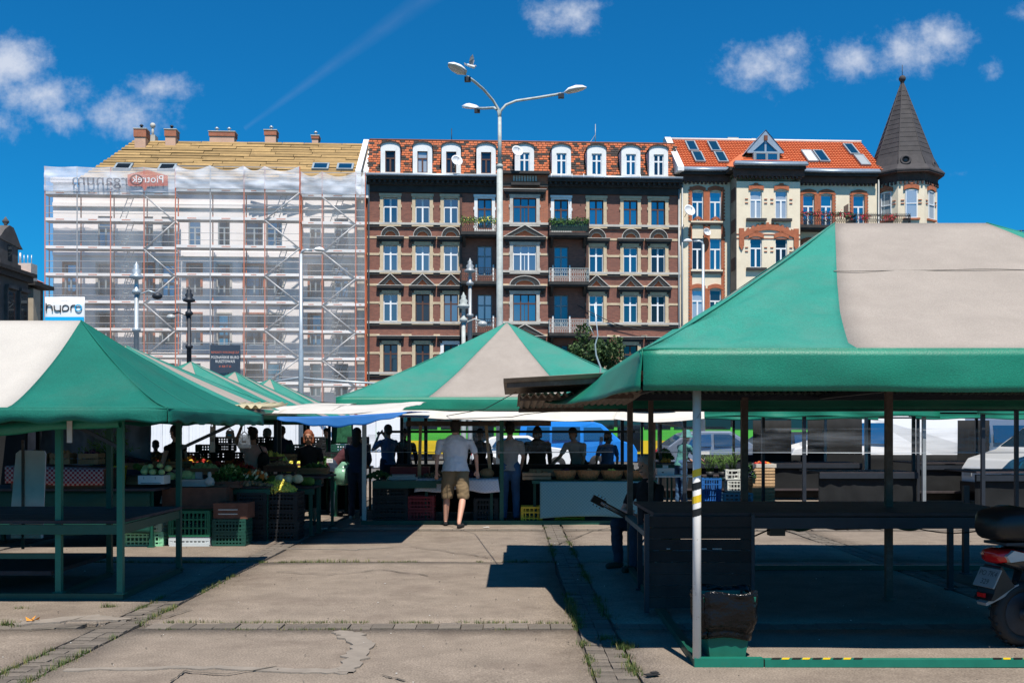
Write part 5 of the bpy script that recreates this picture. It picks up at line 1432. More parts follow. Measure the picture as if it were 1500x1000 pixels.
def right_stall():
    root = thing('market_stall', 'big empty market stall with green and grey hip canopy at the right front', 'market stall', (1.29, 7.0, 0))
    ze = 2.135
    def dr(s):   # left valance pulled outwards and up over the neighbouring corrugated sheet (s: back -> front)
        k = 1 - s
        return (.50 * k ** .9 + .05, .10 * k, .05 * math.sin(math.pi * s))
    canopy(root, .855, 6.6, 6.68, 12.2, ze, 2.98, 4.38, 9.45, 3.52, (.245, .80), val_h=.262, power=1.10, drape={'left': dr}, ripple=.055, wr=.018, bow=.075, seam_t=.58)
    lo = root.location
    # posts
    fp = post(root, 1.262, 6.99, .055, 1.95, .058, 'white_rust', round_=True)
    # hazard tape wound round the front post
    for k in range(4):
        z = .99 + k * .09; b = MB(); 
        for j in range(10):
            t0, t1 = j / 10, (j + 1) / 10; a0, a1 = t0 * 6.3, t1 * 6.3; r = .0305
            b.quad((r * math.cos(a0), r * math.sin(a0), z + .05 * t0), (r * math.cos(a1), r * math.sin(a1), z + .05 * t1), (r * math.cos(a1), r * math.sin(a1), z + .05 * t1 + .05), (r * math.cos(a0), r * math.sin(a0), z + .05 * t0 + .05))
        o = b.obj('hazard_tape', 'tape_yellow' if k % 2 else 'tape_black', fp)
    post(root, 1.36, 11.8, .03, 2.0, .062, 'rust_paint'); post(root, 1.62, 11.95, .03, 2.0, .055, 'rust_paint')
    post(root, 2.70, 11.9, .03, 2.0, .075, 'rust_paint'); post(root, 3.56, 9.68, .02, 2.05, .062, 'rust_paint')
    post(root, 6.35, 7.0, .05, 1.95, .058, 'white_rust', round_=True); post(root, 6.3, 11.8, .03, 2.0, .06, 'rust_paint'); post(root, 5.05, 11.4, .02, 1.0, .06, 'dark_metal', name='leg')
    # ground beams
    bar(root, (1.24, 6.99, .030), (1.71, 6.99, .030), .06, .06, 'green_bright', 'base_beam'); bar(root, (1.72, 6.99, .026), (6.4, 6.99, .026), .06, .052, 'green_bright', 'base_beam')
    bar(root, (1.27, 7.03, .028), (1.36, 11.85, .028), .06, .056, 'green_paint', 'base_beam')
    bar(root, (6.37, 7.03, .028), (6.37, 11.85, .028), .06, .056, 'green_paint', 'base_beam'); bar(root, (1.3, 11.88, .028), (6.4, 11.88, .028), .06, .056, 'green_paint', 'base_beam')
    for x0, x1 in ((1.76, 2.46), (3.27, 3.6)):   # hazard tape on the beam
        n = int((x1 - x0) / .07)
        for k in range(n):
            b = LB(root); xx = x0 + k * .07; b.add([(xx, 6.96, .0545), (xx + .05, 6.96, .0545), (xx + .075, 7.015, .0545), (xx + .025, 7.015, .0545)], [(0, 1, 2, 3)]) if k % 2 else b.add([(xx, 6.96, .0545), (xx + .06, 6.96, .0545), (xx + .085, 7.015, .0545), (xx + .025, 7.015, .0545)], [(0, 1, 2, 3)])
            b.obj('hazard_tape', 'tape_yellow' if k % 2 else 'tape_black', root)
    # upper frame
    for p, q in (((1.26, 6.99, 1.98), (6.4, 6.99, 1.98)), ((1.27, 7, 1.98), (1.36, 11.85, 2.02)), ((6.35, 7, 1.98), (6.35, 11.85, 2.02)), ((1.3, 11.85, 2.02), (6.4, 11.85, 2.02)),
                 ((1.28, 9.5, 2.0), (6.4, 9.5, 2.0)), ((3.56, 7, 2.0), (3.56, 11.8, 2.0)), ((1.3, 7.05, 2.02), (2.98, 9.45, 3.42)), ((1.36, 11.8, 2.02), (2.98, 9.45, 3.42)), ((6.35, 7.05, 2.02), (4.38, 9.45, 3.42)),
                 ((6.35, 11.8, 2.02), (4.38, 9.45, 3.42)), ((2.98, 9.45, 3.42), (4.38, 9.45, 3.42))):
        bar(root, p, q, .045, .045, 'dark_metal', 'frame_bar')
    # long counter, junk hanging under it
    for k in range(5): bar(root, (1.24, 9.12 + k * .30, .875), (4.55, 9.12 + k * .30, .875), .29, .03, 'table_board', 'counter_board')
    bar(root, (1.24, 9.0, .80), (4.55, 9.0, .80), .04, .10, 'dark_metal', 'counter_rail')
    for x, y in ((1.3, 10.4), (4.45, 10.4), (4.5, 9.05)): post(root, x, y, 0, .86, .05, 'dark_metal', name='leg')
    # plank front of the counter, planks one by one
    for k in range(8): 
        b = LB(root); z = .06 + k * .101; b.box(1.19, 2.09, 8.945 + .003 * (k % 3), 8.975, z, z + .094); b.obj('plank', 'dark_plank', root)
    b = LB(root); b.box(1.16, 1.20, 8.94, 9.0, .02, .88); b.box(2.09, 2.12, 8.94, 9.0, .02, .88); split_obj(b, 'plank_frame', 'dark_metal', root)
    b = LB(root)
    for x0, x1 in ((1.63, 1.70), (1.75, 1.83), (1.35, 1.38)): b.box(x0, x1, 8.935, 8.944, .575, .583)
    b.obj('metal_strip', 'grey_metal', root, kind='stuff')
    rag = LB(root); rnd = random.Random(6)
    def rg(s, v):
        x = 2.15 + 2.3 * s; return (x, 9.35 + .05 * noise.noise(Vector((x * 3, v, 0))), .84 - v * (.12 + .06 * noise.noise(Vector((x * 4, 3, 1)))))
    rag.grid(rg, 50, 4); rag.obj('hanging_rags', 'tarp_green', root, thick=.01)
    b = LB(root); b.cbox((2.45, 9.5, .70), (.14, .12, .12), 0); b.obj('junction_box', 'black_plastic', root)
    b = LB(root); b.tube([(2.15, 9.45, .60), (2.4, 9.5, .70), (2.65, 9.5, .69), (2.85, 9.45, .72), (3.0, 9.45, .70), (3.5, 9.4, .72)], .008, 5); b.obj('cable', 'rubber', root)
    b = LB(root); b.tube([(3.58, 9.7, .78)] + [(3.58 + 1.3 * k / 10, 9.8, .76 - .13 * math.sin(math.pi * k / 10)) for k in range(1, 10)] + [(4.9, 9.8, .78)], .006, 5); b.obj('cable', 'rubber', root)
    # left side bench board where the guitarist sits
    b = LB(root); b.beam((1.33, 11.6, .63), (1.30, 9.3, .63), .10, .05); b.obj('side_board', 'cement', root)
    # low dark box bench inside
    return root
right_stall()

def corr_roofs():
    r = thing('corrugated_awning', 'rusty brown corrugated awning sticking out left of the big green canopy', 'awning', (0.6, 12.4, 0))
    corrugated_y(r, -.08, 1.25, 9.50, 11.4, 2.075, 2.15, 2.03, 2.09, 'corr_brown')
    corrugated(r, .06, 1.32, 10.3, 12.7, 1.965, 2.0, 1.90, 1.91, 'corr_brown', sheets=2)
    for p, q in (((-.05, 9.60, 2.035), (1.25, 9.60, 2.10)), ((.08, 12.55, 1.86), (1.3, 12.55, 1.88)), ((.08, 10.55, 1.94), (1.25, 10.55, 1.97))): bar(r, p, q, .04, .05, 'rust_paint', 'purlin')
    for x, y in ((.06, 12.5), (.05, 10.5)): 
        pass
    r2 = thing('corrugated_awning', 'long dark corrugated plastic roof running behind the big canopy to the right', 'awning', (4, 12.8, 0))
    corrugated(r2, .10, 8.6, 11.7, 13.55, 2.045, 2.06, 1.905, 1.92, 'corr_clear', sheets=7)
    for y, z in ((11.9, 1.99), (12.7, 1.95), (13.45, 1.89)): bar(r2, (.12, y, z), (8.6, y, z + .012), .04, .06, 'dark_metal', 'purlin')
    for x in (2.2, 4.4, 6.6, 8.5): post(r2, x, 13.4, 0, 1.88, .045, 'dark_metal') if x > 6 else None
    # bare twig and wire rising from the awning
    b = MB(); b.tube([(0, 0, 0), (.02, 0, .2), (-.03, .01, .34), (-.04, 0, .45), (-.01, 0, .55), (-.05, 0, .9)], [.012, .011, .010, .009, .007, .006], 6)
    b.tube([(-.05, 0, .55), (-.10, .02, .66)], .004, 4); t = b.obj('bare_twig', 'galv', loc=(.95, 11.2, 2.10)); tag(t, 'thin bare pale stick standing up beside the green canopy corner', 'stick')
corr_roofs()

def left_stall():
    root = thing('market_stall', 'empty market stall with green and white canopy and bare dark table at the left front', 'market stall', (-5.8, 9.85, 0))
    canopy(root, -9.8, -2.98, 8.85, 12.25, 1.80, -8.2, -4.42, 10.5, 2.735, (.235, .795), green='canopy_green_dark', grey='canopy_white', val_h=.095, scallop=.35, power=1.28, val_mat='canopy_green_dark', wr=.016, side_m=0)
    for x, y in ((-4.36, 9.86), (-3.745, 9.80), (-3.79, 11.65), (-4.46, 11.35), (-9.2, 9.86), (-9.2, 11.65)):
        f = y < 10
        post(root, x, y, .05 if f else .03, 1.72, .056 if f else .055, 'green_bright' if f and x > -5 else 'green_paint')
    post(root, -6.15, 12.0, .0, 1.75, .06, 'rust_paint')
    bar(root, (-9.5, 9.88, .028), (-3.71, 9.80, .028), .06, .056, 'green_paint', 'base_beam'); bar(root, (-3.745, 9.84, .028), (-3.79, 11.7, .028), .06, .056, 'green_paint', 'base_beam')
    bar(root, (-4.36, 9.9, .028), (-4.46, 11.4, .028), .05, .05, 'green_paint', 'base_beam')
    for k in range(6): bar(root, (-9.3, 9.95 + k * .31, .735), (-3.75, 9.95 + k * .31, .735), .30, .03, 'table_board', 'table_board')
    bar(root, (-9.3, 9.82, .665), (-3.72, 9.79, .665), .035, .09, 'green_paint', 'table_rail'); bar(root, (-3.74, 9.82, .665), (-3.79, 11.65, .665), .035, .09, 'green_paint', 'table_rail')
    bar(root, (-9.3, 9.9, .40), (-4.4, 9.9, .40), .035, .05, 'green_paint', 'stretcher')
    for p, q in (((-9.3, 9.85, 1.73), (-3.1, 9.85, 1.73)), ((-9.3, 11.7, 1.73), (-3.1, 11.7, 1.73)), ((-3.1, 8.95, 1.74), (-3.1, 12.1, 1.74)), ((-9.6, 8.95, 1.74), (-3.1, 8.95, 1.74)), ((-3.75, 9.8, 1.72), (-3.75, 11.7, 1.72)),
                 ((-3.1, 9, 1.75), (-4.42, 10.5, 2.65)), ((-3.1, 12.1, 1.75), (-4.42, 10.5, 2.65)), ((-8.2, 10.5, 2.65), (-4.42, 10.5, 2.65)), ((-3.79, 11.65, 1.4), (-3.2, 12.0, 1.72)), ((-3.76, 9.8, 1.45), (-4.3, 9.8, 1.72))):
        bar(root, p, q, .035, .035, 'dark_metal', 'frame_bar')
    # rolled side sheet sagging under the front eave
    b = LB(root)
    def roll(s, v):
        x = -6.9 + 3.32 * s; a = v * 2 * math.pi; sg = .10 * math.sin(math.pi * min(1, s * 1.15)) ** 2
        r = .066 * (1 + .25 * noise.noise(Vector((x * 3, math.cos(a), math.sin(a))))) * (1 - .35 * s)
        return (x, 9.35 + r * math.cos(a), 1.70 - .085 - sg + .045 * s * 1.6 + r * 1.2 * math.sin(a))
    b.grid(roll, 60, 12); b.obj('rolled_sheet', 'valance_green', root)
    b = LB(root); b.box(-4.03, -3.985, 9.27, 9.28, 1.50, 1.73); b.obj('strap', 'tarp_white', root)
    # black pallet board and low shelf
    b = LB(root); b.box(-9.3, -4.5, 10.0, 11.5, .20, .24); b.obj('low_shelf', 'table_board', root)
    ob = thing('leaning_board', 'tall pale rounded board standing behind the bare table of the left stall', 'board', (-5.78, 12.25, 0))
    bb = MB(); bb.prism([(-.235, .38), (.17, .38), (.205, 1.33), (.19, 1.37), (-.10, 1.38), (-.15, 1.34)], -.012, .012); bb.obj('panel', 'board_white', ob)
    MB().box(-.075, -.045, -.03, -.013, .2, 1.5).obj('strap', 'rust_paint', ob); MB().box(-.2, .16, -.03, .03, .33, .378).obj('foot', 'board_white', ob)
left_stall()

def middle_stall():
    root = thing('market_stall', 'market stall with pointed green and grey pyramid canopy in the middle', 'market stall', (-.1, 20, 0))
    canopy(root, -2.95, 2.75, 17.2, 22.8, 2.17, -.11, -.09, 20, 3.72, (.27, .69), val_h=.20, power=1.10, wr=.02)
    for x, y, m in ((-2.56, 17.75, 'galv'), (-.18, 17.8, 'green_paint'), (2.45, 17.75, 'rust_paint'), (-2.4, 22.3, 'dark_metal'), (2.4, 22.3, 'dark_metal'), (-2.05, 20.4, 'dark_metal'), (-1.8, 21.4, 'dark_metal'), (-1.1, 20.9, 'dark_metal')):
        post(root, x, y, .02, 2.1, .07, m)
    bar(root, (-2.6, 17.66, .035), (2.9, 17.66, .035), .08, .07, 'green_paint', 'base_beam')
    for p, q in (((-2.8, 17.5, 2.1), (2.6, 17.5, 2.1)), ((-2.8, 22.5, 2.1), (2.6, 22.5, 2.1)), ((-2.7, 17.4, 2.1), (-2.7, 22.6, 2.1)), ((2.55, 17.4, 2.1), (2.55, 22.6, 2.1)), ((-2.7, 17.4, 2.12), (-.1, 20, 3.62)), ((2.55, 17.4, 2.12), (-.1, 20, 3.62)), ((-2.4, 20, 1.6), (2.4, 20, 1.6))):
        bar(root, p, q, .05, .05, 'dark_metal', 'frame_bar')
    # green counters left and right
    bar(root, (-2.4, 17.95, .73), (-1.1, 17.95, .73), .7, .05, 'green_paint', 'counter'); bar(root, (-2.4, 17.62, .69), (-1.3, 17.62, .69), .03, .12, 'green_paint', 'counter_rail')
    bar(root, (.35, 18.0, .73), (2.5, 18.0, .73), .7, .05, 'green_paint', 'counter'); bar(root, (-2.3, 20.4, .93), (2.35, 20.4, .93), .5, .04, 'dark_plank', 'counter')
    for x in (-2.35, -1.2, .4, 2.4): post(root, x, 18.1, .02, .70, .05, 'green_paint', name='leg')
    # cloths
    t = thing('trestle_table', 'table under a white printed cloth in front of the man in khaki shorts', 'table', (-.95, 18.05, 0))
    b = LB(t); b.box(-1.62, -.28, 17.75, 18.4, .745, .77); b.obj('tabletop', 'table_board', t)
    for x in (-1.5, -.36): post(t, x, 18.0, 0, .745, .05, 'green_paint', name='leg')
    c = MB()
    def cl(s, v):
        x = -1.66 + 1.42 * s
        if v < .6: return (x, 18.42 - .68 * v / .6, .782 + .004 * noise.noise(Vector((x * 4, v * 4, 0))))
        q = (v - .6) / .4; return (x + (s - .5) * .06 * q, 17.735 - .03 * q + .015 * math.sin(x * 16) * q, .782 - (.19 + .05 * abs(s - .5) * 2 + .02 * math.sin(x * 9)) * q)
    c.grid(cl, 40, 16); o = c.obj('tablecloth', 'cloth_white', thick=.004); tag(o, 'white printed tablecloth hanging over the table before the man in shorts', 'tablecloth')
    c = MB()
    def cl(s, v):
        x = .48 + 1.72 * s; lo = .11 + .05 * math.sin(s * 3) 
        return (x, 17.60 + .012 * math.sin(x * 9) * v + .02 * noise.noise(Vector((x * 2, v * 2, 4))), .745 - (.745 - lo) * v - (.02 * s * v))
    c.grid(cl, 40, 20); o = c.obj('table_skirt', 'check_blue', thick=.004); tag(o, 'pale blue checked cloth hanging down the front of the basket counter', 'tablecloth')
    # clear plastic windbreak
    for x0, x1, y, za, zb, lab in ((-2.5, 1.75, 17.72, 1.56, 1.25, 'clear plastic strip stretched across the middle stall at head height'), (2.5, 10.5, 17.9, 1.66, 1.24, 'clear plastic strip stretched along the dark stalls behind the big canopy')):
        f = MB()
        def fl(s, v):
            x = x0 + (x1 - x0) * s; return (x, y + .03 * noise.noise(Vector((x * 1.5, v * 5, 2))), za + (zb - za) * v + .02 * noise.noise(Vector((x * .7, v, 8))))
        f.grid(fl, 60, 12); o = f.obj('plastic_windbreak', 'film'); tag(o, lab, 'plastic sheet')
        f = MB(); f.tube([(x0, y, zb), ((x0 + x1) / 2, y, zb - .012), (x1, y, zb)], .006, 5); o2 = f.obj('hem', 'galv', o)
    # lean-to sheets
    def sheet(label, m, pts, sagz=.06, nu=30, nv=12, wav=.02, name='tarpaulin', th=.004):
        """pts: corners near-left, near-right, far-right, far-left"""
        P = [Vector(p) for p in pts]; b = MB()
        def fn(s, v):
            a = P[0].lerp(P[1], s); c = P[3].lerp(P[2], s); q = a.lerp(c, v)
            q.z += -sagz * math.sin(math.pi * s) * math.sin(math.pi * v) + wav * noise.noise(Vector((q.x * 1.6, q.y * 1.6, 5))) - sagz * .6 * (1 - v) * math.sin(math.pi * s)
            return q
        b.grid(fn, nu, nv); o = b.obj(name, m, thick=th); tag(o, label, 'tarpaulin'); return o
    sheet('long white tarpaulin drooping below the middle green canopy', 'tarp_white', [(-2.5, 16.7, 1.86), (1.7, 16.75, 1.785), (1.9, 17.5, 2.09), (-2.85, 17.5, 2.12)], .05)
    sheet('white tarpaulin end drooping right of the middle canopy, beside the posts', 'tarp_white', [(1.65, 16.65, 1.80), (3.1, 16.5, 1.80), (3.3, 17.6, 2.06), (1.85, 17.6, 2.07)], .06)
    sheet('crumpled pale tarpaulin over the gap between left and middle stalls', 'tarp_white', [(-4.3, 15.0, 1.84), (-2.7, 14.7, 1.88), (-2.6, 17.4, 2.10), (-4.8, 17.2, 1.98)], .03, wav=.06)
    bl_ = sheet('blue tarpaulin stretched over the aisle left of the middle stall', 'tarp_blue', [(-3.15, 13.75, 1.80), (-1.42, 13.85, 1.87), (-1.35, 16.9, 1.92), (-3.2, 16.8, 1.84)], .03, wav=.015)
    fb = MB(); fb.grid(lambda s, v: (-3.15 + 1.73 * s, 13.74 + .10 * s - .03 * v, 1.80 + .07 * s - .018 * math.sin(math.pi * s) - v * (.02 + .13 * math.sin(math.pi * min(1, s * .95 + .03)) + .012 * math.sin(s * 30))), 40, 5)
    fb.obj('hanging_edge', 'tarp_blue', bl_, thick=.003)
    sheet('white sheet lying over the blue tarpaulin above the aisle', 'tarp_white', [(-3.3, 14.0, 1.84), (-1.5, 13.95, 1.90), (-1.4, 16.7, 2.06), (-3.3, 16.6, 2.02)], .02, wav=.05)
    b = MB()
    sheet('faded grey tarpaulin corner hanging near the grey van beyond the posts', 'canopy_grey', [(1.9, 17.2, 1.86), (2.9, 17.3, 1.66), (3.0, 18.2, 1.9), (2.3, 18.2, 1.95)], .02)
    w = MB(); w.tube([(-1.1, 17.0, 1.86), (-.4, 15, 1.93), (.05, 11, 2.03)], .006, 4); o = w.obj('guy_rope', 'rubber'); tag(o, 'thin black rope from the white tarpaulin up to the rusty awning', 'rope')
    w = MB(); w.tube([(-1.2, 16.73, 1.80), (0, 16.72, 1.84), (.2, 16.6, 1.88), (1.2, 16.2, 1.98)], .006, 4); o = w.obj('guy_rope', 'rubber'); tag(o, 'thin black line running along the face of the long white tarpaulin', 'rope')
    # yellow corrugated awning
    r = thing('corrugated_awning', 'pale yellow corrugated awning between the left stall and the white tarpaulin', 'awning', (-3.9, 14.5, 0))
    corrugated(r, -4.7, -3.35, 13.6, 15.2, 1.93, 1.93, 2.02, 2.02, 'corr_yellow', per=.11, amp=.025)
    bar(r, (-4.7, 13.65, 1.88), (-3.35, 13.65, 1.88), .04, .04, 'rust_paint', 'purlin')
middle_stall()

def back_row():
    # left receding row of pyramid canopies
    spec = [(-6.0, 15.9, 2.3, 'green and grey canopy directly behind the left stall, nearest of the receding row'), (-6.15, 19.6, 2.2, 'second pointed green canopy in the receding left row'),
            (-6.2, 22.9, 2.1, 'third pointed green canopy in the receding left row'), (-6.15, 26.0, 2.1, 'farthest small green canopy in the receding left row')]
    for cx, cy, h, lab in spec:
        r = thing('market_stall', lab, 'market stall', (cx, cy, 0), 0, 'row of pointed canopies on the left')
        y0 = cy - (2.4 if cy < 17 else 1.7); y1 = cy + 1.7
        canopy(r, cx - h, cx + h, y0, y1, 1.92, cx, cx + .01, cy, 2.93, (.30, .70), val_h=.12, power=1.1)
        for sx in (-1, 1):
            for yy in (y0 + .3, y1 - .2):
              if not (cy < 17 and yy < cy and sx > 0): post(r, cx + sx * (h - .25), yy, 0, 1.85, .06, 'green_paint' if yy < 15 else 'dark_metal')
        bar(r, (cx - h + .2, y0 + .3, 1.82), (cx + h - .2, y0 + .3, 1.82), .04, .04, 'dark_metal', 'frame_bar'); bar(r, (cx + h - .25, y0 + .3, 1.82), (cx + h - .25, y1 - .2, 1.82), .04, .04, 'dark_metal', 'frame_bar')
    # tables of that row with a green sheet hanging in front
    r = thing('produce_table', 'long produce table hung with dark green sheeting behind the left stall', 'table', (-6.3, 14.6, 0))
    for k in range(3): bar(r, (-10, 14.25 + k * .36, .80), (-4.9, 14.25 + k * .36, .80), .35, .03, 'table_board', 'table_board')
    for x in (-9.8, -7.5, -5.0): post(r, x, 14.2, 0, .78, .05, 'green_paint', name='leg'); post(r, x, 15.1, 0, .78, .05, 'green_paint', name='leg')
    b = LB(r)
    b.grid(lambda s, v: (-10 + 5.0 * s, 14.14 + .03 * noise.noise(Vector((s * 14, v * 3, 2))), .79 - .60 * v + .05 * noise.noise(Vector((s * 7, 1, 1))) * v), 70, 10); b.obj('hanging_sheet', 'tarp_green', r, thick=.006)
    c = MB(); c.grid(lambda s, v: (-6.95 + 1.35 * s + .02 * v, 14.02 + (.9 - .9 * min(1, v * 2)) - .02 * v, .83 + .30 * (1 if v <= .5 else 1 - (v - .5) * 1.55 + .08 * math.sin(s * 8) * (v - .5)) - .04 * s), 20, 8)
    o = c.obj('tablecloth', 'gingham', thick=.004); tag(o, 'red and white gingham cloth over the raised table at the left', 'tablecloth')
    b = MB(); b.box(-6.9, -5.65, 14.1, 14.9, .815, 1.09); o = b.obj('display_box', 'wood_red'); tag(o, 'long low display box under the red gingham cloth', 'box')
    # right rear row: dark stalls with long tables
    for i, (x0, x1, y0, y1, ze, lab) in enumerate([(2.9, 7.6, 18.2, 21.6, 1.98, 'dark stall with green sheeting roof behind the big canopy'), (7.8, 13.8, 17.2, 20.6, 2.02, 'dark stall with green edged flat roof at the far right'),
                                                    (3.2, 8.4, 23.5, 27.0, 2.0, 'farther dark stall before the parked cars'), (8.8, 14.6, 22.5, 26.0, 2.0, 'farthest dark stall on the right before the white vans')]):
        r = thing('market_stall', lab, 'market stall', ((x0 + x1) / 2, (y0 + y1) / 2, 0), 0, 'dark flat roofed stalls behind the big canopy')
        b = LB(r); b.grid(lambda s, v: (x0 + (x1 - x0) * s, y0 + (y1 - y0) * v, ze + .22 * math.sin(math.pi * v) + .03 * noise.noise(Vector((s * 6, v * 4, i)))), 24, 10); b.obj('roof_sheet', 'valance_green' if i % 2 == 0 else 'canopy_green_dark', r, thick=.006)
        b = LB(r); b.grid(lambda s, v: (x0 + (x1 - x0) * s, y0 - .02 + .03 * noise.noise(Vector((s * 9, v, 2))), ze - .12 * v - .02 * math.sin(s * 20) * v), 40, 4); b.obj('valance', 'valance_green', r, thick=.005)
        for x in (x0 + .2, (x0 + x1) / 2, x1 - .2):
            for y in (y0 + .2, y1 - .2): post(r, x, y, 0, ze - .04, .06, 'dark_metal' if x != x1 - .2 else 'grey_metal')
        for y in (y0 + .2, y1 - .2): bar(r, (x0, y, ze - .05), (x1, y, ze - .05), .04, .04, 'dark_metal', 'frame_bar')
        tx0 = x0 + (2.7 if i == 0 else .2)
        for k in range(4): bar(r, (tx0, y0 + .6 + k * .33, .85 + .05 * (i % 2)), (x1 - .2, y0 + .6 + k * .33, .85 + .05 * (i % 2)), .32, .03, 'table_board', 'table_board')
        sk = LB(r); sk.grid(lambda s, v: (tx0 + (x1 - .2 - tx0) * s, y0 + .50 + .03 * noise.noise(Vector((s * 12, v * 3, i))), .86 - .80 * v), 40, 6); sk.obj('table_skirt', 'shade_black', r, thick=.006)  # added black skirt that darkens the space under the table
        bar(r, (tx0, y0 + .45, .80), (x1 - .2, y0 + .45, .80), .04, .1, 'dark_metal', 'table_rail'); bar(r, (tx0, y0 + .7, .25), (x1 - .2, y0 + .7, .25), .7, .04, 'table_board', 'low_shelf')
    # added black sheets make the deep shade behind the stalls; one plastic curtain
    def wall(label, x0, x1, y, z0, z1, m, folds=9, amp=.03):
        b = MB(); b.grid(lambda s, v: (x0 + (x1 - x0) * s, y + amp * math.sin(s * folds * (x1 - x0)) + amp * noise.noise(Vector((s * 9, v * 3, y))), z0 + (z1 - z0) * v), max(20, int((x1 - x0) * 14)), 6)
        o = b.obj('hanging_sheet', m, thick=.006); tag(o, label, 'sheet')
    wall('added black sheet for the deep shade behind the pale leaning board at far left', -12.5, -8.0, 16.9, .02, 1.9, 'shade_black')
    wall('dim blue grey plastic curtain hanging behind the gingham table', -8.0, -6.15, 17.4, .9, 1.9, 'curtain', 14, .05)
    wall('added black sheet for the deep shade behind the crates of the left vegetable stall', -9.5, -4.3, 17.9, .02, .86, 'shade_black')
    wall('added black sheet for the shade under the back counter of the middle stall', -2.35, 2.4, 20.2, .02, .95, 'shade_black')
    wall('added black sheet for the shade beside the far end of the aisle', -4.9, -3.05, 20.8, .02, 1.1, 'shade_black')
    wall('added black sheet for the shade low in the stall behind the guitarist', 1.6, 2.55, 19.3, .02, .62, 'shade_black')
    wall('added black sheet for the shade along the last row of stalls before the cars', 5.0, 15.0, 27.6, .02, .98, 'shade_black')
    wall('added black sheet for the dark area behind the crates with chives', 6.4, 7.42, 27.2, .02, 1.9, 'shade_black')
    wall('added black sheet for the dark area left of the white van', 7.85, 9.3, 27.2, .02, 1.95, 'shade_black')
    wall('added black sheet for the dark area between the grey van and the silver van', 11.75, 12.6, 27.0, .02, 1.9, 'shade_black')
    # hoarding under the scaffold
    h = thing('site_hoarding', 'white corrugated site hoarding standing below the scaffolding', 'hoarding', (-13, 46, 0))
    k = 0; x = -16.9
    while x < -5.5:
        b = LB(h); n = 8; b.prism([(x, 0), (x + 1.18, 0), (x + 1.18, 2.25), (x, 2.25)], 46, 46.04)
        for q in range(7): b.box(x + .1 + q * .16, x + .15 + q * .16, 45.975, 45.999, .05, 2.2)
        b.obj('panel', 'hoard', h); x += 1.2
back_row()
# ------------------------------------------------------------------ street lamps
def lamp_head(b, p, d, L_=.85, w=.17, m=0, mg=1):
    """cobra style head starting at p pointing along d"""
    d = Vector(d).normalized(); a = d.cross(Vector((0, 0, 1))).normalized(); up = a.cross(d)
    n = 12; secs = [(0, .05, .05, .03), (.12, .09, .08, .05), (.3, .95, .75, .35), (.6, 1.0, 1.0, .45), (.85, .7, .7, .35), (1.0, .12, .2, .1)]
    vs = []; fs = []
    for t, ww, hu, hd in secs:
        for k in range(n):
            an = 2 * math.pi * k / n; c, s = math.cos(an), math.sin(an)
            vs.append(Vector(p) + d * (L_ * t) + a * (w * ww * c) + up * ((.15 * hu if s > 0 else .13 * hd) * s + .02))
    for i in range(len(secs) - 1):
        for k in range(n): fs.append((i * n + k, i * n + (k + 1) % n, (i + 1) * n + (k + 1) % n, (i + 1) * n + k))
    fs.append(tuple(range(n))[::-1]); fs.append(tuple((len(secs) - 1) * n + k for k in range(n)))
    base = len(b.v); b.add(vs, fs, m, True)
    for i, f in enumerate(b.f[-len(fs):]):
        k = i % n; sec = i // n
        if i < (len(secs) - 1) * n and n // 2 <= k < n and sec >= 1: b.m[len(b.m) - len(fs) + i] = mg
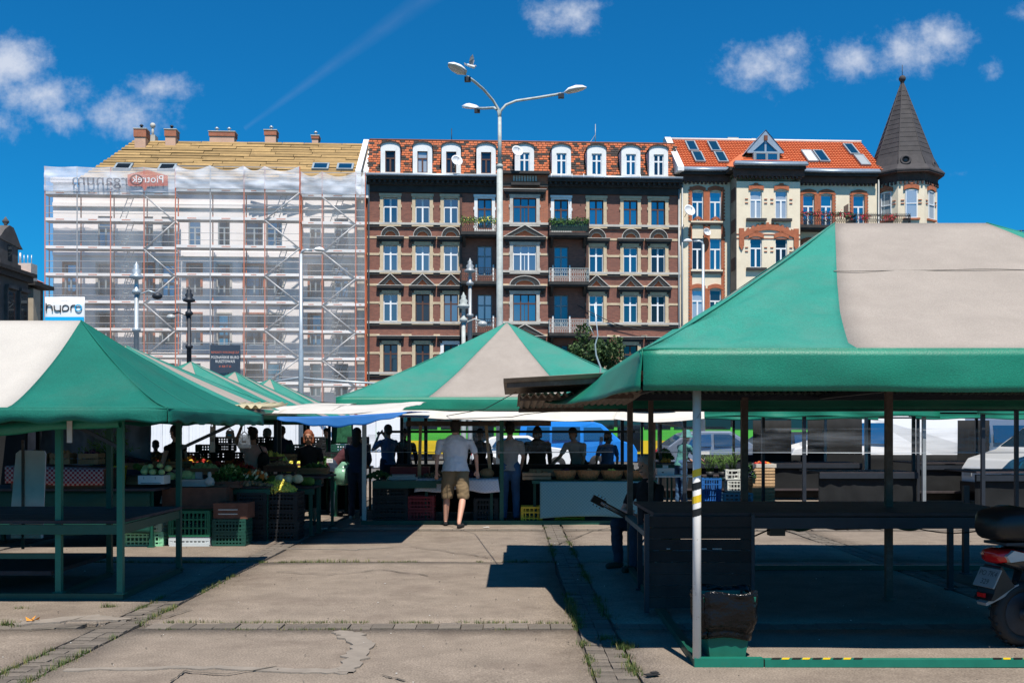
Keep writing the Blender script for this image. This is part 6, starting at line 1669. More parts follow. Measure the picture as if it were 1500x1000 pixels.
def street_lamps():
    D = 35.; x = G(732, D); r = thing('street_lamp', 'tall pale three armed street lamp rising behind the middle canopy', 'street lamp', (x, D, 0))
    zt = H(172, D); zj = H(246, D)
    b = MB(); b.tube([(0, 0, 0), (0, 0, 5), (0, 0, zj)], [.13, .115, .10], 12); b.lathe([(.115, zj - .02), (.12, zj + .08), (.08, zj + .12)], n=12); b.obj('pole', 'iron_pale', r)
    b = MB(); b.tube([(0, 0, zj), (0, 0, zt)], [.075, .06], 10); b.obj('upper_pole', 'iron_pale', r)
    def P(px, py, dy=0): Dp = D + dy; return Vector((G(px, Dp) - x, dy, H(py, Dp)))
    arms = [([P(732, 178), P(730, 160), P(722, 147), P(708, 131, -.9), P(694, 119, -1.6), P(685, 113, -2.0)], P(660, 96, -2.6)), ([P(732, 178), P(733, 163), P(741, 154), P(756, 148, .3), P(790, 143, .3), P(822, 137.5, .3)], P(857, 130, .3)),
            ([P(732, 178), P(730, 163), P(724, 158, .3), P(710, 159, .9), P(699, 159, 1.4)], P(680, 158, 3.6))]
    for pts, tip in arms:
        b = MB(); b.tube(pts, .045, 8); b.obj('arm', 'iron_pale', r)
        b = MB(); dd = tip - pts[-1]; lamp_head(b, pts[-1], dd, max(.9, dd.length), .24); b.cbox(pts[-1] + Vector((0, 0, -.08)), (.2, .16, .14), 2); b.obj('lamp_head', ['white_paint', 'lamp_glass', 'dark_metal'], r)
    # simple single arm lamps
    for px, D, pyt, arm, sc, lab, m in ((441, 45, 372, 16, 1, 'grey single arm street lamp in front of the scaffolding', 'galv'), (1030, 55, 358, -14, 1, 'pale single arm street lamp in front of the cream house', 'galv')):
        x = G(px, D); r = thing('street_lamp', lab, 'street lamp', (x, D, 0)); z = H(pyt, D); q = arm * D / 1500
        b = MB(); b.tube([(0, 0, 0), (0, 0, z * .55), (0, 0, z * .56), (0, 0, z)], [.12, .11, .085, .07], 10); b.obj('pole', m, r)
        b = MB(); b.tube([(0, 0, z - .02), (q * .1, 0, z + .12), (q * .4, 0, z + .18), (q, 0, z + .16)], .05, 7); b.obj('arm', m, r)
        b = MB(); lamp_head(b, (q, 0, z + .16), (q, 0, -.04 * abs(q)), .55, .15); b.obj('lamp_head', ['white_paint', 'lamp_glass'], r)
    # ornate lamps
    for px, D, pyt, side, lab, m in ((200, 42, 383, 1, 'blue grey ornate lamp post with bracket arm, left one before the scaffolding', 'galv'), (277, 48, 420, -1, 'dark ornate lamp post with side lantern before the scaffolding', 'dark_metal'),
                                  (688.5, 50, 378, 0, 'taller ornate lamp post with finial before the brick house', 'grey_metal'), (679, 46, 428, 1, 'shorter ornate lamp post with ball light before the brick house', 'iron_pale')):
        x = G(px, D); r = thing('ornate_lamp', lab, 'street lamp', (x, D, 0)); z = H(pyt, D)
        b = MB(); b.lathe([(.30, 0), (.30, .3), (.2, .5), (.16, 1.1), (.12, 1.3), (.11, z - 2.9), (.17, z - 2.85), (.17, z - 2.75), (.09, z - 2.7), (.085, z - 1.35)], n=12); b.obj('pole', m, r)
        b = MB(); b.lathe([(.08, z - 1.36), (.18, z - 1.3), (.18, z - 1.2), (.09, z - 1.12), (.08, z - .75), (.28, z - .68), (.28, z - .6), (.15, z - .5), (.20, z - .38), (.10, z - .28), (.12, z - .18), (.05, z - .1), (.02, z)], n=12); b.obj('finial', m, r)
        if side:
            b = MB(); b.tube([(0, 0, z - 1.9), (side * .12, 0, z - 1.35), (side * .5, 0, z - 1.2), (side * .8, 0, z - 1.3)], .035, 6); b.obj('arm', m, r)
            b = MB(); b.ball((side * .85, 0, z - 1.42), (.22, .18, .14), 10); b.obj('lantern', 'dark_metal' if px == 200 else 'lamp_glass', r)
street_lamps()

def pigeon():
    D = 32.6; b = MB(); r = thing('pigeon', 'pigeon with raised wings flying just above the left lamp head', 'bird', (G(690, D), D, H(97, D)))
    b.cap((-.10, 0, .03), (.08, 0, -.03), .045, .055, 10, 1); b.ball((.13, 0, .0), .035, 8); b.cap((.16, 0, 0), (.185, 0, -.01), .008, .003, 5); b.prism([(-.10, .04), (-.22, .10), (-.20, .02)], -.04, .04); b.obj('body', ['pigeon', 'pigeon_white'], r)
    for s in (-1, 1):
        w = MB(); w.add([(-.04, s * .03, .03), (.06, s * .03, .02), (.10, s * .10, .20), (.06, s * .14, .33), (-.02, s * .12, .24), (-.06, s * .08, .12)], [(0, 1, 2, 5), (5, 2, 3, 4)], 0); w.obj('wing', 'pigeon', r, thick=.008)
pigeon()

# ------------------------------------------------------------------ vehicles
def vehicle(name, label, loc, rz, prof, width, paint, belt, windows, wheels=((.75, .33), (3.3, .33)), glass='car_glass', group=None, extra=None):
    """prof: side outline (x along the car, z), belt: height where the sides start to lean in; windows: outlines on the side"""
    r = thing(name, label, 'van' if 'van' in name else 'car', loc, rz, group)
    H_ = max(p[1] for p in prof)
    def hw(z): return width / 2 * (1 - .15 * max(0, (z - belt)) / (H_ - belt)) if z > belt else width / 2 * (1 - .04 * max(0, .5 - z))
    # densify the outline for rounder shoulders
    b = MB(); n = len(prof); vs = []
    for s in (-1, 1):
        for (x, z) in prof: vs.append((x, s * hw(z), z))
    for s in (-1, 1):
        for (x, z) in prof:
            cx = sum(p[0] for p in prof) / n; vs.append((x + (cx - x) * .035, s * (hw(z) - .06), z + (.9 - z) * .05))
    fs = []
    for i in range(n):
        j = (i + 1) % n; fs.append((i, n + i, n + j, j))
    base = list(range(n)); me_f = fs
    bm = bmesh.new(); V = [bm.verts.new(v) for v in vs[:2 * n]]
    for f in me_f: bm.faces.new([V[i] for i in f])
    bm.faces.new([V[i] for i in range(n)]); bm.faces.new([V[n + i] for i in range(n)][::-1])
    bmesh.ops.recalc_face_normals(bm, faces=bm.faces)
    bmesh.ops.bevel(bm, geom=[e for e in bm.edges if e.calc_face_angle(0) > .45], offset=.05, segments=3, profile=.6, affect='EDGES')
    bmesh.ops.triangulate(bm, faces=[f for f in bm.faces if len(f.verts) > 4])
    me = bpy.data.meshes.new('body'); bm.to_mesh(me); bm.free(); me.materials.append(M[paint])
    for p in me.polygons: p.use_smooth = False
    place('body', me, r)
    for out in windows:
        for s in (-1, 1):
            w = MB(); w.add([(x, s * (hw(z) + .006), z) for x, z in out], [tuple(range(len(out)))]); w.obj('side_window', glass, r, thick=.008)
    # windscreens front and rear along the steep outline edges above the belt
    edges = []
    for i in range(n):
        a, c = prof[i], prof[(i + 1) % n]
        if min(a[1], c[1]) > belt - .12 and abs(c[1] - a[1]) > .3: edges.append((a, c))
    for a, c in edges:
        lo, hi = (a, c) if a[1] < c[1] else (c, a); L_ = math.hypot(hi[0] - lo[0], hi[1] - lo[1]); nx, nz = (hi[1] - lo[1]) / L_, -(hi[0] - lo[0]) / L_
        if lo[0] < 2: nx, nz = -nx, -nz
        w = MB(); q = []
        for t in (.10, .90):
            x, z = lo[0] + (hi[0] - lo[0]) * t + nx * .012, lo[1] + (hi[1] - lo[1]) * t + nz * .012; q.append((x, z))
        w.quad((q[0][0], -hw(q[0][1]) + .1, q[0][1]), (q[0][0], hw(q[0][1]) - .1, q[0][1]), (q[1][0], hw(q[1][1]) - .12, q[1][1]), (q[1][0], -hw(q[1][1]) + .12, q[1][1])); w.obj('windscreen', glass, r, thick=.008)
    x0, x1 = min(p[0] for p in prof), max(p[0] for p in prof)
    for wx, wr in wheels:
        for s in (-1, 1):
            a = MB(); a.lathe([(wr * .6, -.1), (wr * .97, -.1), (wr, -.07), (wr, .07), (wr * .97, .1), (wr * .6, .1)], n=20); t = a.obj('wheel', 'rubber', r, (wx, s * (width / 2 - .10), wr), (R(90), 0, 0))
            c = MB(); c.lathe([(.04, -.105), (wr * .6, -.09), (wr * .62, -.02), (wr * .62, .02), (wr * .6, .09), (.04, .105)], n=14); c.obj('rim', 'car_silver', t)
    for s in (-1, 1):
        MB().cbox((x1 - .06, s * width * .36, .72), (.14, .28, .16)).obj('headlight', 'lamp_glass', r); MB().cbox((x0 + .04, s * width * .42, .85), (.12, .16, .3)).obj('tail_light', 'lamp_red', r)
        MB().cbox((x0 + (x1 - x0) * .70, s * (width / 2 + .1), belt + .1), (.12, .16, .18)).obj('mirror', 'black_plastic', r)
    b = MB(); b.cbox((x1 - .03, 0, .42), (.16, width * .95, .2)); b.obj('bumper', 'black_plastic', r); b = MB(); b.cbox((x0 + .03, 0, .42), (.16, width * .95, .2)); b.obj('bumper', 'black_plastic', r)
    return r
def vehicles():
    van = [(0.05, .35), (0, .9), (.06, 1.2), (.18, 1.95), (.4, 2.02), (3.2, 2.0), (3.5, 1.92), (4.25, 1.25), (4.8, 1.08), (4.95, .8), (4.95, .35)]
    vw = [[(.35, 1.25), (1.35, 1.25), (1.35, 1.8), (.42, 1.8)], [(1.45, 1.25), (2.6, 1.25), (2.6, 1.8), (1.45, 1.8)], [(2.75, 1.25), (3.95, 1.25), (3.45, 1.78), (2.75, 1.78)]]
    D = 43; vehicle('delivery_van', 'bright blue van parked behind the middle stall', (G(757, D), D, 0), 0, van, 1.9, 'car_blue', 1.2, vw)
    D = 30; v2 = [(0.05, .35), (0, .9), (.04, 1.2), (.1, 2.1), (.25, 2.15), (3.0, 2.15), (3.3, 2.05), (4.1, 1.35), (4.9, 1.12), (5.05, .8), (5.05, .35)]
    vehicle('delivery_van', 'white van with dark side windows parked behind the far right stalls', (G(1393, D) + .2, D, 0), R(176), v2, 1.95, 'car_white', 1.3, [[(2.3, 1.25), (3.1, 1.25), (3.1, 1.85), (2.3, 1.85)], [(3.2, 1.25), (4.0, 1.28), (3.3, 1.85), (3.2, 1.85)]])
    D = 33; vehicle('delivery_van', 'grey blue van seen between the white van and the silver car', (G(1370, D), D, 0), R(2), van, 1.9, 'car_grey', 1.2, vw)
    D = 22; vehicle('delivery_van', 'silver van with large windscreen facing left at the right edge', (G(1421, D) + 5.4, D + .4, 0), R(188), [(0.05, .35), (0, .9), (.06, 1.2), (.18, 1.80), (.4, 1.88), (3.4, 1.86), (3.7, 1.80), (4.45, 1.22), (5.1, 1.02), (5.25, .8), (5.25, .35)], 1.9, 'car_silver', 1.15, [[(.35, 1.2), (1.5, 1.2), (1.5, 1.68), (.42, 1.68)], [(1.6, 1.2), (2.8, 1.2), (2.8, 1.68), (1.6, 1.68)], [(2.9, 1.2), (4.1, 1.2), (3.6, 1.66), (2.9, 1.66)]])
    car = [(0.05, .3), (0, .75), (.15, 1.0), (.75, 1.38), (1.1, 1.45), (2.2, 1.45), (3.0, 1.02), (4.0, .88), (4.25, .65), (4.25, .3)]
    cw = [[(.75, 1.0), (1.55, 1.0), (1.55, 1.36), (1.0, 1.34)], [(1.65, 1.0), (2.75, 1.0), (2.15, 1.36), (1.65, 1.36)]]
    D = 40; vehicle('parked_car', 'white car parked between the man in shorts and the blue van', (G(690, D), D, 0), R(4), car, 1.75, 'car_white', .98, cw)
    D = 34; vehicle('parked_car', 'dark grey car parked behind the posts right of the blue van', (G(965, D), D, 0), R(3), [(p[0], p[1] * 1.12) for p in car], 1.8, 'car_grey', 1.1, [[(q[0], q[1] * 1.12) for q in w] for w in cw])
    D = 36; vehicle('parked_car', 'black car half hidden below the green sheeting right of the front post', (G(1085, D), D, 0), R(2), [(p[0], p[1] * 1.1) for p in car], 1.8, 'car_dark', 1.08, [[(q[0], q[1] * 1.1) for q in w] for w in cw])
    D = 31; vehicle('parked_car', 'small white car at the left of the white van behind the stalls', (G(1262, D), D - .5, 0), R(-2), [(p[0] * .9, p[1] * 1.1) for p in car], 1.75, 'car_white', 1.08, [[(q[0] * .9, q[1] * 1.1) for q in w] for w in cw], wheels=((.7, .31), (3.1, .31)))
    # green and yellow tram
    D = 58; x0, x1 = G(545, D), G(1245, D); t = thing('tram', 'long green and yellow tram passing behind the market', 'tram', (x0, D, 0)); L_ = x1 - x0
    b = MB(); n = 0
    b.box(0, L_, 0, 2.4, .35, 1.10, 0); b.box(0, L_, 0, 2.4, 1.102, 1.85, 1); b.box(0, L_, .05, 2.35, 1.852, 2.9, 2); b.box(0, L_, .05, 2.35, 2.902, 3.1, 3); b.box(0, L_, .2, 2.2, 3.1, 3.4, 3); b.obj('body', ['tram_yellow', 'tram_green', 'black_plastic', 'car_white'], t)
    k = 0; x = .5
    while x < L_ - 1.5:
        door = k % 5 == 3
        MB().box(x, x + (1.3 if door else 1.5), -.03, .045, .5 if door else 1.75, 2.85).obj('door' if door else 'window', 'glass_dark', t); x += 1.5 if door else 1.7; k += 1
    for q in range(8): MB().box(1.2 + q * L_ / 8, 3.4 + q * L_ / 8, .1, 2.3, .02, .35).obj('bogie', 'dark_metal', t)
vehicles()

def tree():
    D = 48; r = thing('bushy_tree', 'small round green tree in front of the brick house, right of the pyramid canopy', 'tree', (G(866, D), D, 0)); rnd = random.Random(11)
    b = MB(); b.tube([(0, 0, 0), (.05, 0, 1.5), (0, .05, 3.2)], [.13, .10, .07], 8)
    for k in range(7): a = k * .9; b.tube([(0, 0, 2.0 + k * .2), (.6 * math.cos(a), .6 * math.sin(a), 3.2 + k * .2)], [.05, .015], 5)
    b.obj('trunk', 'bark', r); c = MB(); zc = H(528, D)
    cl = [(rnd.gauss(0, .55), rnd.gauss(0, .5), zc + rnd.gauss(0, .55), rnd.uniform(.3, .5)) for _ in range(26)]
    for x, y, z, q in cl:
        for _ in range(190):
            v = Vector((rnd.gauss(0, 1), rnd.gauss(0, 1), rnd.gauss(0, 1))).normalized() * q * rnd.uniform(.55, 1.05); p = Vector((x, y, z)) + v
            d1 = Vector((rnd.gauss(0, 1), rnd.gauss(0, 1), rnd.gauss(0, 1))).normalized() * .09; d2 = Vector((rnd.gauss(0, 1), rnd.gauss(0, 1), rnd.gauss(0, .6))).normalized() * .06
            c.add([p - d1, p + d2, p + d1, p - d2], [(0, 1, 2, 3)], 0 if rnd.random() < .5 else 1)
    c.obj('crown', ['crown_dark', 'crown_leaf'], r)
tree()

def banner_hydro():
    D = 14.5; xa, xb = G(66, D), G(124, D); zt, zb = H(435, D), H(474, D)
    r = thing('advert_banner', 'white banner with dark lettering and blue band above the left stall canopy', 'banner', ((xa + xb) / 2, D, zb - .25)); w = (xb - xa) / 2; z0 = .25; h = zt - zb + .0
    b = MB(); b.grid(lambda s, v: (-w + 2 * w * s, .006 * math.sin(s * 9), z0 - .10 + (h + .10) * v), 10, 4, matfn=lambda s, v: 0); b.obj('sheet', 'ink_white', r, thick=.006)
    MB().box(-w + .004, w - .004, -.016, -.0105, z0 - .09, z0 + h * .25).obj('blue_band', 'ink_blue', r)
    s = h / 39.0 # metres per photo pixel
    def gly(pts, m='ink_dark'):
        g = MB(); g.tube([(-w + (px - 66) * 2 * w / 58, -.0125, z0 + (474 - py) * s) for px, py in pts], .0085, 6); g.obj('letter', m, r)
    arc = lambda cx, cy, rx, ry, a0, a1, n=10: [(cx + rx * math.cos(R(a0 + (a1 - a0) * k / n)), cy - ry * math.sin(R(a0 + (a1 - a0) * k / n))) for k in range(n + 1)]
    gly([(68.3, 444.2), (68.3, 455.5)]); gly([(68.5, 449.5)] + arc(72.6, 450.6, 4.2, 3.8, 150, 0) + [(77, 455.5)])
    gly([(80, 447.2)] + arc(84.4, 451, 4.4, 4.2, 180, 290) + [(88.9, 455)]); gly([(89, 447.2), (89, 457.8)])
    gly([(92.3, 455.4), (92.3, 451)] + arc(96.7, 451.1, 4.4, 4.2, 180, -90) + [(92.3, 455.4)])
    gly([(104.4, 455.2), (104.4, 451)] + arc(108.6, 451, 4.2, 4.0, 180, 90) + [(110.6, 447)]); gly(arc(115.3, 451, 4.6, 4.6, 0, 360, 18), 'ink_blue')
    text('Serwis Projektowanie i Montaż', .028, 'ink_dark', r, (0, -.014, z0 + (474 - 439.6) * s), sx=.95)
    for q in (-w + .05, w - .05): MB().box(q - .015, q + .015, .02, .05, -1.2, z0 + h).obj('pole', 'grey_metal', r)
    r.location.z = zb - .25
banner_hydro()

# ------------------------------------------------------------------ people
def remesh(b, name, m, parent, vox, cut=None):
    me = b.mesh('tmp', m, fix=True); o = bpy.data.objects.new(name, me); COL.objects.link(o)
    md = o.modifiers.new('r', 'REMESH'); md.mode = 'VOXEL'; md.voxel_size = vox; md.use_smooth_shade = True
    sm = o.modifiers.new('s', 'SMOOTH'); sm.factor = .5; sm.iterations = 2
    bpy.context.view_layer.update()
    me2 = bpy.data.meshes.new_from_object(o.evaluated_get(bpy.context.evaluated_depsgraph_get())); o.modifiers.clear(); o.data = me2; me2.name = name; bpy.data.meshes.remove(me)
    if not name in ('body',):
        amp = .010 if name in ('shirt', 'trousers', 'skirt') else 0
        if amp:
            ns = [v.normal.copy() for v in me2.vertices]; sd = random.uniform(0, 50)
            for v, nn in zip(me2.vertices, ns): v.co += nn * amp * (noise.noise(Vector((v.co.x * 7, v.co.y * 7, v.co.z * 11 + sd))) + .6 * noise.noise(Vector((v.co.x * 18 + sd, v.co.y * 18, v.co.z * 26))))
    if cut:
        bm = bmesh.new(); bm.from_mesh(me2); bmesh.ops.delete(bm, geom=[f for f in bm.faces if cut(f.calc_center_median())], context='FACES'); bm.to_mesh(me2); bm.free()
    o.parent = parent; return o
def hand(b, w, d, side, curl=.5, flip=1):
    """w wrist point, d forearm direction, palm then five fingers"""
    d = Vector(d).normalized(); a = d.cross(Vector((0, 1, 0))); a = a.normalized() if a.length > .1 else Vector((1, 0, 0)); n = a.cross(d) * flip  # n: palm normal, a: across
    across = n.cross(d).normalized(); w = Vector(w)
    b.cap(w, w + d * .075, .024, .036, 8, flat=.5, fx=n.cross(d))
    for k, (o, L_) in enumerate(((-.030, .062), (-.010, .074), (.010, .068), (.029, .052))):
        p = w + d * .088 + across * o; q = p + (d * (1 - curl * .3) + n * curl * .5).normalized() * L_ * .55; e = q + (d * (1 - curl) + n * curl * 1.4).normalized() * L_ * .5
        b.cap(p, q, .0105, .0095, 6); b.cap(q, e, .0095, .008, 6)
    p = w + d * .03 - across * .028; q = p + (d * .7 - across * .7 + n * .2).normalized() * .045; b.cap(p, q, .013, .011, 6); b.cap(q, q + (d + n * .3).normalized() * .03, .011, .009, 6)
def person(label, loc, rz, h=1.75, top='shirt_grey', bottom='denim', hair='hair_dark', skin='skin', shoes='rubber', arms=None, legs=None, lean=0.0, twist=0.0, head=(0, 0), sleeves='short', trousers='long', hairstyle='short',
           wide=1.0, vox=.014, skirt=False, seated=False, belly=0.0, group=None):
    r = thing('person', label, 'person', loc, rz, group); k = h / 1.75; sw = .195 * wide
    V_ = lambda x, y, z: Vector((x, y, z)) * k
    zp = .52 if seated else .95
    hip = V_(0, 0, zp); L_ = Matrix.Rotation(-lean, 3, 'X')
    up = lambda x, y, z: hip + L_ @ (V_(x, y, z) - V_(0, 0, .95) )
    neck, chest, waist = up(0, 0, 1.48), up(0, 0, 1.32), up(0, 0, 1.10); hd = up(head[0], head[1], 1.625)
    body = MB(); sh = MB(); tr = MB(); so = MB()
    # head with jaw, nose, ears
    body.ball(hd + V_(0, 0, .03), (.078 * k, .098 * k, .105 * k), 14); body.ball(hd + V_(0, .02, -.055), (.058 * k, .068 * k, .065 * k), 12)
    body.cap(hd + V_(0, .095, .01), hd + V_(0, .112, -.022), .010 * k, .015 * k, 6)
    for s in (-1, 1): body.ball(hd + V_(s * .08, -.005, -.005), (.014 * k, .022 * k, .034 * k), 8); body.cap(hd + V_(s * .035, .086, .04), hd + V_(s * .015, .092, .04), .012 * k, .011 * k, 6)
    body.cap(neck - V_(0, .01, .03), hd - V_(0, .02, .05), .055 * k * wide ** .5, .052 * k, 10); body.cap(up(0, 0, 1.2), up(0, 0, 1.40), .11 * k, .10 * k, 12, flat=.65, fx=(1, 0, 0))
    # torso cloth
    sh.cap(up(0, .0, 1.30), up(0, 0, 1.33), .165 * k * wide, .150 * k * wide, 16, flat=.68, fx=(1, 0, 0)); sh.cap(up(0, .01 + belly, 1.04), up(0, 0, 1.28), .148 * k * wide, .165 * k * wide, 16, flat=.72, fx=(1, 0, 0))
    sh.cap(up(-sw * .86, 0, 1.372), up(0, 0, 1.42), .056 * k, .066 * k, 12); sh.cap(up(0, 0, 1.42), up(sw * .86, 0, 1.372), .066 * k, .056 * k, 12); sh.cap(up(0, 0, .84), up(0, .0, 1.04), .192 * k * wide, .155 * k * wide, 16, flat=.76, fx=(1, 0, 0)); sh.cap(up(0, 0, 1.41), up(0, -.005, 1.455), .085 * k, .062 * k, 12)
    # arms
    arms = arms or {}
    for s in (-1, 1):
        sp = up(s * sw, 0, 1.375); A = arms.get(s, ((s * .27, .02, 1.13), (s * .27, .07, .89)))
        e, w = (up(*A[0]), up(*A[1])) if not (len(A) > 2 and A[2] == 'abs') else (V_(*A[0]), V_(*A[1]))
        body.cap(sp, e, .048 * k, .038 * k, 10); body.cap(e, w, .039 * k, .026 * k, 10); hand(body, w, w - e, s, .6, -s)
        if sleeves == 'short': sh.cap(sp, sp.lerp(e, .66), .060 * k, .058 * k, 12)
        elif sleeves == 'long': sh.cap(sp, e, .062 * k, .052 * k, 12); sh.cap(e, w.lerp(e, .06), .052 * k, .038 * k, 12)
        else: sh.cap(sp, sp.lerp(e, .08), .056 * k, .052 * k, 12)
    # legs
    legs = legs or {}
    for s in (-1, 1):
        hp = hip + V_(s * .09, 0, -.03); K = legs.get(s, ((s * .105, .02, .50), (s * .11, -.01, .085))); kn, an = V_(*K[0]), V_(*K[1]); toe = K[2] if len(K) > 2 else (0, .16)
        body.cap(kn, kn.lerp(an, .35), .052 * k, .056 * k, 12); body.cap(kn.lerp(an, .35), an, .056 * k, .034 * k, 12); body.cap(hp, kn, .08 * k, .053 * k, 12)
        ft = an + Vector((toe[0], toe[1], -.055)) * k; body.cap(an + V_(0, -.03, -.045), ft, .033 * k, .030 * k, 10, flat=.7); 
        if trousers == 'long': tr.cap(hp, kn, .105 * k * wide ** .5, .074 * k, 14); tr.cap(kn, an + V_(0, 0, .01), .073 * k, .060 * k, 14)
        elif trousers == 'shorts': tr.cap(hp, kn.lerp(hp, -.02), .118 * k * wide ** .5, .098 * k, 14)
        elif trousers == 'half': tr.cap(hp, kn, .10 * k, .08 * k, 14); tr.cap(kn, kn.lerp(an, .4), .072 * k, .06 * k, 12)
        so = MB(); so.cap(an + V_(0, -.035, -.052), ft + Vector((0, 0, -.004)), .042 * k, .040 * k, 12, flat=.85); remesh(so, 'shoe', shoes, r, vox * k)
    tr.cap(hip + V_(-.06, 0, .02), hip + V_(.06, 0, .02), .125 * k, .125 * k, 14, flat=.9)
    if skirt:
        tr = MB(); pr = [(.13, .12), (.17, .0), (.19, -.18), (.23, -.42), (.25, -.50), (.235, -.50), (.16, -.05), (.11, .1)]; tr.lathe([(a * k, z * k) for a, z in pr], (hip.x, hip.y, hip.z), 18)
    remesh(body, 'body', skin, r, vox * k); hem = up(0, 0, .90); axis = (up(0, 0, 1.3) - hem).normalized()
    remesh(sh, 'shirt', top, r, vox * 1.1 * k, cut=lambda c: (c - hem).dot(axis) < 0 and abs(c.x) < .21 * k * wide)
    remesh(tr, 'skirt' if skirt else 'trousers', bottom, r, vox * 1.1 * k, cut=(lambda c: c.z < (.455 if trousers == 'shorts' else .055) * k) if not skirt and not seated else None)
    hr = MB(); hr.ball(hd + V_(0, -.012, .055), (.088 * k, .105 * k, .095 * k), 14); hr.ball(hd + V_(0, -.045, -.005), (.082 * k, .075 * k, .085 * k), 12)
    if hairstyle == 'long': hr.cap(hd + V_(0, -.06, .0), hd + V_(0, -.085, -.17), .085 * k, .07 * k, 12, flat=.6, fx=(1, 0, 0))
    if hairstyle == 'bob':
        for s in (-1, 1): hr.cap(hd + V_(s * .07, -.02, .04), hd + V_(s * .075, -.01, -.09), .035 * k, .03 * k, 8)
        hr.cap(hd + V_(0, -.05, .02), hd + V_(0, -.06, -.09), .085 * k, .075 * k, 10, flat=.6, fx=(1, 0, 0))
    if hairstyle == 'bun': hr.ball(hd + V_(0, -.09, .11), .05 * k, 10)
    if hairstyle == 'tail': hr.cap(hd + V_(0, -.11, .04), hd + V_(0, -.14, -.16), .035 * k, .02 * k, 8)
    if hairstyle == 'hat':
        hr = MB(); hr.lathe([(.001, .16), (.07, .155), (.10, .11), (.11, .05), (.165, .0), (.17, -.012), (.115, .03), (.001, .06)], tuple(hd + V_(0, 0, 0)), 18)
    hro = hr.obj('hat' if hairstyle == 'hat' else 'hair', hair, r)
    fc = MB()
    for s in (-1, 1): fc.ball(hd + V_(s * .032, .086, .018), .0105 * k, 8)
    fc.cap(hd + V_(-.022, .084, -.058), hd + V_(.022, .084, -.058), .006 * k, .006 * k, 6); fc.obj('face', 'ink_dark', r)
    return r
def gz(py): return 2400 / (py - 632)
def people():
    pi = math.pi
    # feet positions taken from where each figure stands on the paving
    D = 17.35
    m = person('man in grey T-shirt and khaki shorts seen from behind with arms held out', (G(667, D), D, 0), R(3), 1.80, 'shirt_white', 'khaki', 'hair_dark', 'skin', 'cloth_black', head=(0, .03), wide=1.3, trousers='shorts', belly=.02, lean=.10, vox=.011,
               arms={-1: ((-.30, -.02, 1.14), (-.31, .04, .90)), 1: ((.34, -.03, 1.16), (.36, .05, .93))}, legs={-1: ((-.14, .06, .50), (-.16, .10, .085)), 1: ((.13, -.06, .50), (.06, -.34, .085), (.06, .15))})
    D = 17.9; person('man in grey T-shirt and blue jeans standing behind the checked cloth, back turned', (G(747, D), D + .45, 0), R(-4), 1.76, 'shirt_grey', 'denim', 'hair_dark', 'skin_tan', 'cloth_black', wide=.95, arms={1: ((.24, .0, 1.14), (.18, .10, .90)), -1: ((-.2, .12, 1.15), (-.12, .3, 1.05))})
    person('woman in black T-shirt facing the camera at the vegetable crates', (G(452, 17.7), 17.7, 0), pi + R(4), 1.62, 'cloth_black', 'cloth_black', 'hair_red', 'skin_tan', 'cloth_brown', trousers='half', hairstyle='bob', arms={-1: ((-.24, .02, 1.14), (-.25, .08, .90)), 1: ((.25, .04, 1.14), (.22, .16, .93))}, wide=1.02)
    person('woman in dark top and blue jeans with back turned left of the galvanised post', (G(523, 18.8), 18.8, 0), R(-8), 1.66, 'cloth_navy', 'denim_dark', 'hair_dark', 'skin_tan', 'tarp_white', hairstyle='long', sleeves='long', arms={-1: ((-.22, .12, 1.16), (-.2, .32, 1.1)), 1: ((.22, .1, 1.14), (.14, .3, 1.05))})
    person('person in maroon shirt bending forward over the stall with a carrier bag', (G(488, 19.6), 19.6, 0), R(-75), 1.72, 'cloth_maroon', 'denim_dark', 'hair_dark', 'skin_tan', 'cloth_black', lean=.75, arms={1: ((.2, .25, 1.2), (.15, .38, 1.0)), -1: ((-.2, .30, 1.22), (-.15, .45, 1.05))})
    person('woman in pink sleeveless top with a shoulder bag reaching up with left arm', (G(371, 16.9), 16.9, 0), R(-10), 1.66, 'cloth_pink', 'cloth_navy', 'hair_dark', 'skin_tan', 'cloth_black', sleeves='none', hairstyle='bun', arms={-1: ((-.34, .06, 1.52), (-.28, .12, 1.76)), 1: ((.26, .05, 1.14), (.2, .22, 1.0))})
    person('woman with glasses in dark tank top and cream skirt behind the cabbages', (G(257, 16.6), 16.6, 0), R(65), 1.70, 'cloth_black', 'cloth_cream', 'hair_dark', 'skin', 'cloth_brown', sleeves='none', skirt=True, hairstyle='bun', trousers='none')
    person('child with ponytail seen as dark silhouette behind the produce displays', (G(228, 20.5), 20.5, 0), R(20), 1.42, 'cloth_navy', 'denim_dark', 'hair_dark', 'skin_tan', 'cloth_black', hairstyle='tail')
    person('man in light grey shirt leaning over baskets behind the plastic strip', (G(848, 20.8), 20.8, 0), R(150), 1.74, 'shirt_grey', 'cloth_black', 'hair_dark', 'skin_tan', 'cloth_black', lean=.45, arms={1: ((.3, .16, 1.2), (.42, .34, 1.12)), -1: ((-.22, .15, 1.15), (-.2, .3, 1.0))})
    person('person in blue shirt standing between the blue van and the rusty post', (G(890, 22.2), 22.2, 0), R(20), 1.60, 'cloth_blue', 'denim', 'hair_dark', 'skin_tan', 'cloth_black', hairstyle='bob')
    person('stallholder in grey jacket behind the wicker baskets, left of the leaning man', (G(787, 21.4), 21.4, 0), pi, 1.70, 'cloth_brown', 'cloth_black', 'hair_dark', 'skin_tan', 'cloth_black', sleeves='long', wide=1.2, hairstyle='bob')
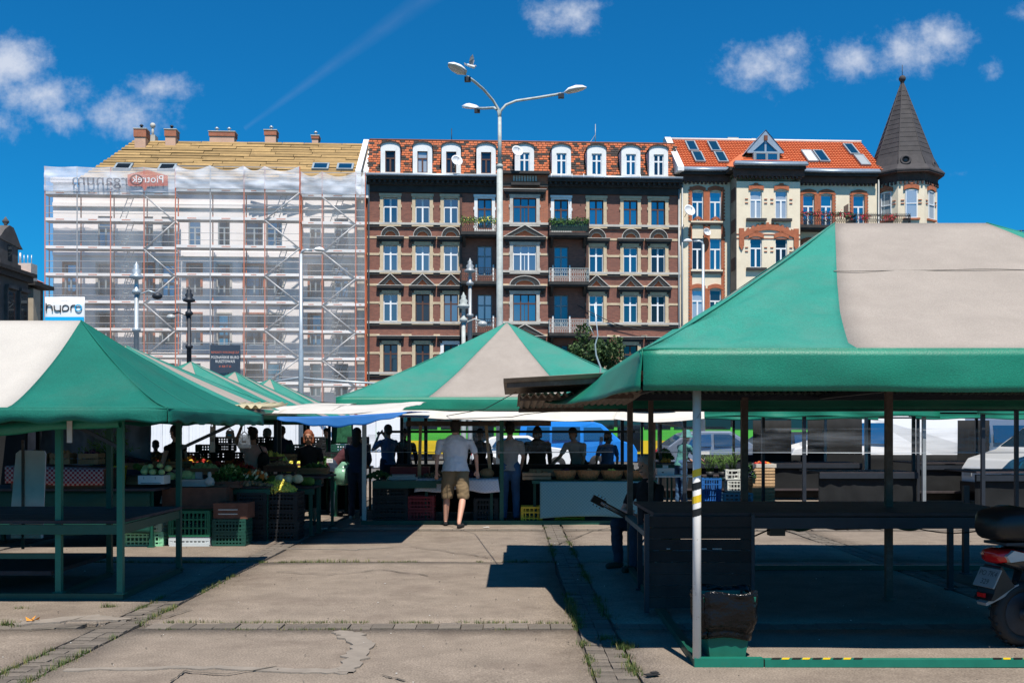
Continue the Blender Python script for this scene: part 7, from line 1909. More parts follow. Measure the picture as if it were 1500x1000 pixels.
    person('woman in teal hat and pale shirt holding out her arm by the white folding table', (G(997, 22.6), 22.6, 0), R(-62), 1.62, 'cloth_teal', 'denim', 'cloth_teal', 'skin', 'tarp_white', hairstyle='hat', lean=.25, arms={-1: ((-.18, .2, 1.2), (-.12, .42, 1.12)), 1: ((.2, .22, 1.22), (.16, .46, 1.18))}, sleeves='short')
    person('person in blue top raising a camera behind the green counter', (G(568, 22.0), 22.0, 0), R(40), 1.74, 'cloth_blue', 'denim_dark', 'hair_brown', 'skin_tan', 'cloth_black', arms={1: ((.26, .20, 1.24), (.08, .26, 1.52)), -1: ((-.26, .18, 1.22), (-.08, .26, 1.50))})
    person('dark figure behind the shelves between post and man in shorts', (G(592, 22.5), 22.5, 0), pi + .3, 1.66, 'cloth_black', 'denim_dark', 'hair_dark', 'skin_tan', 'cloth_black', sleeves='long', wide=1.1)
    person('dark figure with cap right of the man in shorts', (G(703, 22.5), 22.5, 0), pi - .2, 1.66, 'cloth_black', 'cloth_black', 'hair_dark', 'skin_tan', 'cloth_black', sleeves='long')
    person('person in green top standing under the blue tarpaulin at the far end of the aisle', (G(478, 26.5), 26.5, 0), R(170), 1.68, 'cloth_green', 'denim_dark', 'hair_dark', 'skin_tan', 'cloth_black')
    person('shopper in dark jacket at the far end of the aisle, left of the green top', (G(413, 24.0), 24.0, 0), R(10), 1.72, 'cloth_navy', 'cloth_black', 'hair_brown', 'skin_tan', 'cloth_black', sleeves='long')
    person('grey haired shopper in green shirt far behind the fruit displays', (G(392, 21.5), 21.5, 0), R(-30), 1.66, 'cloth_brown', 'denim_dark', 'hair_grey', 'skin_tan', 'cloth_black', sleeves='long')
    b = MB(); b.ball((0, 0, 0), (.10, .13, .15), 12); b.cap((0, 0, -.08), (0, .02, .06), .10, .07, 10); b.tube([(0, -.02, .12), (-.10, -.05, .35), (-.25, -.06, .55)], .013, 6)
    o = b.obj('shoulder_bag', 'cloth_black', None, (G(386, 16.8), 16.8, 1.12)); tag(o, 'black bag hanging at the back of the woman in pink', 'bag')
    # guitarist on a folding stool
    D = 12.15; g = person('guitarist sitting on a folding stool behind the rusty post, playing a dark guitar', (G(953, D), D, 0), R(128), 1.74, 'cloth_black', 'denim_dark', 'hair_grey', 'skin', 'cloth_brown', seated=True, sleeves='short', hairstyle='short', lean=.12, vox=.011,
                          arms={1: ((.24, .20, 1.12), (.04, .28, 1.10)), -1: ((-.30, .16, 1.12), (-.42, .40, 1.12))},
                          legs={-1: ((-.16, .42, .50), (-.17, .44, .085)), 1: ((.15, .42, .52), (.20, .34, .085))})
    st = thing('folding_stool', 'folding metal stool under the guitarist', 'stool', (G(955, D), D + .02, 0), R(128)); b = MB(); b.box(-.2, .2, -.18, .18, .42, .45); b.obj('seat', 'cloth_black', st)
    for sx in (-.19, .19):
        for s in (-1, 1): b = MB(); b.tube([(sx, -s * .2, 0), (sx, s * .17, .42)], .011, 6); b.obj('leg', 'galv', st)
    # guitar: neck pointing to the left of the picture
    gu = thing('guitar', 'dark acoustic guitar with raised neck held by the seated guitarist', 'guitar', (0, 0, 0)); 
    A = Vector((G(866, 11.5), 11.5, H(728, 11.5))); B = Vector((G(948, 11.75), 11.75, H(772, 11.75))); gu.location = B
    d = (A - B).normalized(); sd = Vector((0, 1, 0)).cross(d).normalized(); nn = d.cross(sd)
    rot = Matrix((d, sd, nn)).transposed().to_4x4(); gu.rotation_euler = rot.to_euler()
    Ln = (A - B).length
    bd = MB(); o = []
    for k in range(28):
        t = 2 * math.pi * k / 28; x = math.cos(t); wv = .18 * (1 - .24 * math.exp(-((x - .15) / .28) ** 2)) * (1 if x < .1 else .86); o.append((-.20 + .24 * x, wv * math.sin(t)))
    bd.prism(o, -.05, .05, axis='z'); bd.obj('body', 'guitar_dark', gu); tp = MB(); tp.prism([(p[0] * .97 - .005, p[1] * .97) for p in o], -.056, -.051, axis='z'); tp.obj('soundboard', 'guitar_top', gu)
    nk = MB(); nk.beam((0, 0, -.04), (Ln - .17, 0, -.045), .058, .03); nk.beam((Ln - .17, 0, -.045), (Ln, 0, -.03), .085, .024); nk.obj('neck', 'guitar_dark', gu)
    pg = MB()
    for s in (-1, 1):
        for k in range(3): x = Ln - .14 + k * .045; pg.tube([(x, s * .03, -.03), (x, s * .055, -.03)], .004, 5); pg.cbox((x, s * .06, -.03), (.018, .014, .008))
    pg.obj('tuning_peg', 'chrome', gu, kind='stuff'); br = MB(); br.cbox((-.30, 0, -.062), (.02, .12, .01)); br.obj('bridge', 'guitar_dark', gu)
    stg = MB()
    for k in range(6): stg.tube([(-.30, -.02 + k * .008, -.066), (Ln - .1, -.012 + k * .005, -.075)], .0009, 4)
    stg.obj('strings', 'chrome', gu, kind='stuff')
people()
# ------------------------------------------------------------------ crates, produce, tables
def plastic_crate(name, label, loc, size, m, rz=0, group=None, rows=3, cols=10):
    """moulded crate: open lattice walls, rim, corners, floor"""
    w, d, h = size; key = ('crate', size, m)
    if key not in WIN:
        b = MB(); t = .012
        b.box(-w / 2, w / 2, -d / 2, d / 2, 0, t)
        for s in (-1, 1):
            for z0, z1 in ((0, .03), (h - .035, h)): 
                b.box(-w / 2, w / 2, s * d / 2 - t / 2, s * d / 2 + t / 2, z0, z1); b.box(s * w / 2 - t / 2, s * w / 2 + t / 2, -d / 2, d / 2, z0, z1)
            for r_ in range(1, rows): 
                z = h * r_ / rows; b.box(-w / 2, w / 2, s * d / 2 - t / 2 + .001, s * d / 2 + t / 2 - .001, z - .012, z + .012); b.box(s * w / 2 - t / 2 + .001, s * w / 2 + t / 2 - .001, -d / 2, d / 2, z - .012, z + .012)
            for c in range(cols + 1):
                x = -w / 2 + w * c / cols; b.box(x - .009, x + .009, s * d / 2 - t / 2 + .002, s * d / 2 + t / 2 - .002, .02, h - .02)
            for c in range(int(cols * .7) + 1):
                y = -d / 2 + d * c / int(cols * .7); b.box(s * w / 2 - t / 2 + .002, s * w / 2 + t / 2 - .002, y - .009, y + .009, .02, h - .02)
            for s2 in (-1, 1): b.box(min(s * w / 2, s * (w / 2 - .04)), max(s * w / 2, s * (w / 2 - .04)), min(s2 * d / 2, s2 * (d / 2 - .04)) - .001, max(s2 * d / 2, s2 * (d / 2 - .04)) + .001, 0, h + .003)
        WIN[key] = b.mesh(name, m)
    o = place(name, WIN[key], None, loc, (0, 0, rz)); tag(o, label, 'crate', group); return o
def wood_crate(label, loc, size, m='wood', rz=0, group=None, slats=3, name='wooden_crate'):
    w, d, h = size; r = thing(name, label, 'crate', loc, rz, group); key = ('wc', size, m, slats)
    if key not in WIN:
        sh = h / slats; WIN[key] = (MB().cbox((0, 0, 0), (w, .012, sh * .80)).mesh('slat', m), MB().cbox((0, 0, 0), (.012, d, sh * .80)).mesh('slat', m), MB().cbox((0, 0, 0), (.03, .03, h)).mesh('corner_post', m), MB().cbox((0, 0, 0), (w, d, .01)).mesh('base', m))
    a, c, p, f = WIN[key]; sh = h / slats
    for k in range(slats):
        for s in (-1, 1): place('slat', a, r, (0, s * (d / 2 + .004), sh * (k + .5))); place('slat', c, r, (s * (w / 2 - .008), 0, sh * (k + .5)))
    for sx in (-1, 1):
        for sy in (-1, 1): place('corner_post', p, r, (sx * (w / 2 - .03), sy * (d / 2 - .02), h / 2))
    place('base', f, r, (0, 0, .01)); return r
def heap(name, label, cat, c, rx, ry, h, n, r, m, seed=1, long_=1.0, m2=None):
    rnd = random.Random(seed); b = MB()
    for k in range(n):
        a = rnd.uniform(0, 6.28); q = math.sqrt(rnd.random()); x, y = rx * q * math.cos(a), ry * q * math.sin(a); z = h * (1 - q ** 2) * rnd.uniform(.6, 1)
        rr = r * rnd.uniform(.8, 1.15); rot = Euler((rnd.uniform(0, 3), rnd.uniform(0, 3), rnd.uniform(0, 3))).to_matrix()
        b.ball((x, y, z), (rr * long_, rr, rr * .92), 6, 0 if not m2 or rnd.random() < .6 else 1, rot)
    o = b.obj(name, [m] + ([m2] if m2 else []), None, c); tag(o, label, cat, kind='stuff'); return o
def leafy(name, label, c, rx, ry, h, n, m1='leaf', m2='leaf_lt', seed=1, s=.05, cat='vegetables'):
    rnd = random.Random(seed); b = MB()
    for k in range(n):
        a = rnd.uniform(0, 6.28); q = math.sqrt(rnd.random()); p = Vector((rx * q * math.cos(a), ry * q * math.sin(a), h * (1 - q * q) * rnd.uniform(.3, 1.1)))
        d1 = Vector((rnd.gauss(0, 1), rnd.gauss(0, 1), rnd.gauss(0, .8))).normalized() * s; d2 = Vector((rnd.gauss(0, 1), rnd.gauss(0, 1), rnd.gauss(0, .8))).normalized() * s * .6
        b.add([p - d1, p + d2, p + d1, p - d2], [(0, 1, 2, 3)], 0 if rnd.random() < .6 else 1)
    o = b.obj(name, [m1, m2], None, c); tag(o, label, cat, kind='stuff'); return o
def singles(name, label, cat, group, pts, r, m, squash=.85, leaves=False):
    b = MB(); b.ball((0, 0, r * squash), (r, r, r * squash), 10)
    for k in range(5): a = k * 1.26; b.ball((r * .45 * math.cos(a), r * .45 * math.sin(a), r * squash * 1.25), (r * .5, r * .5, r * .45), 6)
    me = b.mesh(name, m)
    for i, p in enumerate(pts):
        o = place(name, me, None, p, (random.uniform(-.2, .2), random.uniform(-.2, .2), i * 1.3), (random.uniform(.85, 1.12),) * 3); tag(o, label, cat, group)
def table(label, x0, x1, y0, y1, z, m='table_board', legm='green_paint', name='market_table'):
    r = thing(name, label, 'table', ((x0 + x1) / 2, (y0 + y1) / 2, 0)); n = max(2, int((y1 - y0) / .3))
    for k in range(n): bar(r, (x0, y0 + (k + .5) * (y1 - y0) / n, z - .015), (x1, y0 + (k + .5) * (y1 - y0) / n, z - .015), (y1 - y0) / n - .01, .03, m, 'table_board')
    for x in (x0 + .06, x1 - .06):
        for y in (y0 + .06, y1 - .06): post(r, x, y, 0, z - .03, .045, legm, name='leg')
    bar(r, (x0, y0 + .02, z - .08), (x1, y0 + .02, z - .08), .03, .08, legm, 'table_rail'); return r
def goods():
    # --- left: light green and dark green crates on the paving
    D = 14.3; X = G(208, D)
    plastic_crate('plastic_crate', 'light green plastic crate on the paving, lower one of the sunlit stack', (X, D + .2, 0), (.56, .38, .20), 'pl_mint', R(2)); plastic_crate('plastic_crate', 'pale green lattice crate, upper one of the sunlit stack', (X - .01, D + .2, .205), (.56, .38, .20), 'pl_pale', R(-2))
    X = G(277, D); plastic_crate('plastic_crate', 'pale grey plastic crate on the paving under the bright green crate', (X, D + .2, 0), (.56, .38, .13), 'lt_grey'); plastic_crate('plastic_crate', 'bright green plastic crate standing on the pale grey one', (X, D + .2, .135), (.57, .40, .36), 'pl_green')
    X = G(334, D); plastic_crate('plastic_crate', 'dark green plastic crate on the paving, lower one beside the bright green crate', (X, D + .22, 0), (.46, .36, .185), 'pl_dkgreen'); plastic_crate('plastic_crate', 'dark green plastic crate, upper one under the brown box', (X, D + .22, .19), (.46, .36, .185), 'pl_dkgreen')
    b = MB(); b.box(-.24, .24, -.2, .2, 0, .22); b.box(-.17, .10, -.206, -.2005, .12, .135, 1); b.box(-.17, .10, -.206, -.2005, .06, .075, 1); o = b.obj('cardboard_box', ['wood_red', 'tarp_white'], None, (X + .02, D + .25, .38)); tag(o, 'brown box with two pale lines on the stacked dark green crates', 'box')
    b = MB(); b.box(-.48, .44, -.2, .25, 0, .30); b.box(-.50, .46, -.22, -.2, .0, .03, 0); o = b.obj('long_box', ['wood_red'], None, (G(288, D + .4), D + .55, .50)); tag(o, 'long dark reddish box above the bright green crate', 'box')
    wood_crate('flat brown tray with produce paper above the bright green crate', (G(330, D + .7), D + .75, .78), (.5, .35, .10), 'wood_red', 0, None, 2)
    # scale tray, white bag of produce
    b = MB(); b.box(-.22, .2, -.15, .15, 0, .03); b.box(-.20, .18, -.13, .13, .03, .10); b.box(-.05, .05, .1, .14, .1, .2); o = b.obj('weighing_scale', 'grey_metal', None, (G(288, 14.9), 14.9, .81)); tag(o, 'grey weighing scale beside the white plastic bag', 'scale')
    b = MB(); b.lathe([(.02, .20), (.03, .15), (.02, .13), (.06, .10), (.075, .05), (.06, 0)], n=10); o = b.obj('carrier_bag', 'tarp_white', None, (G(307, 14.8), 14.8, .82)); tag(o, 'knotted small white plastic bag beside the weighing scale', 'bag')
    # foam box, cauliflowers and cabbages
    b = MB(); b.ring([(-.18, 0), (.18, 0), (.18, .12), (-.18, .12)], [(-.16, .02), (.16, .02), (.16, .10), (-.16, .10)], -.14, .14); b.box(-.165, .165, -.135, .13, .015, .105); b.box(-.10, -.095, -.143, -.1405, .07, .10, 1); b.box(.06, .065, -.143, -.1405, .07, .10, 1); b.box(-.14, .14, -.145, -.1405, .012, .02, 1)
    o = b.obj('foam_box', ['foam', 'ink_dark'], None, (G(226, 14.5), 14.5, .865)); tag(o, 'white foam box under the pale cabbages at the left', 'box')
    singles('cabbage', 'pale green cabbage in the heap on the white foam box', 'cabbage', 'cabbages on the foam box', [(G(226, 14.5) + dx, 14.5 + dy, .99 + dz) for dx, dy, dz in ((-.12, -.05, 0), (0, -.07, .0), (.12, -.05, 0), (-.06, .02, .08), (.07, .03, .09), (-.16, .12, .05), (.16, .12, .04))], .053, 'cabbage')
    singles('cauliflower', 'round pale cauliflower in the row behind the dark post', 'cauliflower', 'cauliflowers behind the dark post', [(G(q, 15.0), 15.0 + k * .02, .88) for k, q in enumerate((251, 262, 273, 281))], .085, 'cabbage')
    singles('cabbage', 'green cabbage in the slanting wooden box beside the yellow bucket', 'cabbage', 'cabbages in the slanting box', [(G(q, 15.4), 15.4, 1.03 - k * .02) for k, q in enumerate((200, 207, 213, 219, 226, 233))], .055, 'leaf_lt')
    plastic_crate('plastic_crate', 'black crate under the round pale cauliflowers', (G(266, 15.1), 15.1, .80), (.5, .34, .10), 'pl_black', 0, None, 2, 10)
    o = heap('purple_cabbages', 'dark purple cabbages beside the pale ones', 'vegetables', (G(249, 15.3), 15.3, .95), .08, .06, .06, 6, .045, 'purple', 3)
    wc = wood_crate('slanting wooden box of green vegetables beside the yellow bucket', (G(197, 15.1), 15.1, .82), (.42, .3, .12), 'wood', 0, None, 2)
    # yellow bucket of dill
    b = MB(); b.lathe([(.115, 0), (.14, .28), (.15, .28), (.15, .30), (.135, .30), (.11, .02)], n=18); o = b.obj('bucket', 'pl_yellow', None, (G(171, 14.8), 14.8, .81)); tag(o, 'yellow bucket holding tall dill stalks at the left', 'bucket')
    rnd = random.Random(2); b = MB()
    for k in range(60):
        a = rnd.gauss(-.5, .45); q = rnd.gauss(0, .3); L_ = rnd.uniform(.35, .62); p = Vector((rnd.uniform(-.06, .06), rnd.uniform(-.05, .05), .25)); e = p + Vector((math.sin(a), q * .5, math.cos(a))).normalized() * L_
        b.tube([p, p.lerp(e, .5) + Vector((0, 0, .03)), e], [.005, .004, .002], 3)
        for j in range(7): t = e + Vector((rnd.gauss(0, .035), rnd.gauss(0, .03), rnd.gauss(0, .035))); b.add([e, t, t + Vector((.012, 0, .012))], [(0, 1, 2)], 1)
    o = b.obj('dill_bunch', ['leaf', 'leaf_lt'], None, (G(174, 14.8), 14.8, .79)); tag(o, 'spreading bunch of dill standing in the yellow bucket', 'herbs')
    for k, q in enumerate((-6.7, -6.35, -5.95)): wood_crate(['small wooden box on the gingham table, left of three', 'small wooden box in the middle of the gingham table', 'small wooden box on the gingham table nearest the yellow bucket'][k], (q, 14.5, 1.14), (.28, .24, .16), 'wood', 0, None, 2); heap('produce', ['potatoes heaped in the left small box on the gingham table', 'onions heaped in the middle small box on the gingham table', 'beets heaped in the right small box on the gingham table'][k], 'vegetables', (q, 14.5, 1.26), .11, .09, .08, 22, .03, ['potato', 'straw', 'purple'][k], k)
    # --- sloping displays behind
    for i, (px, D, w, z, m, m2, lab, nm) in enumerate([(262, 18.0, 1.4, .95, 'pepper_y', 'tomato', 'sloping display of yellow and red fruit behind the woman with glasses', 'fruit'), (296, 17.2, 1.3, .86, 'tomato', 'fruit_or', 'row of red and orange peppers in the middle of the vegetable stall', 'peppers'),
                                                   (222, 18.6, 1.2, 1.0, 'potato', 'fruit_or', 'dim fruit display in front of the child with ponytail', 'fruit'), (410, 18.3, .9, .90, 'bean', 'lemon', 'tilted tray of yellow and green vegetables left of the woman in black', 'vegetables'),
                                                   (340, 18.6, 1.0, .85, 'carrot', 'tomato', 'far tray of carrots and tomatoes behind the hanging bags', 'vegetables')]):
        X = G(px, D); t = table(['long table of the fruit display behind the woman with glasses', 'long table carrying red and orange peppers', 'dark table of the dim fruit display', 'short table with the tilted vegetable tray', 'far table carrying carrots and tomatoes'][i], X - w / 2, X + w / 2, D - .1, D + .8, z - .08)
        heap(nm, lab, 'produce', (X, D + .3, z + .0), w / 2, .36, .22, 230, .042, m, 20 + i, 1.0, m2)
    b = MB(); b.prism([(-.9, 0), (.9, 0), (.9, .1), (-.9, .45)], -.01, .01); o = b.obj('blue_sheet', 'cloth_navy', None, (G(215, 17.3), 17.3, .85)); tag(o, 'dark blue sheet hanging under the sloping fruit display', 'sheet')
    # --- centre left: produce tables and black crate stacks
    table('dark produce table with leafy heaps in front of the woman in pink', G(318, 15.2), G(400, 15.2), 15.0, 16.2, .80)
    leafy('salad_greens', 'heap of dark leafy greens on the table before the woman in pink', (G(345, 15.5), 15.5, .82), .50, .34, .22, 1500, seed=4)
    heap('root_vegetables', 'potatoes and carrots edging the heap of leafy greens', 'vegetables', (G(352, 15.2), 15.15, .80), .50, .12, .06, 90, .032, 'potato', 5, 1.3, 'straw')
    heap('leeks', 'pale leeks and radishes on top of the greens at right', 'vegetables', (G(372, 15.3), 15.4, .92), .18, .12, .08, 50, .022, 'cauli', 7, 2.6, 'carrot')
    leafy('lettuce', 'bright lettuce lying on the leafy heap', (G(336, 15.3), 15.35, .98), .16, .12, .12, 260, 'leaf_lt', 'cabbage', 9, .05)
    X0 = G(408, 15.2)
    for i in range(5):
        plastic_crate('plastic_crate', 'black plastic crate, number %s from the ground in the stack under the yellow beans' % ['one', 'two', 'three', 'four', 'five'][i], (X0, 15.3, i * .142), (.62, .42, .14), 'pl_black', R(rnd.uniform(-3, 3)), None, 2, 12)
    for i in range(5):
        plastic_crate('plastic_crate', 'black plastic crate, number %s from the ground in the stack left of the beans' % ['one', 'two', 'three', 'four', 'five'][i], (G(368, 15.0), 15.2, i * .142), (.42, .40, .14), 'pl_black', R(rnd.uniform(-3, 3)), None, 2, 12)
    heap('yellow_beans', 'bright yellow beans heaped in the top black crate', 'vegetables', (X0 - .02, 15.25, .72), .27, .18, .14, 420, .013, 'lemon', 12, 4.5, 'bean')
    singles('cauliflower', 'cream cauliflower in the row behind the yellow beans', 'cauliflower', 'cauliflowers behind the yellow beans', [(G(q, 15.85), 15.85, .80) for q in (411, 423, 436)], .095, 'cauli')
    singles('cauliflower', 'green cabbage in the row behind the yellow beans, right of the cauliflowers', 'cabbage', 'green cabbages beside the cauliflowers', [(G(q, 15.95), 15.95, .76) for q in (400, 447, 453)], .09, 'leaf_lt')
    table('dark table behind the crate stacks carrying cauliflowers', G(392, 15.8), G(462, 15.8), 15.7, 16.5, .76)
    for k, (q, D, z, m) in enumerate(((392, 17.4, 1.02, 'cardboard'), (414, 17.6, 1.10, 'wood'), (433, 18.4, .92, 'wood_red'))): wood_crate(['tilted cardboard coloured fruit tray left of the woman in black', 'tilted pale wooden tray behind the cauliflowers', 'reddish wooden tray beside the elbow of the woman in black'][k], (G(q, D), D, z), (.5, .36, .12), m, R(8), None, 2)
    heap('yellow_courgettes', 'long yellow courgettes in the tilted tray behind the cauliflowers', 'vegetables', (G(400, 17.3), 17.3, 1.10), .26, .14, .08, 60, .022, 'bean', 31, 4, 'cabbage')
    table('dark aisle table right of the woman in black', G(462, 19.6), G(500, 19.6), 19.3, 20.6, .85); leafy('herbs', 'dark leafy herbs on the aisle table right of the woman in black', (G(480, 19.9), 19.8, .86), .30, .3, .22, 700, seed=14)
    b = MB(); b.prism([(-.06, 0), (.06, 0), (.055, .075), (-.055, .08)], -.003, .003); o = b.obj('price_card', 'ink_white', None, (G(483, 19.2), 19.2, 1.02)); tag(o, 'white price card standing in the herbs of the aisle table', 'price card'); text('2,50', .05, 'ink_dark', o, (0, -.004, .04))
    # hanging bags
    for px, D, py0, py1, w, lab, m in ((358, 14.9, 633, 656, .20, 'white carrier bag hanging before the woman in pink', 'bag_clear'), (311, 15.5, 618, 662, .09, 'long white plastic bag hanging from the stall frame', 'tarp_white'), (337, 16.2, 628, 643, .16, 'square white bag hanging behind the frame', 'canopy_grey')):
        zt, zb = H(py0, D), H(py1, D); b = MB(); hh = zt - zb
        b.grid(lambda s, v: ((s - .5) * w * (1 - .25 * v) + .01 * noise.noise(Vector((s * 6, v * 6, px))), .02 * noise.noise(Vector((s * 5, v * 5, 3))), hh * .85 * v), 10, 10); b.tube([(-w * .25, 0, hh * .85), (0, 0, hh * 1.05), (w * .25, 0, hh * .85)], .008, 5); b.tube([(0, 0, hh), (0, 0, hh + .12)], .003, 4)
        b.box(-.03, .03, -.03, -.025, hh * .35, hh * .45, 1)
        o = b.obj('hanging_bag', [m, 'ink_blue' if px == 337 else 'canopy_grey'], None, (G(px, D), D, zb), thick=.004); tag(o, lab, 'bag')
    b = MB(); b.lathe([(.16, .3), (.18, .15), (.14, 0), (.02, -.02), (.1, .02), (.16, .14), (.14, .3), (.03, .42)], n=12); o = b.obj('carrier_bag', 'bag_greenish', None, (G(503, 19.1), 19.1, .62)); tag(o, 'greenish see-through carrier bag held by the bending person', 'bag')
    for k, (px, lab) in enumerate(((496, 'dark green plastic bag hanging under the far end of the aisle, left of two'), (507, 'dark green plastic bag hanging under the far end of the aisle, right of two'))):
        D = 24; b = MB(); b.grid(lambda s, v: ((s - .5) * .3 * (1 - .2 * v), .03 * noise.noise(Vector((s * 5, v * 5, k))), .45 * v), 8, 8); b.tube([(0, 0, .44), (0, 0, .6)], .01, 4); o = b.obj('hanging_bag', 'cloth_green', None, (G(px, D), D, H(650, D)), thick=.004); tag(o, lab, 'bag')
    # --- middle stall
    for i in range(4): plastic_crate('plastic_crate', 'dark crate, number %s from the ground in the stack under the green counter' % ['one', 'two', 'three', 'four'][i], (G(573, 18.0), 18.05, i * .155), (.60, .42, .15), 'pl_black', 0, None, 2, 10)
    for i in range(2): plastic_crate('plastic_crate', 'dark red crate, %s of the pair under the white cloth' % ['lower', 'upper'][i], (G(617, 18.0), 18.1, i * .24), (.46, .40, .23), 'pl_red', 0, None, 3, 8)
    plastic_crate('plastic_crate', 'dark lattice crate under the white cloth right of the man in shorts', (G(712, 18.1), 18.2, 0), (.42, .38, .42), 'pl_black', 0, None, 4, 8)
    plastic_crate('plastic_crate', 'yellow plastic crate on the ground beside the pale checked cloth', (G(779, 17.75), 17.95, 0), (.36, .38, .30), 'pl_yellow', 0, None, 3, 5); plastic_crate('plastic_crate', 'yellow plastic crate lying behind the checked cloth', (G(835, 18.0), 18.2, 0), (.5, .38, .16), 'pl_yellow', 0, None, 2, 7)
    for i, px in enumerate((828, 862, 897, 930)):
        D = 17.9; b = MB(); ri = [(.13, 0), (.18, .12), (.19, .15), (.17, .15), (.12, .02)]; b.lathe([(a * 1.0, z) for a, z in ri], n=20)
        for k in range(18): a = k * 2 * math.pi / 18; b.tube([(.132 * math.cos(a), .132 * math.sin(a), .0), (.192 * math.cos(a), .192 * math.sin(a), .15)], .006, 4)
        b.lathe([(.19, .145), (.20, .155), (.19, .17), (.18, .155)], n=20); o = b.obj('wicker_basket', 'wicker', None, (G(px, D), D, .76)); o.scale = (1.05, .8, 1); tag(o, ['wicker basket nearest the slanting wooden tray on the counter', 'second wicker basket on the counter, in front of the leaning man', 'wicker basket with yellow fruit showing above its rim', 'wicker basket half hidden by the rusty post'][i], 'basket')
        heap('fruit', ['dark plums filling the wicker basket nearest the tray', 'brown mushrooms filling the second wicker basket', 'yellow apples heaped in the third wicker basket', 'dark pears filling the basket behind the rusty post'][i], 'fruit', (G(px, D), D, .87), .13, .10, .07, 26, .03, ['purple', 'straw', 'lemon', 'potato'][i], 40 + i)
    wood_crate('slanting wooden tray on the counter behind the pale checked cloth', (G(786, 17.95), 18.0, .76), (.5, .34, .13), 'cardboard', 0, None, 2); wood_crate('low wooden tray behind the basket row', (G(800, 18.4), 18.5, .80), (.6, .34, .13), 'wood', 0, None, 2)
    heap('mushrooms', 'mushrooms in the slanting wooden tray beside the baskets', 'vegetables', (G(786, 17.95), 18.0, .85), .2, .13, .07, 50, .028, 'straw', 51)
    for k, px in enumerate((614, 719)): b = MB(); b.prism([(-.03, 0), (.03, 0), (.05 if k == 0 else -.06, .95), (.0 if k == 0 else -.11, .95)], -.02, .02); o = b.obj('wooden_prop', 'wood_light', None, (G(px, 18.2), 18.2, .76)); tag(o, ['slanted wooden prop on the table left of the man in shorts', 'slanted wooden prop on the table right of the man in shorts'][k], 'prop')
    b = MB(); b.box(-1.3, 1.3, -.02, .02, 0, .09); o = b.obj('shelf_board', 'rust_paint', None, (-.6, 18.4, 1.70)); tag(o, 'narrow brown shelf board running above the table at head height', 'board')
    bb = MB(); bb.ball((0, 0, .09), (.13, .10, .09), 10); o = bb.obj('melon', 'straw', None, (G(713, 18.0), 18.05, .78)); tag(o, 'round brown loaf on the white cloth right of the man in shorts', 'bread')
    heap('flowers', 'small pale flowers lying on the green counter', 'flowers', (G(575, 18.0), 17.95, .76), .09, .08, .08, 40, .02, 'cauli', 61, 1, 'leaf')
    b = MB(); b.box(-.25, .25, -.15, .15, 0, .05); b.tube([(-.2, -.1, .09), (.2, -.1, .09)], .01, 5); b.box(-.2, .2, -.1, .1, .05, .09); o = b.obj('counter_scale', 'grey_metal', None, (G(592, 18), 18.0, .76)); tag(o, 'flat metal scale on the green counter', 'scale')
    b = MB(); b.box(-.35, .35, -.15, .2, 0, .20); o = b.obj('produce_box', 'pl_red', None, (G(600, 18.6), 18.7, .76)); tag(o, 'dark red produce box behind the flat scale', 'box')
    for i, (px, D, z, rr, m, lab) in enumerate(((640, 18.3, .80, .3, 'potato', 'dim goods heaped on the cloth left of the man in shorts'), (690, 18.4, .80, .3, 'purple', 'dim goods heaped on the cloth behind the man in shorts'), (555, 18.4, .80, .22, 'leaf', 'dark leafy vegetables at the left end of the green counter'))):
        heap('goods', lab, 'goods', (G(px, D), D, z - .02), rr, .18, .12, 70, .035, m, 70 + i)
    # --- right rear: folding table, crates, flowers
    D = 20.5; ft = thing('folding_table', 'white folding table with white box on it, in the sun gap', 'table', (G(983, D), D, 0)); MB().box(-.42, .38, -.3, .3, .70, .73).obj('tabletop', 'white_paint', ft)
    for sx in (-.3, .3):
        for s in (-1, 1): b = MB(); b.tube([(sx, -s * .25, 0), (sx, s * .22, .70)], .013, 6); b.obj('leg', 'galv', ft)
    b = MB(); b.box(-.17, .17, -.12, .12, 0, .14); b.box(-.04, .06, -.04, .04, .14, .20); b.box(-.08, -.04, -.123, -.1205, .05, .07, 1); o = b.obj('cash_box', ['white_paint', 'ink_dark'], None, (G(974, D), D, .731)); tag(o, 'white box standing on the white folding table', 'box')
    leafy('plant', 'green leafy plant with orange fruit left of the teal hat', (G(972, 21.6), 21.6, 1.02), .22, .15, .22, 380, seed=17, cat='plant'); heap('oranges', 'oranges in a bowl below the leafy plant', 'fruit', (G(973, 21.4), 21.4, .98), .14, .1, .06, 16, .045, 'fruit_or', 18); table('narrow table below the leafy plant and oranges', G(955, 21.6), G(985, 21.6), 21.3, 22.0, .96)
    D = 22.6; b0 = thing('display_bench', 'low bench of blue and white crates with potted chives', 'bench', (G(1080, D), D, 0)); MB().box(-.9, .9, -.1, .5, .0, .06).obj('base', 'table_board', b0)
    plastic_crate('plastic_crate', 'tall bright blue plastic crate behind the hazard striped post', (G(1040, D), D, .06), (.42, .38, .52), 'pl_blue', 0, None, 4, 8)
    plastic_crate('plastic_crate', 'white plastic crate, lower one of the pale stack beside the blue crate', (G(1075, D), D, .28), (.34, .34, .26), 'pl_white', 0, None, 3, 5); plastic_crate('plastic_crate', 'white plastic crate with oval opening, upper one of the pale stack', (G(1074, D), D, .55), (.40, .36, .22), 'pl_white', 0, None, 2, 3)
    plastic_crate('plastic_crate', 'long pale blue plastic crate on the ground under the white crates', (G(1079, D - .1), D - .1, .06), (.62, .38, .20), 'pl_ltblue', 0, None, 2, 6)
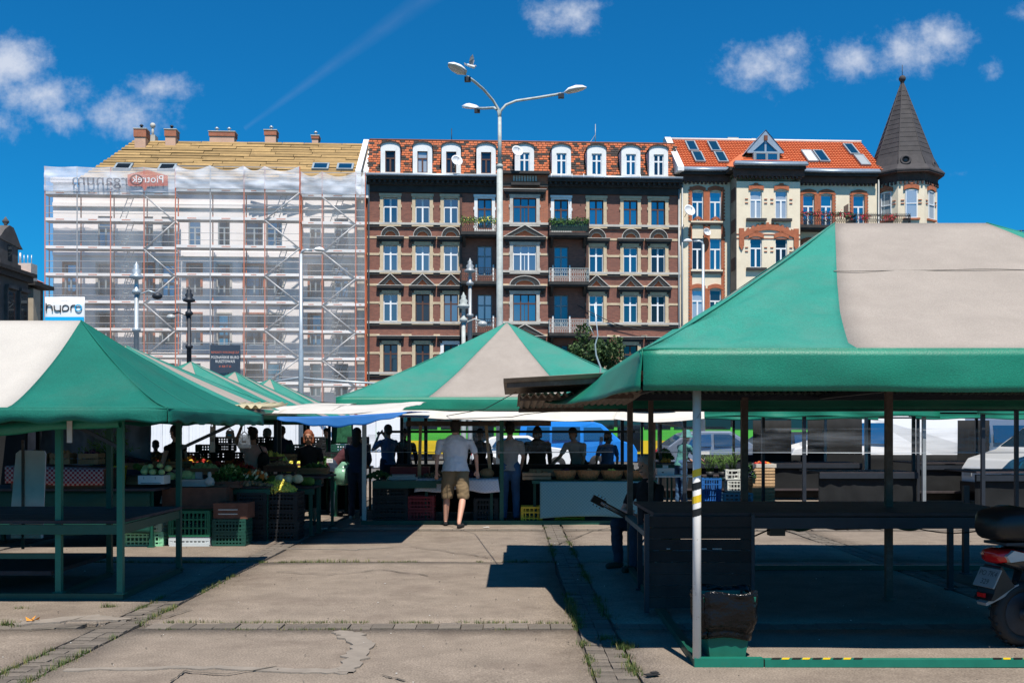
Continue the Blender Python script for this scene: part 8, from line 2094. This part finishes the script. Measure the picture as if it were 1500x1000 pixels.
    for i in range(6): wood_crate('light wooden crate, number %s from the ground in the stack catching the sun' % ['one', 'two', 'three', 'four', 'five', 'six'][i], (G(1115, D), D, i * .135), (.50, .40, .13), 'wood_light', 0, None, 2)
    b = MB(); b.box(-.2, .24, -.2, .2, 0, .08); o = b.obj('tray', 'tarp_white', None, (G(1118, D), D, .815)); tag(o, 'white tray on top of the light wooden crates', 'tray'); heap('flowers', 'red and orange flowers on the white tray', 'flowers', (G(1116, D), D, .88), .2, .14, .07, 60, .025, 'tomato', 81, 1, 'fruit_or')
    leafy('potted_flowers', 'bluish leafy flowers between the white and the wooden crates', (G(1098, D - .2), D - .2, .62), .13, .12, .3, 260, 'leaf', 'cloth_navy', 21, .045, 'flowers')
    rnd2 = random.Random(31)
    for px, lab in ((1040, 'tall chives standing over the blue crate'), (1058, 'tall chives standing left of the white crates'), (1073, 'tall chives bending over the white crates')):
        b = MB()
        for k in range(26):
            a = rnd2.gauss(0, .3); q = rnd2.gauss(0, .25); L_ = rnd2.uniform(.25, .55); p = Vector((rnd2.uniform(-.07, .07), 0, 0)); e = p + Vector((a, q, 1)).normalized() * L_; b.tube([p, p.lerp(e, .6), e + Vector((a * .25, 0, -.03))], [.006, .005, .003], 3)
        b.lathe([(.07, -.12), (.09, 0), (.08, 0), (.06, -.1)], n=10, m=1); o = b.obj('chives_pot', ['leaf_lt', 'iron'], None, (G(px, D), D, .78 if px > 1065 else .72)); tag(o, lab, 'potted herb')
    table('dark table carrying pots of chives behind the crates', G(1015, D + .5), G(1100, D + .5), D + .3, D + .9, .62)
    b = MB(); b.tube([(0, 0, 0), (0, 0, .16)], .01, 5); b.box(-.1, .1, -.05, .05, .16, .22); o = b.obj('small_sign', 'white_paint', None, (G(1032, 22.3), 22.3, .95)); tag(o, 'small white card above the blue crate', 'sign')
goods()

def more_trays():
    rnd = random.Random(77)
    L_ = [(-4.9, 16.3, .92, 'cabbage', 'leafy cabbages'), (-4.35, 16.5, .90, 'tomato', 'red tomatoes'), (-3.75, 16.6, .95, 'potato', 'brown potatoes'), (-5.5, 16.6, 1.02, 'carrot', 'orange carrots'), (-6.1, 16.4, 1.0, 'purple', 'dark beets'), (-4.1, 17.2, 1.08, 'lemon', 'yellow peppers'), (-3.3, 17.0, .9, 'leaf', 'dark green cucumbers')]
    for i, (x, y, z, m, s) in enumerate(L_):
        wood_crate('wooden tray of %s in the gloom of the left vegetable stall' % s, (x, y, z), (.5, .38, .11), ('wood', 'cardboard', 'wood_red')[i % 3], R(rnd.uniform(-8, 8)), None, 2)
        heap('produce', 'heap of %s in a wooden tray of the left vegetable stall' % s, 'vegetables', (x, y, z + .09), .21, .15, .09, 46, .03, m, 90 + i, rnd.choice((1, 1.6, 2.2)))
    table('long dark table carrying the row of wooden trays in the left stall', -6.4, -3.0, 16.1, 17.5, .88)
    k = 0
    for i, px in enumerate(range(283, 535, 22)):
        D = 20.2 + (i % 3) * .3; n = 2 + (i * 7) % 3
        for j in range(n): plastic_crate('plastic_crate', 'dark crate stacked on the long rear table behind the shoppers of the aisle', (G(px, D), D, .90 + j * .15), (.42, .34, .145), ('pl_black', 'pl_dkgreen', 'pl_black')[i % 3], R(rnd.uniform(-8, 8)), 'dark crates stacked on the long rear table', 2, 8)
    table('long rear table carrying dark crates behind the shoppers', G(275, 20.4), G(445, 20.4), 20.0, 21.1, .90); table('rear table under stacked dark crates at the end of the aisle', G(455, 20.4), G(540, 20.4), 20.0, 21.1, .90)
more_trays()

def bin_and_bag():
    r = thing('waste_bin', 'green waste bin lined with a shiny black plastic bag at the front corner post', 'waste bin', (1.515, 7.33, 0), R(4))
    b = MB(); A, B = (.125, .10), (.185, .155); z1 = .44
    vs = [(-A[0], -A[1], .01), (A[0], -A[1], .01), (A[0], A[1], .01), (-A[0], A[1], .01), (-B[0], -B[1], z1), (B[0], -B[1], z1), (B[0], B[1], z1), (-B[0], B[1], z1)]
    b.add(vs, [(0, 1, 5, 4), (1, 2, 6, 5), (2, 3, 7, 6), (3, 0, 4, 7), (0, 3, 2, 1)]); o = b.obj('bin_body', 'green_bright', r, thick=.008)
    g = MB(); n = 96
    def per(t):
        q = (t % 1) * 4; k = int(q); f = q - k; c = [(-1, -1), (1, -1), (1, 1), (-1, 1)]; p, p2 = c[k], c[(k + 1) % 4]; x, y = p[0] + (p2[0] - p[0]) * f, p[1] + (p2[1] - p[1]) * f; L_ = max(1, math.hypot(x, y) / 1.22); return x / L_, y / L_
    def fn(s, v):
        x, y = per(s); z = .475 - .33 * v + .02 * math.sin(s * 19) * v + (.012 * math.sin(s * 30) if v < .1 else 0) + .035 * (1 if v > .9 else 0) * noise.noise(Vector((s * 7, 1, 1)))
        ww = .205 + .022 * math.sin(v * math.pi) - .035 * v; f = .010 * noise.noise(Vector((s * 26, v * 2.2, 1))) + .012 * noise.noise(Vector((s * 9, v * 5, 4))) - .012 * math.exp(-((v - .84) / .05) ** 2)
        return (x * (ww + f), y * (ww * .86 + f), z)
    g.grid(fn, n, 26); g.grid(lambda s, v: (per(s)[0] * (.205 - .03 * v), per(s)[1] * (.177 - .03 * v), .475 + .012 * math.sin(s * 30) * (1 - v) - .22 * v), n, 6)
    g.obj('bin_liner', 'bag_black', r, thick=.002)
bin_and_bag()

def scooter():
    """seen from behind left; forward is +x (out of the frame on the right)"""
    r = thing('motor_scooter', 'black scooter with red tail light and silver exhaust parked at the right edge', 'scooter', (3.80, 7.66, 0), R(14))
    def wheel(x, R_=.245):
        t = MB(); prof = []
        for k in range(13): a = math.pi * 2 * k / 12; prof.append((R_ - .05 + .05 * math.cos(a), .058 * math.sin(a)))
        t.lathe(prof, n=40)
        for k in range(40): a = k * 2 * math.pi / 40; t.cbox((R_ * math.cos(a), R_ * math.sin(a), .02 * (-1) ** k), (.010, .016, .045), 0, Matrix.Rotation(a, 3, 'Z') @ Matrix.Rotation(.5 * (-1) ** k, 3, 'X'))
        w = t.obj('wheel', 'rubber', r, (x, 0, R_), (R(90), 0, 0)); rm = MB(); rm.lathe([(.155, -.045), (.165, -.04), (.165, .04), (.155, .045)], n=30)
        for k in range(5): a = k * 2 * math.pi / 5; rm.beam((.03 * math.cos(a), .03 * math.sin(a), 0), (.158 * math.cos(a), .158 * math.sin(a), 0), .035, .03)
        rm.lathe([(.045, -.06), (.045, .06)], n=14); rm.obj('rim', 'dark_metal', w)
    wheel(0); wheel(1.28)
    def loft(name, m, secs, n=16, label=None, e=2.6):
        """superellipse sections (x, cy, cz, half y, half z)"""
        b = MB(); vs = []; fs = []
        for x, cy, cz, hy, hz in secs:
            for k in range(n):
                a = 2 * math.pi * k / n; c, s = math.cos(a), math.sin(a); vs.append((x, cy + hy * math.copysign(abs(c) ** (2 / e), c), cz + hz * math.copysign(abs(s) ** (2 / e), s)))
        for i in range(len(secs) - 1):
            for k in range(n): fs.append((i * n + k, i * n + (k + 1) % n, (i + 1) * n + (k + 1) % n, (i + 1) * n + k))
        fs.append(tuple(range(n))[::-1]); fs.append(tuple((len(secs) - 1) * n + k for k in range(n))); b.add(vs, fs, 0, True); o = b.obj(name, m, r)
        if label: o['label'] = label
        return o
    loft('rear_fairing', 'car_dark', [(-.24, 0, .67, .03, .03), (-.18, 0, .67, .10, .065), (-.05, 0, .655, .14, .085), (.2, 0, .62, .17, .12), (.5, 0, .55, .16, .15), (.62, 0, .45, .15, .12)])
    loft('seat', 'black_plastic', [(-.10, 0, .755, .08, .02), (.05, 0, .765, .13, .04), (.35, 0, .765, .15, .045), (.6, 0, .74, .13, .04), (.72, 0, .72, .08, .03)])
    loft('top_case', 'black_plastic', [(-.30, 0, .90, .12, .06), (-.26, 0, .91, .17, .11), (-.10, 0, .92, .20, .135), (.06, 0, .91, .19, .12), (.12, 0, .90, .14, .08)], e=3.2)
    MB().box(-.22, .08, -.12, .12, .765, .785).obj('luggage_rack', 'dark_metal', r)
    for s in (-1, 1):
        b = MB(); b.prism([(-.235, .69), (-.17, .73), (.16, .655), (.14, .635), (-.10, .655), (-.20, .645)], s * .125 - .02, s * .125 + .02); b.obj('side_reflector', 'lamp_glass', r, label='pale angular light strip beside the red tail light')
    loft('tail_light', 'lamp_red', [(-.262, 0, .685, .05, .015), (-.25, 0, .68, .11, .05), (-.15, 0, .69, .145, .055), (-.08, 0, .70, .14, .03)], e=3)
    MB().prism([(-.245, .60), (-.23, .61), (-.12, .46), (-.30, .36), (-.33, .36), (-.30, .41)], -.09, .09).obj('rear_mudguard', 'black_plastic', r)
    pl = MB(); pl.cbox((0, 0, 0), (.22, .012, .15)); p = pl.obj('number_plate', 'plate_grey', r, (-.285, 0, .52), (R(-28), 0, R(-90))); text('PO 7K4', .058, 'ink_dark', p, (0, -.0075, .03)); text('329', .058, 'ink_dark', p, (0, -.0075, -.035))
    MB().cbox((-.335, 0, .395), (.02, .07, .03)).obj('reflector', 'lamp_red', r)
    b = MB(); b.prism([(-.34, .34), (-.16, .44), (-.05, .47), (-.06, .44), (-.20, .37), (-.33, .32)], -.05, .05); b.obj('mudguard_strut', 'grey_metal', r)
    # exhaust on the near side
    b = MB(); b.tube([(-.06, -.20, .36), (.02, -.20, .345), (.10, -.2, .33)], [.062, .060, .056], 16); b.tube([(-.075, -.20, .362), (-.06, -.2, .36)], [.052, .062], 16, 0); b.obj('exhaust_tip', 'chrome', r)
    b = MB(); b.tube([(.10, -.20, .33), (.30, -.19, .30), (.48, -.17, .27), (.6, -.12, .22)], [.058, .062, .05, .025], 14); b.tube([(-.078, -.2, .3625), (-.077, -.2, .3624)], .045, 12); b.obj('silencer', 'black_plastic', r)
    b = MB(); b.prism([(-.02, .22), (.30, .20), (.52, .24), (.50, .38), (.1, .33)], .06, .16); b.prism([(-.03, .20), (.06, .20), (.36, .26), (.34, .34), (-.02, .28)], -.13, -.09); b.obj('engine', 'dark_metal', r)
    b = MB(); b.tube([(0, -.16, .25), (0, .16, .25)], .02, 8); b.cbox((.06, -.10, .30), (.10, .04, .07)); b.cbox((.0, -.1, .25), (.06, .03, .09)); b.obj('brake_calliper', 'chrome', r)
    for s in (-1, 1): b = MB(); b.tube([(.02, s * .13, .27), (.10, s * .13, .56)], .03, 10); b.obj('shock_absorber', 'dark_metal', r)
    loft('floorboard', 'black_plastic', [(.55, 0, .32, .15, .1), (.8, 0, .27, .16, .05), (1.0, 0, .30, .16, .06)])
    loft('front_shield', 'car_dark', [(.95, 0, .55, .16, .28), (1.05, 0, .66, .2, .3), (1.12, 0, .72, .17, .28), (1.2, 0, .78, .08, .14)])
    b = MB(); b.tube([(1.28, .07, .25), (1.10, .07, .72)], .025, 8); b.tube([(1.28, -.07, .25), (1.10, -.07, .72)], .025, 8); b.obj('fork', 'grey_metal', r)
    b = MB(); b.tube([(1.0, -.34, 1.02), (1.03, -.15, 1.0), (1.03, .15, 1.0), (1.0, .34, 1.02)], .014, 8); b.obj('handlebar', 'black_plastic', r)
    loft('front_mudguard', 'car_dark', [(1.05, 0, .48, .05, .03), (1.2, 0, .53, .07, .03), (1.38, 0, .50, .06, .03)])
    for s in (-1, 1): b = MB(); b.tube([(1.02, s * .25, 1.02), (1.05, s * .30, 1.16)], .008, 6); b.ball((1.05, s * .32, 1.2), (.02, .07, .05), 10); b.obj('mirror', 'black_plastic', r)
    MB().ball((1.19, 0, .86), (.04, .09, .07), 12).obj('headlight', 'lamp_glass', r)
    b = MB(); b.tube([(.45, -.12, .22), (.40, -.24, .02)], .014, 6); b.obj('side_stand', 'dark_metal', r)
scooter()

def wires():
    for pts, lab in (([(455, 45, 588), (520, 45, 592), (640, 45, 597)], 'thin black cable strung from the lamp post past the scaffolding'), ([(380, 46, 562), (440, 45.5, 553), (470, 45, 556), (560, 44, 562)], 'pale cable bundle strung across the foot of the scaffolding')):
        b = MB(); b.tube([(G(px, D), D, H(py, D)) for px, D, py in pts], .05 if 'pale' in lab else .02, 5); o = b.obj('overhead_cable', 'galv' if 'pale' in lab else 'iron'); tag(o, lab, 'cable')
    r = thing('roof_antenna', 'dark television aerial poking up behind the far right of the big canopy', 'aerial', (G(1496, 60), 60, 0)); b = MB(); b.tube([(0, 0, 0), (0, 0, H(337, 60))], .05, 6); b.obj('mast', 'dark_metal', r)
    for k, (z, w) in enumerate(((338, .5), (345, .9), (352, .3))): b = MB(); b.tube([(-w, 0, H(z, 60) - .05 * k), (w * .7, 0, H(z, 60))], .03, 5); b.obj('boom', 'dark_metal', r)
wires()
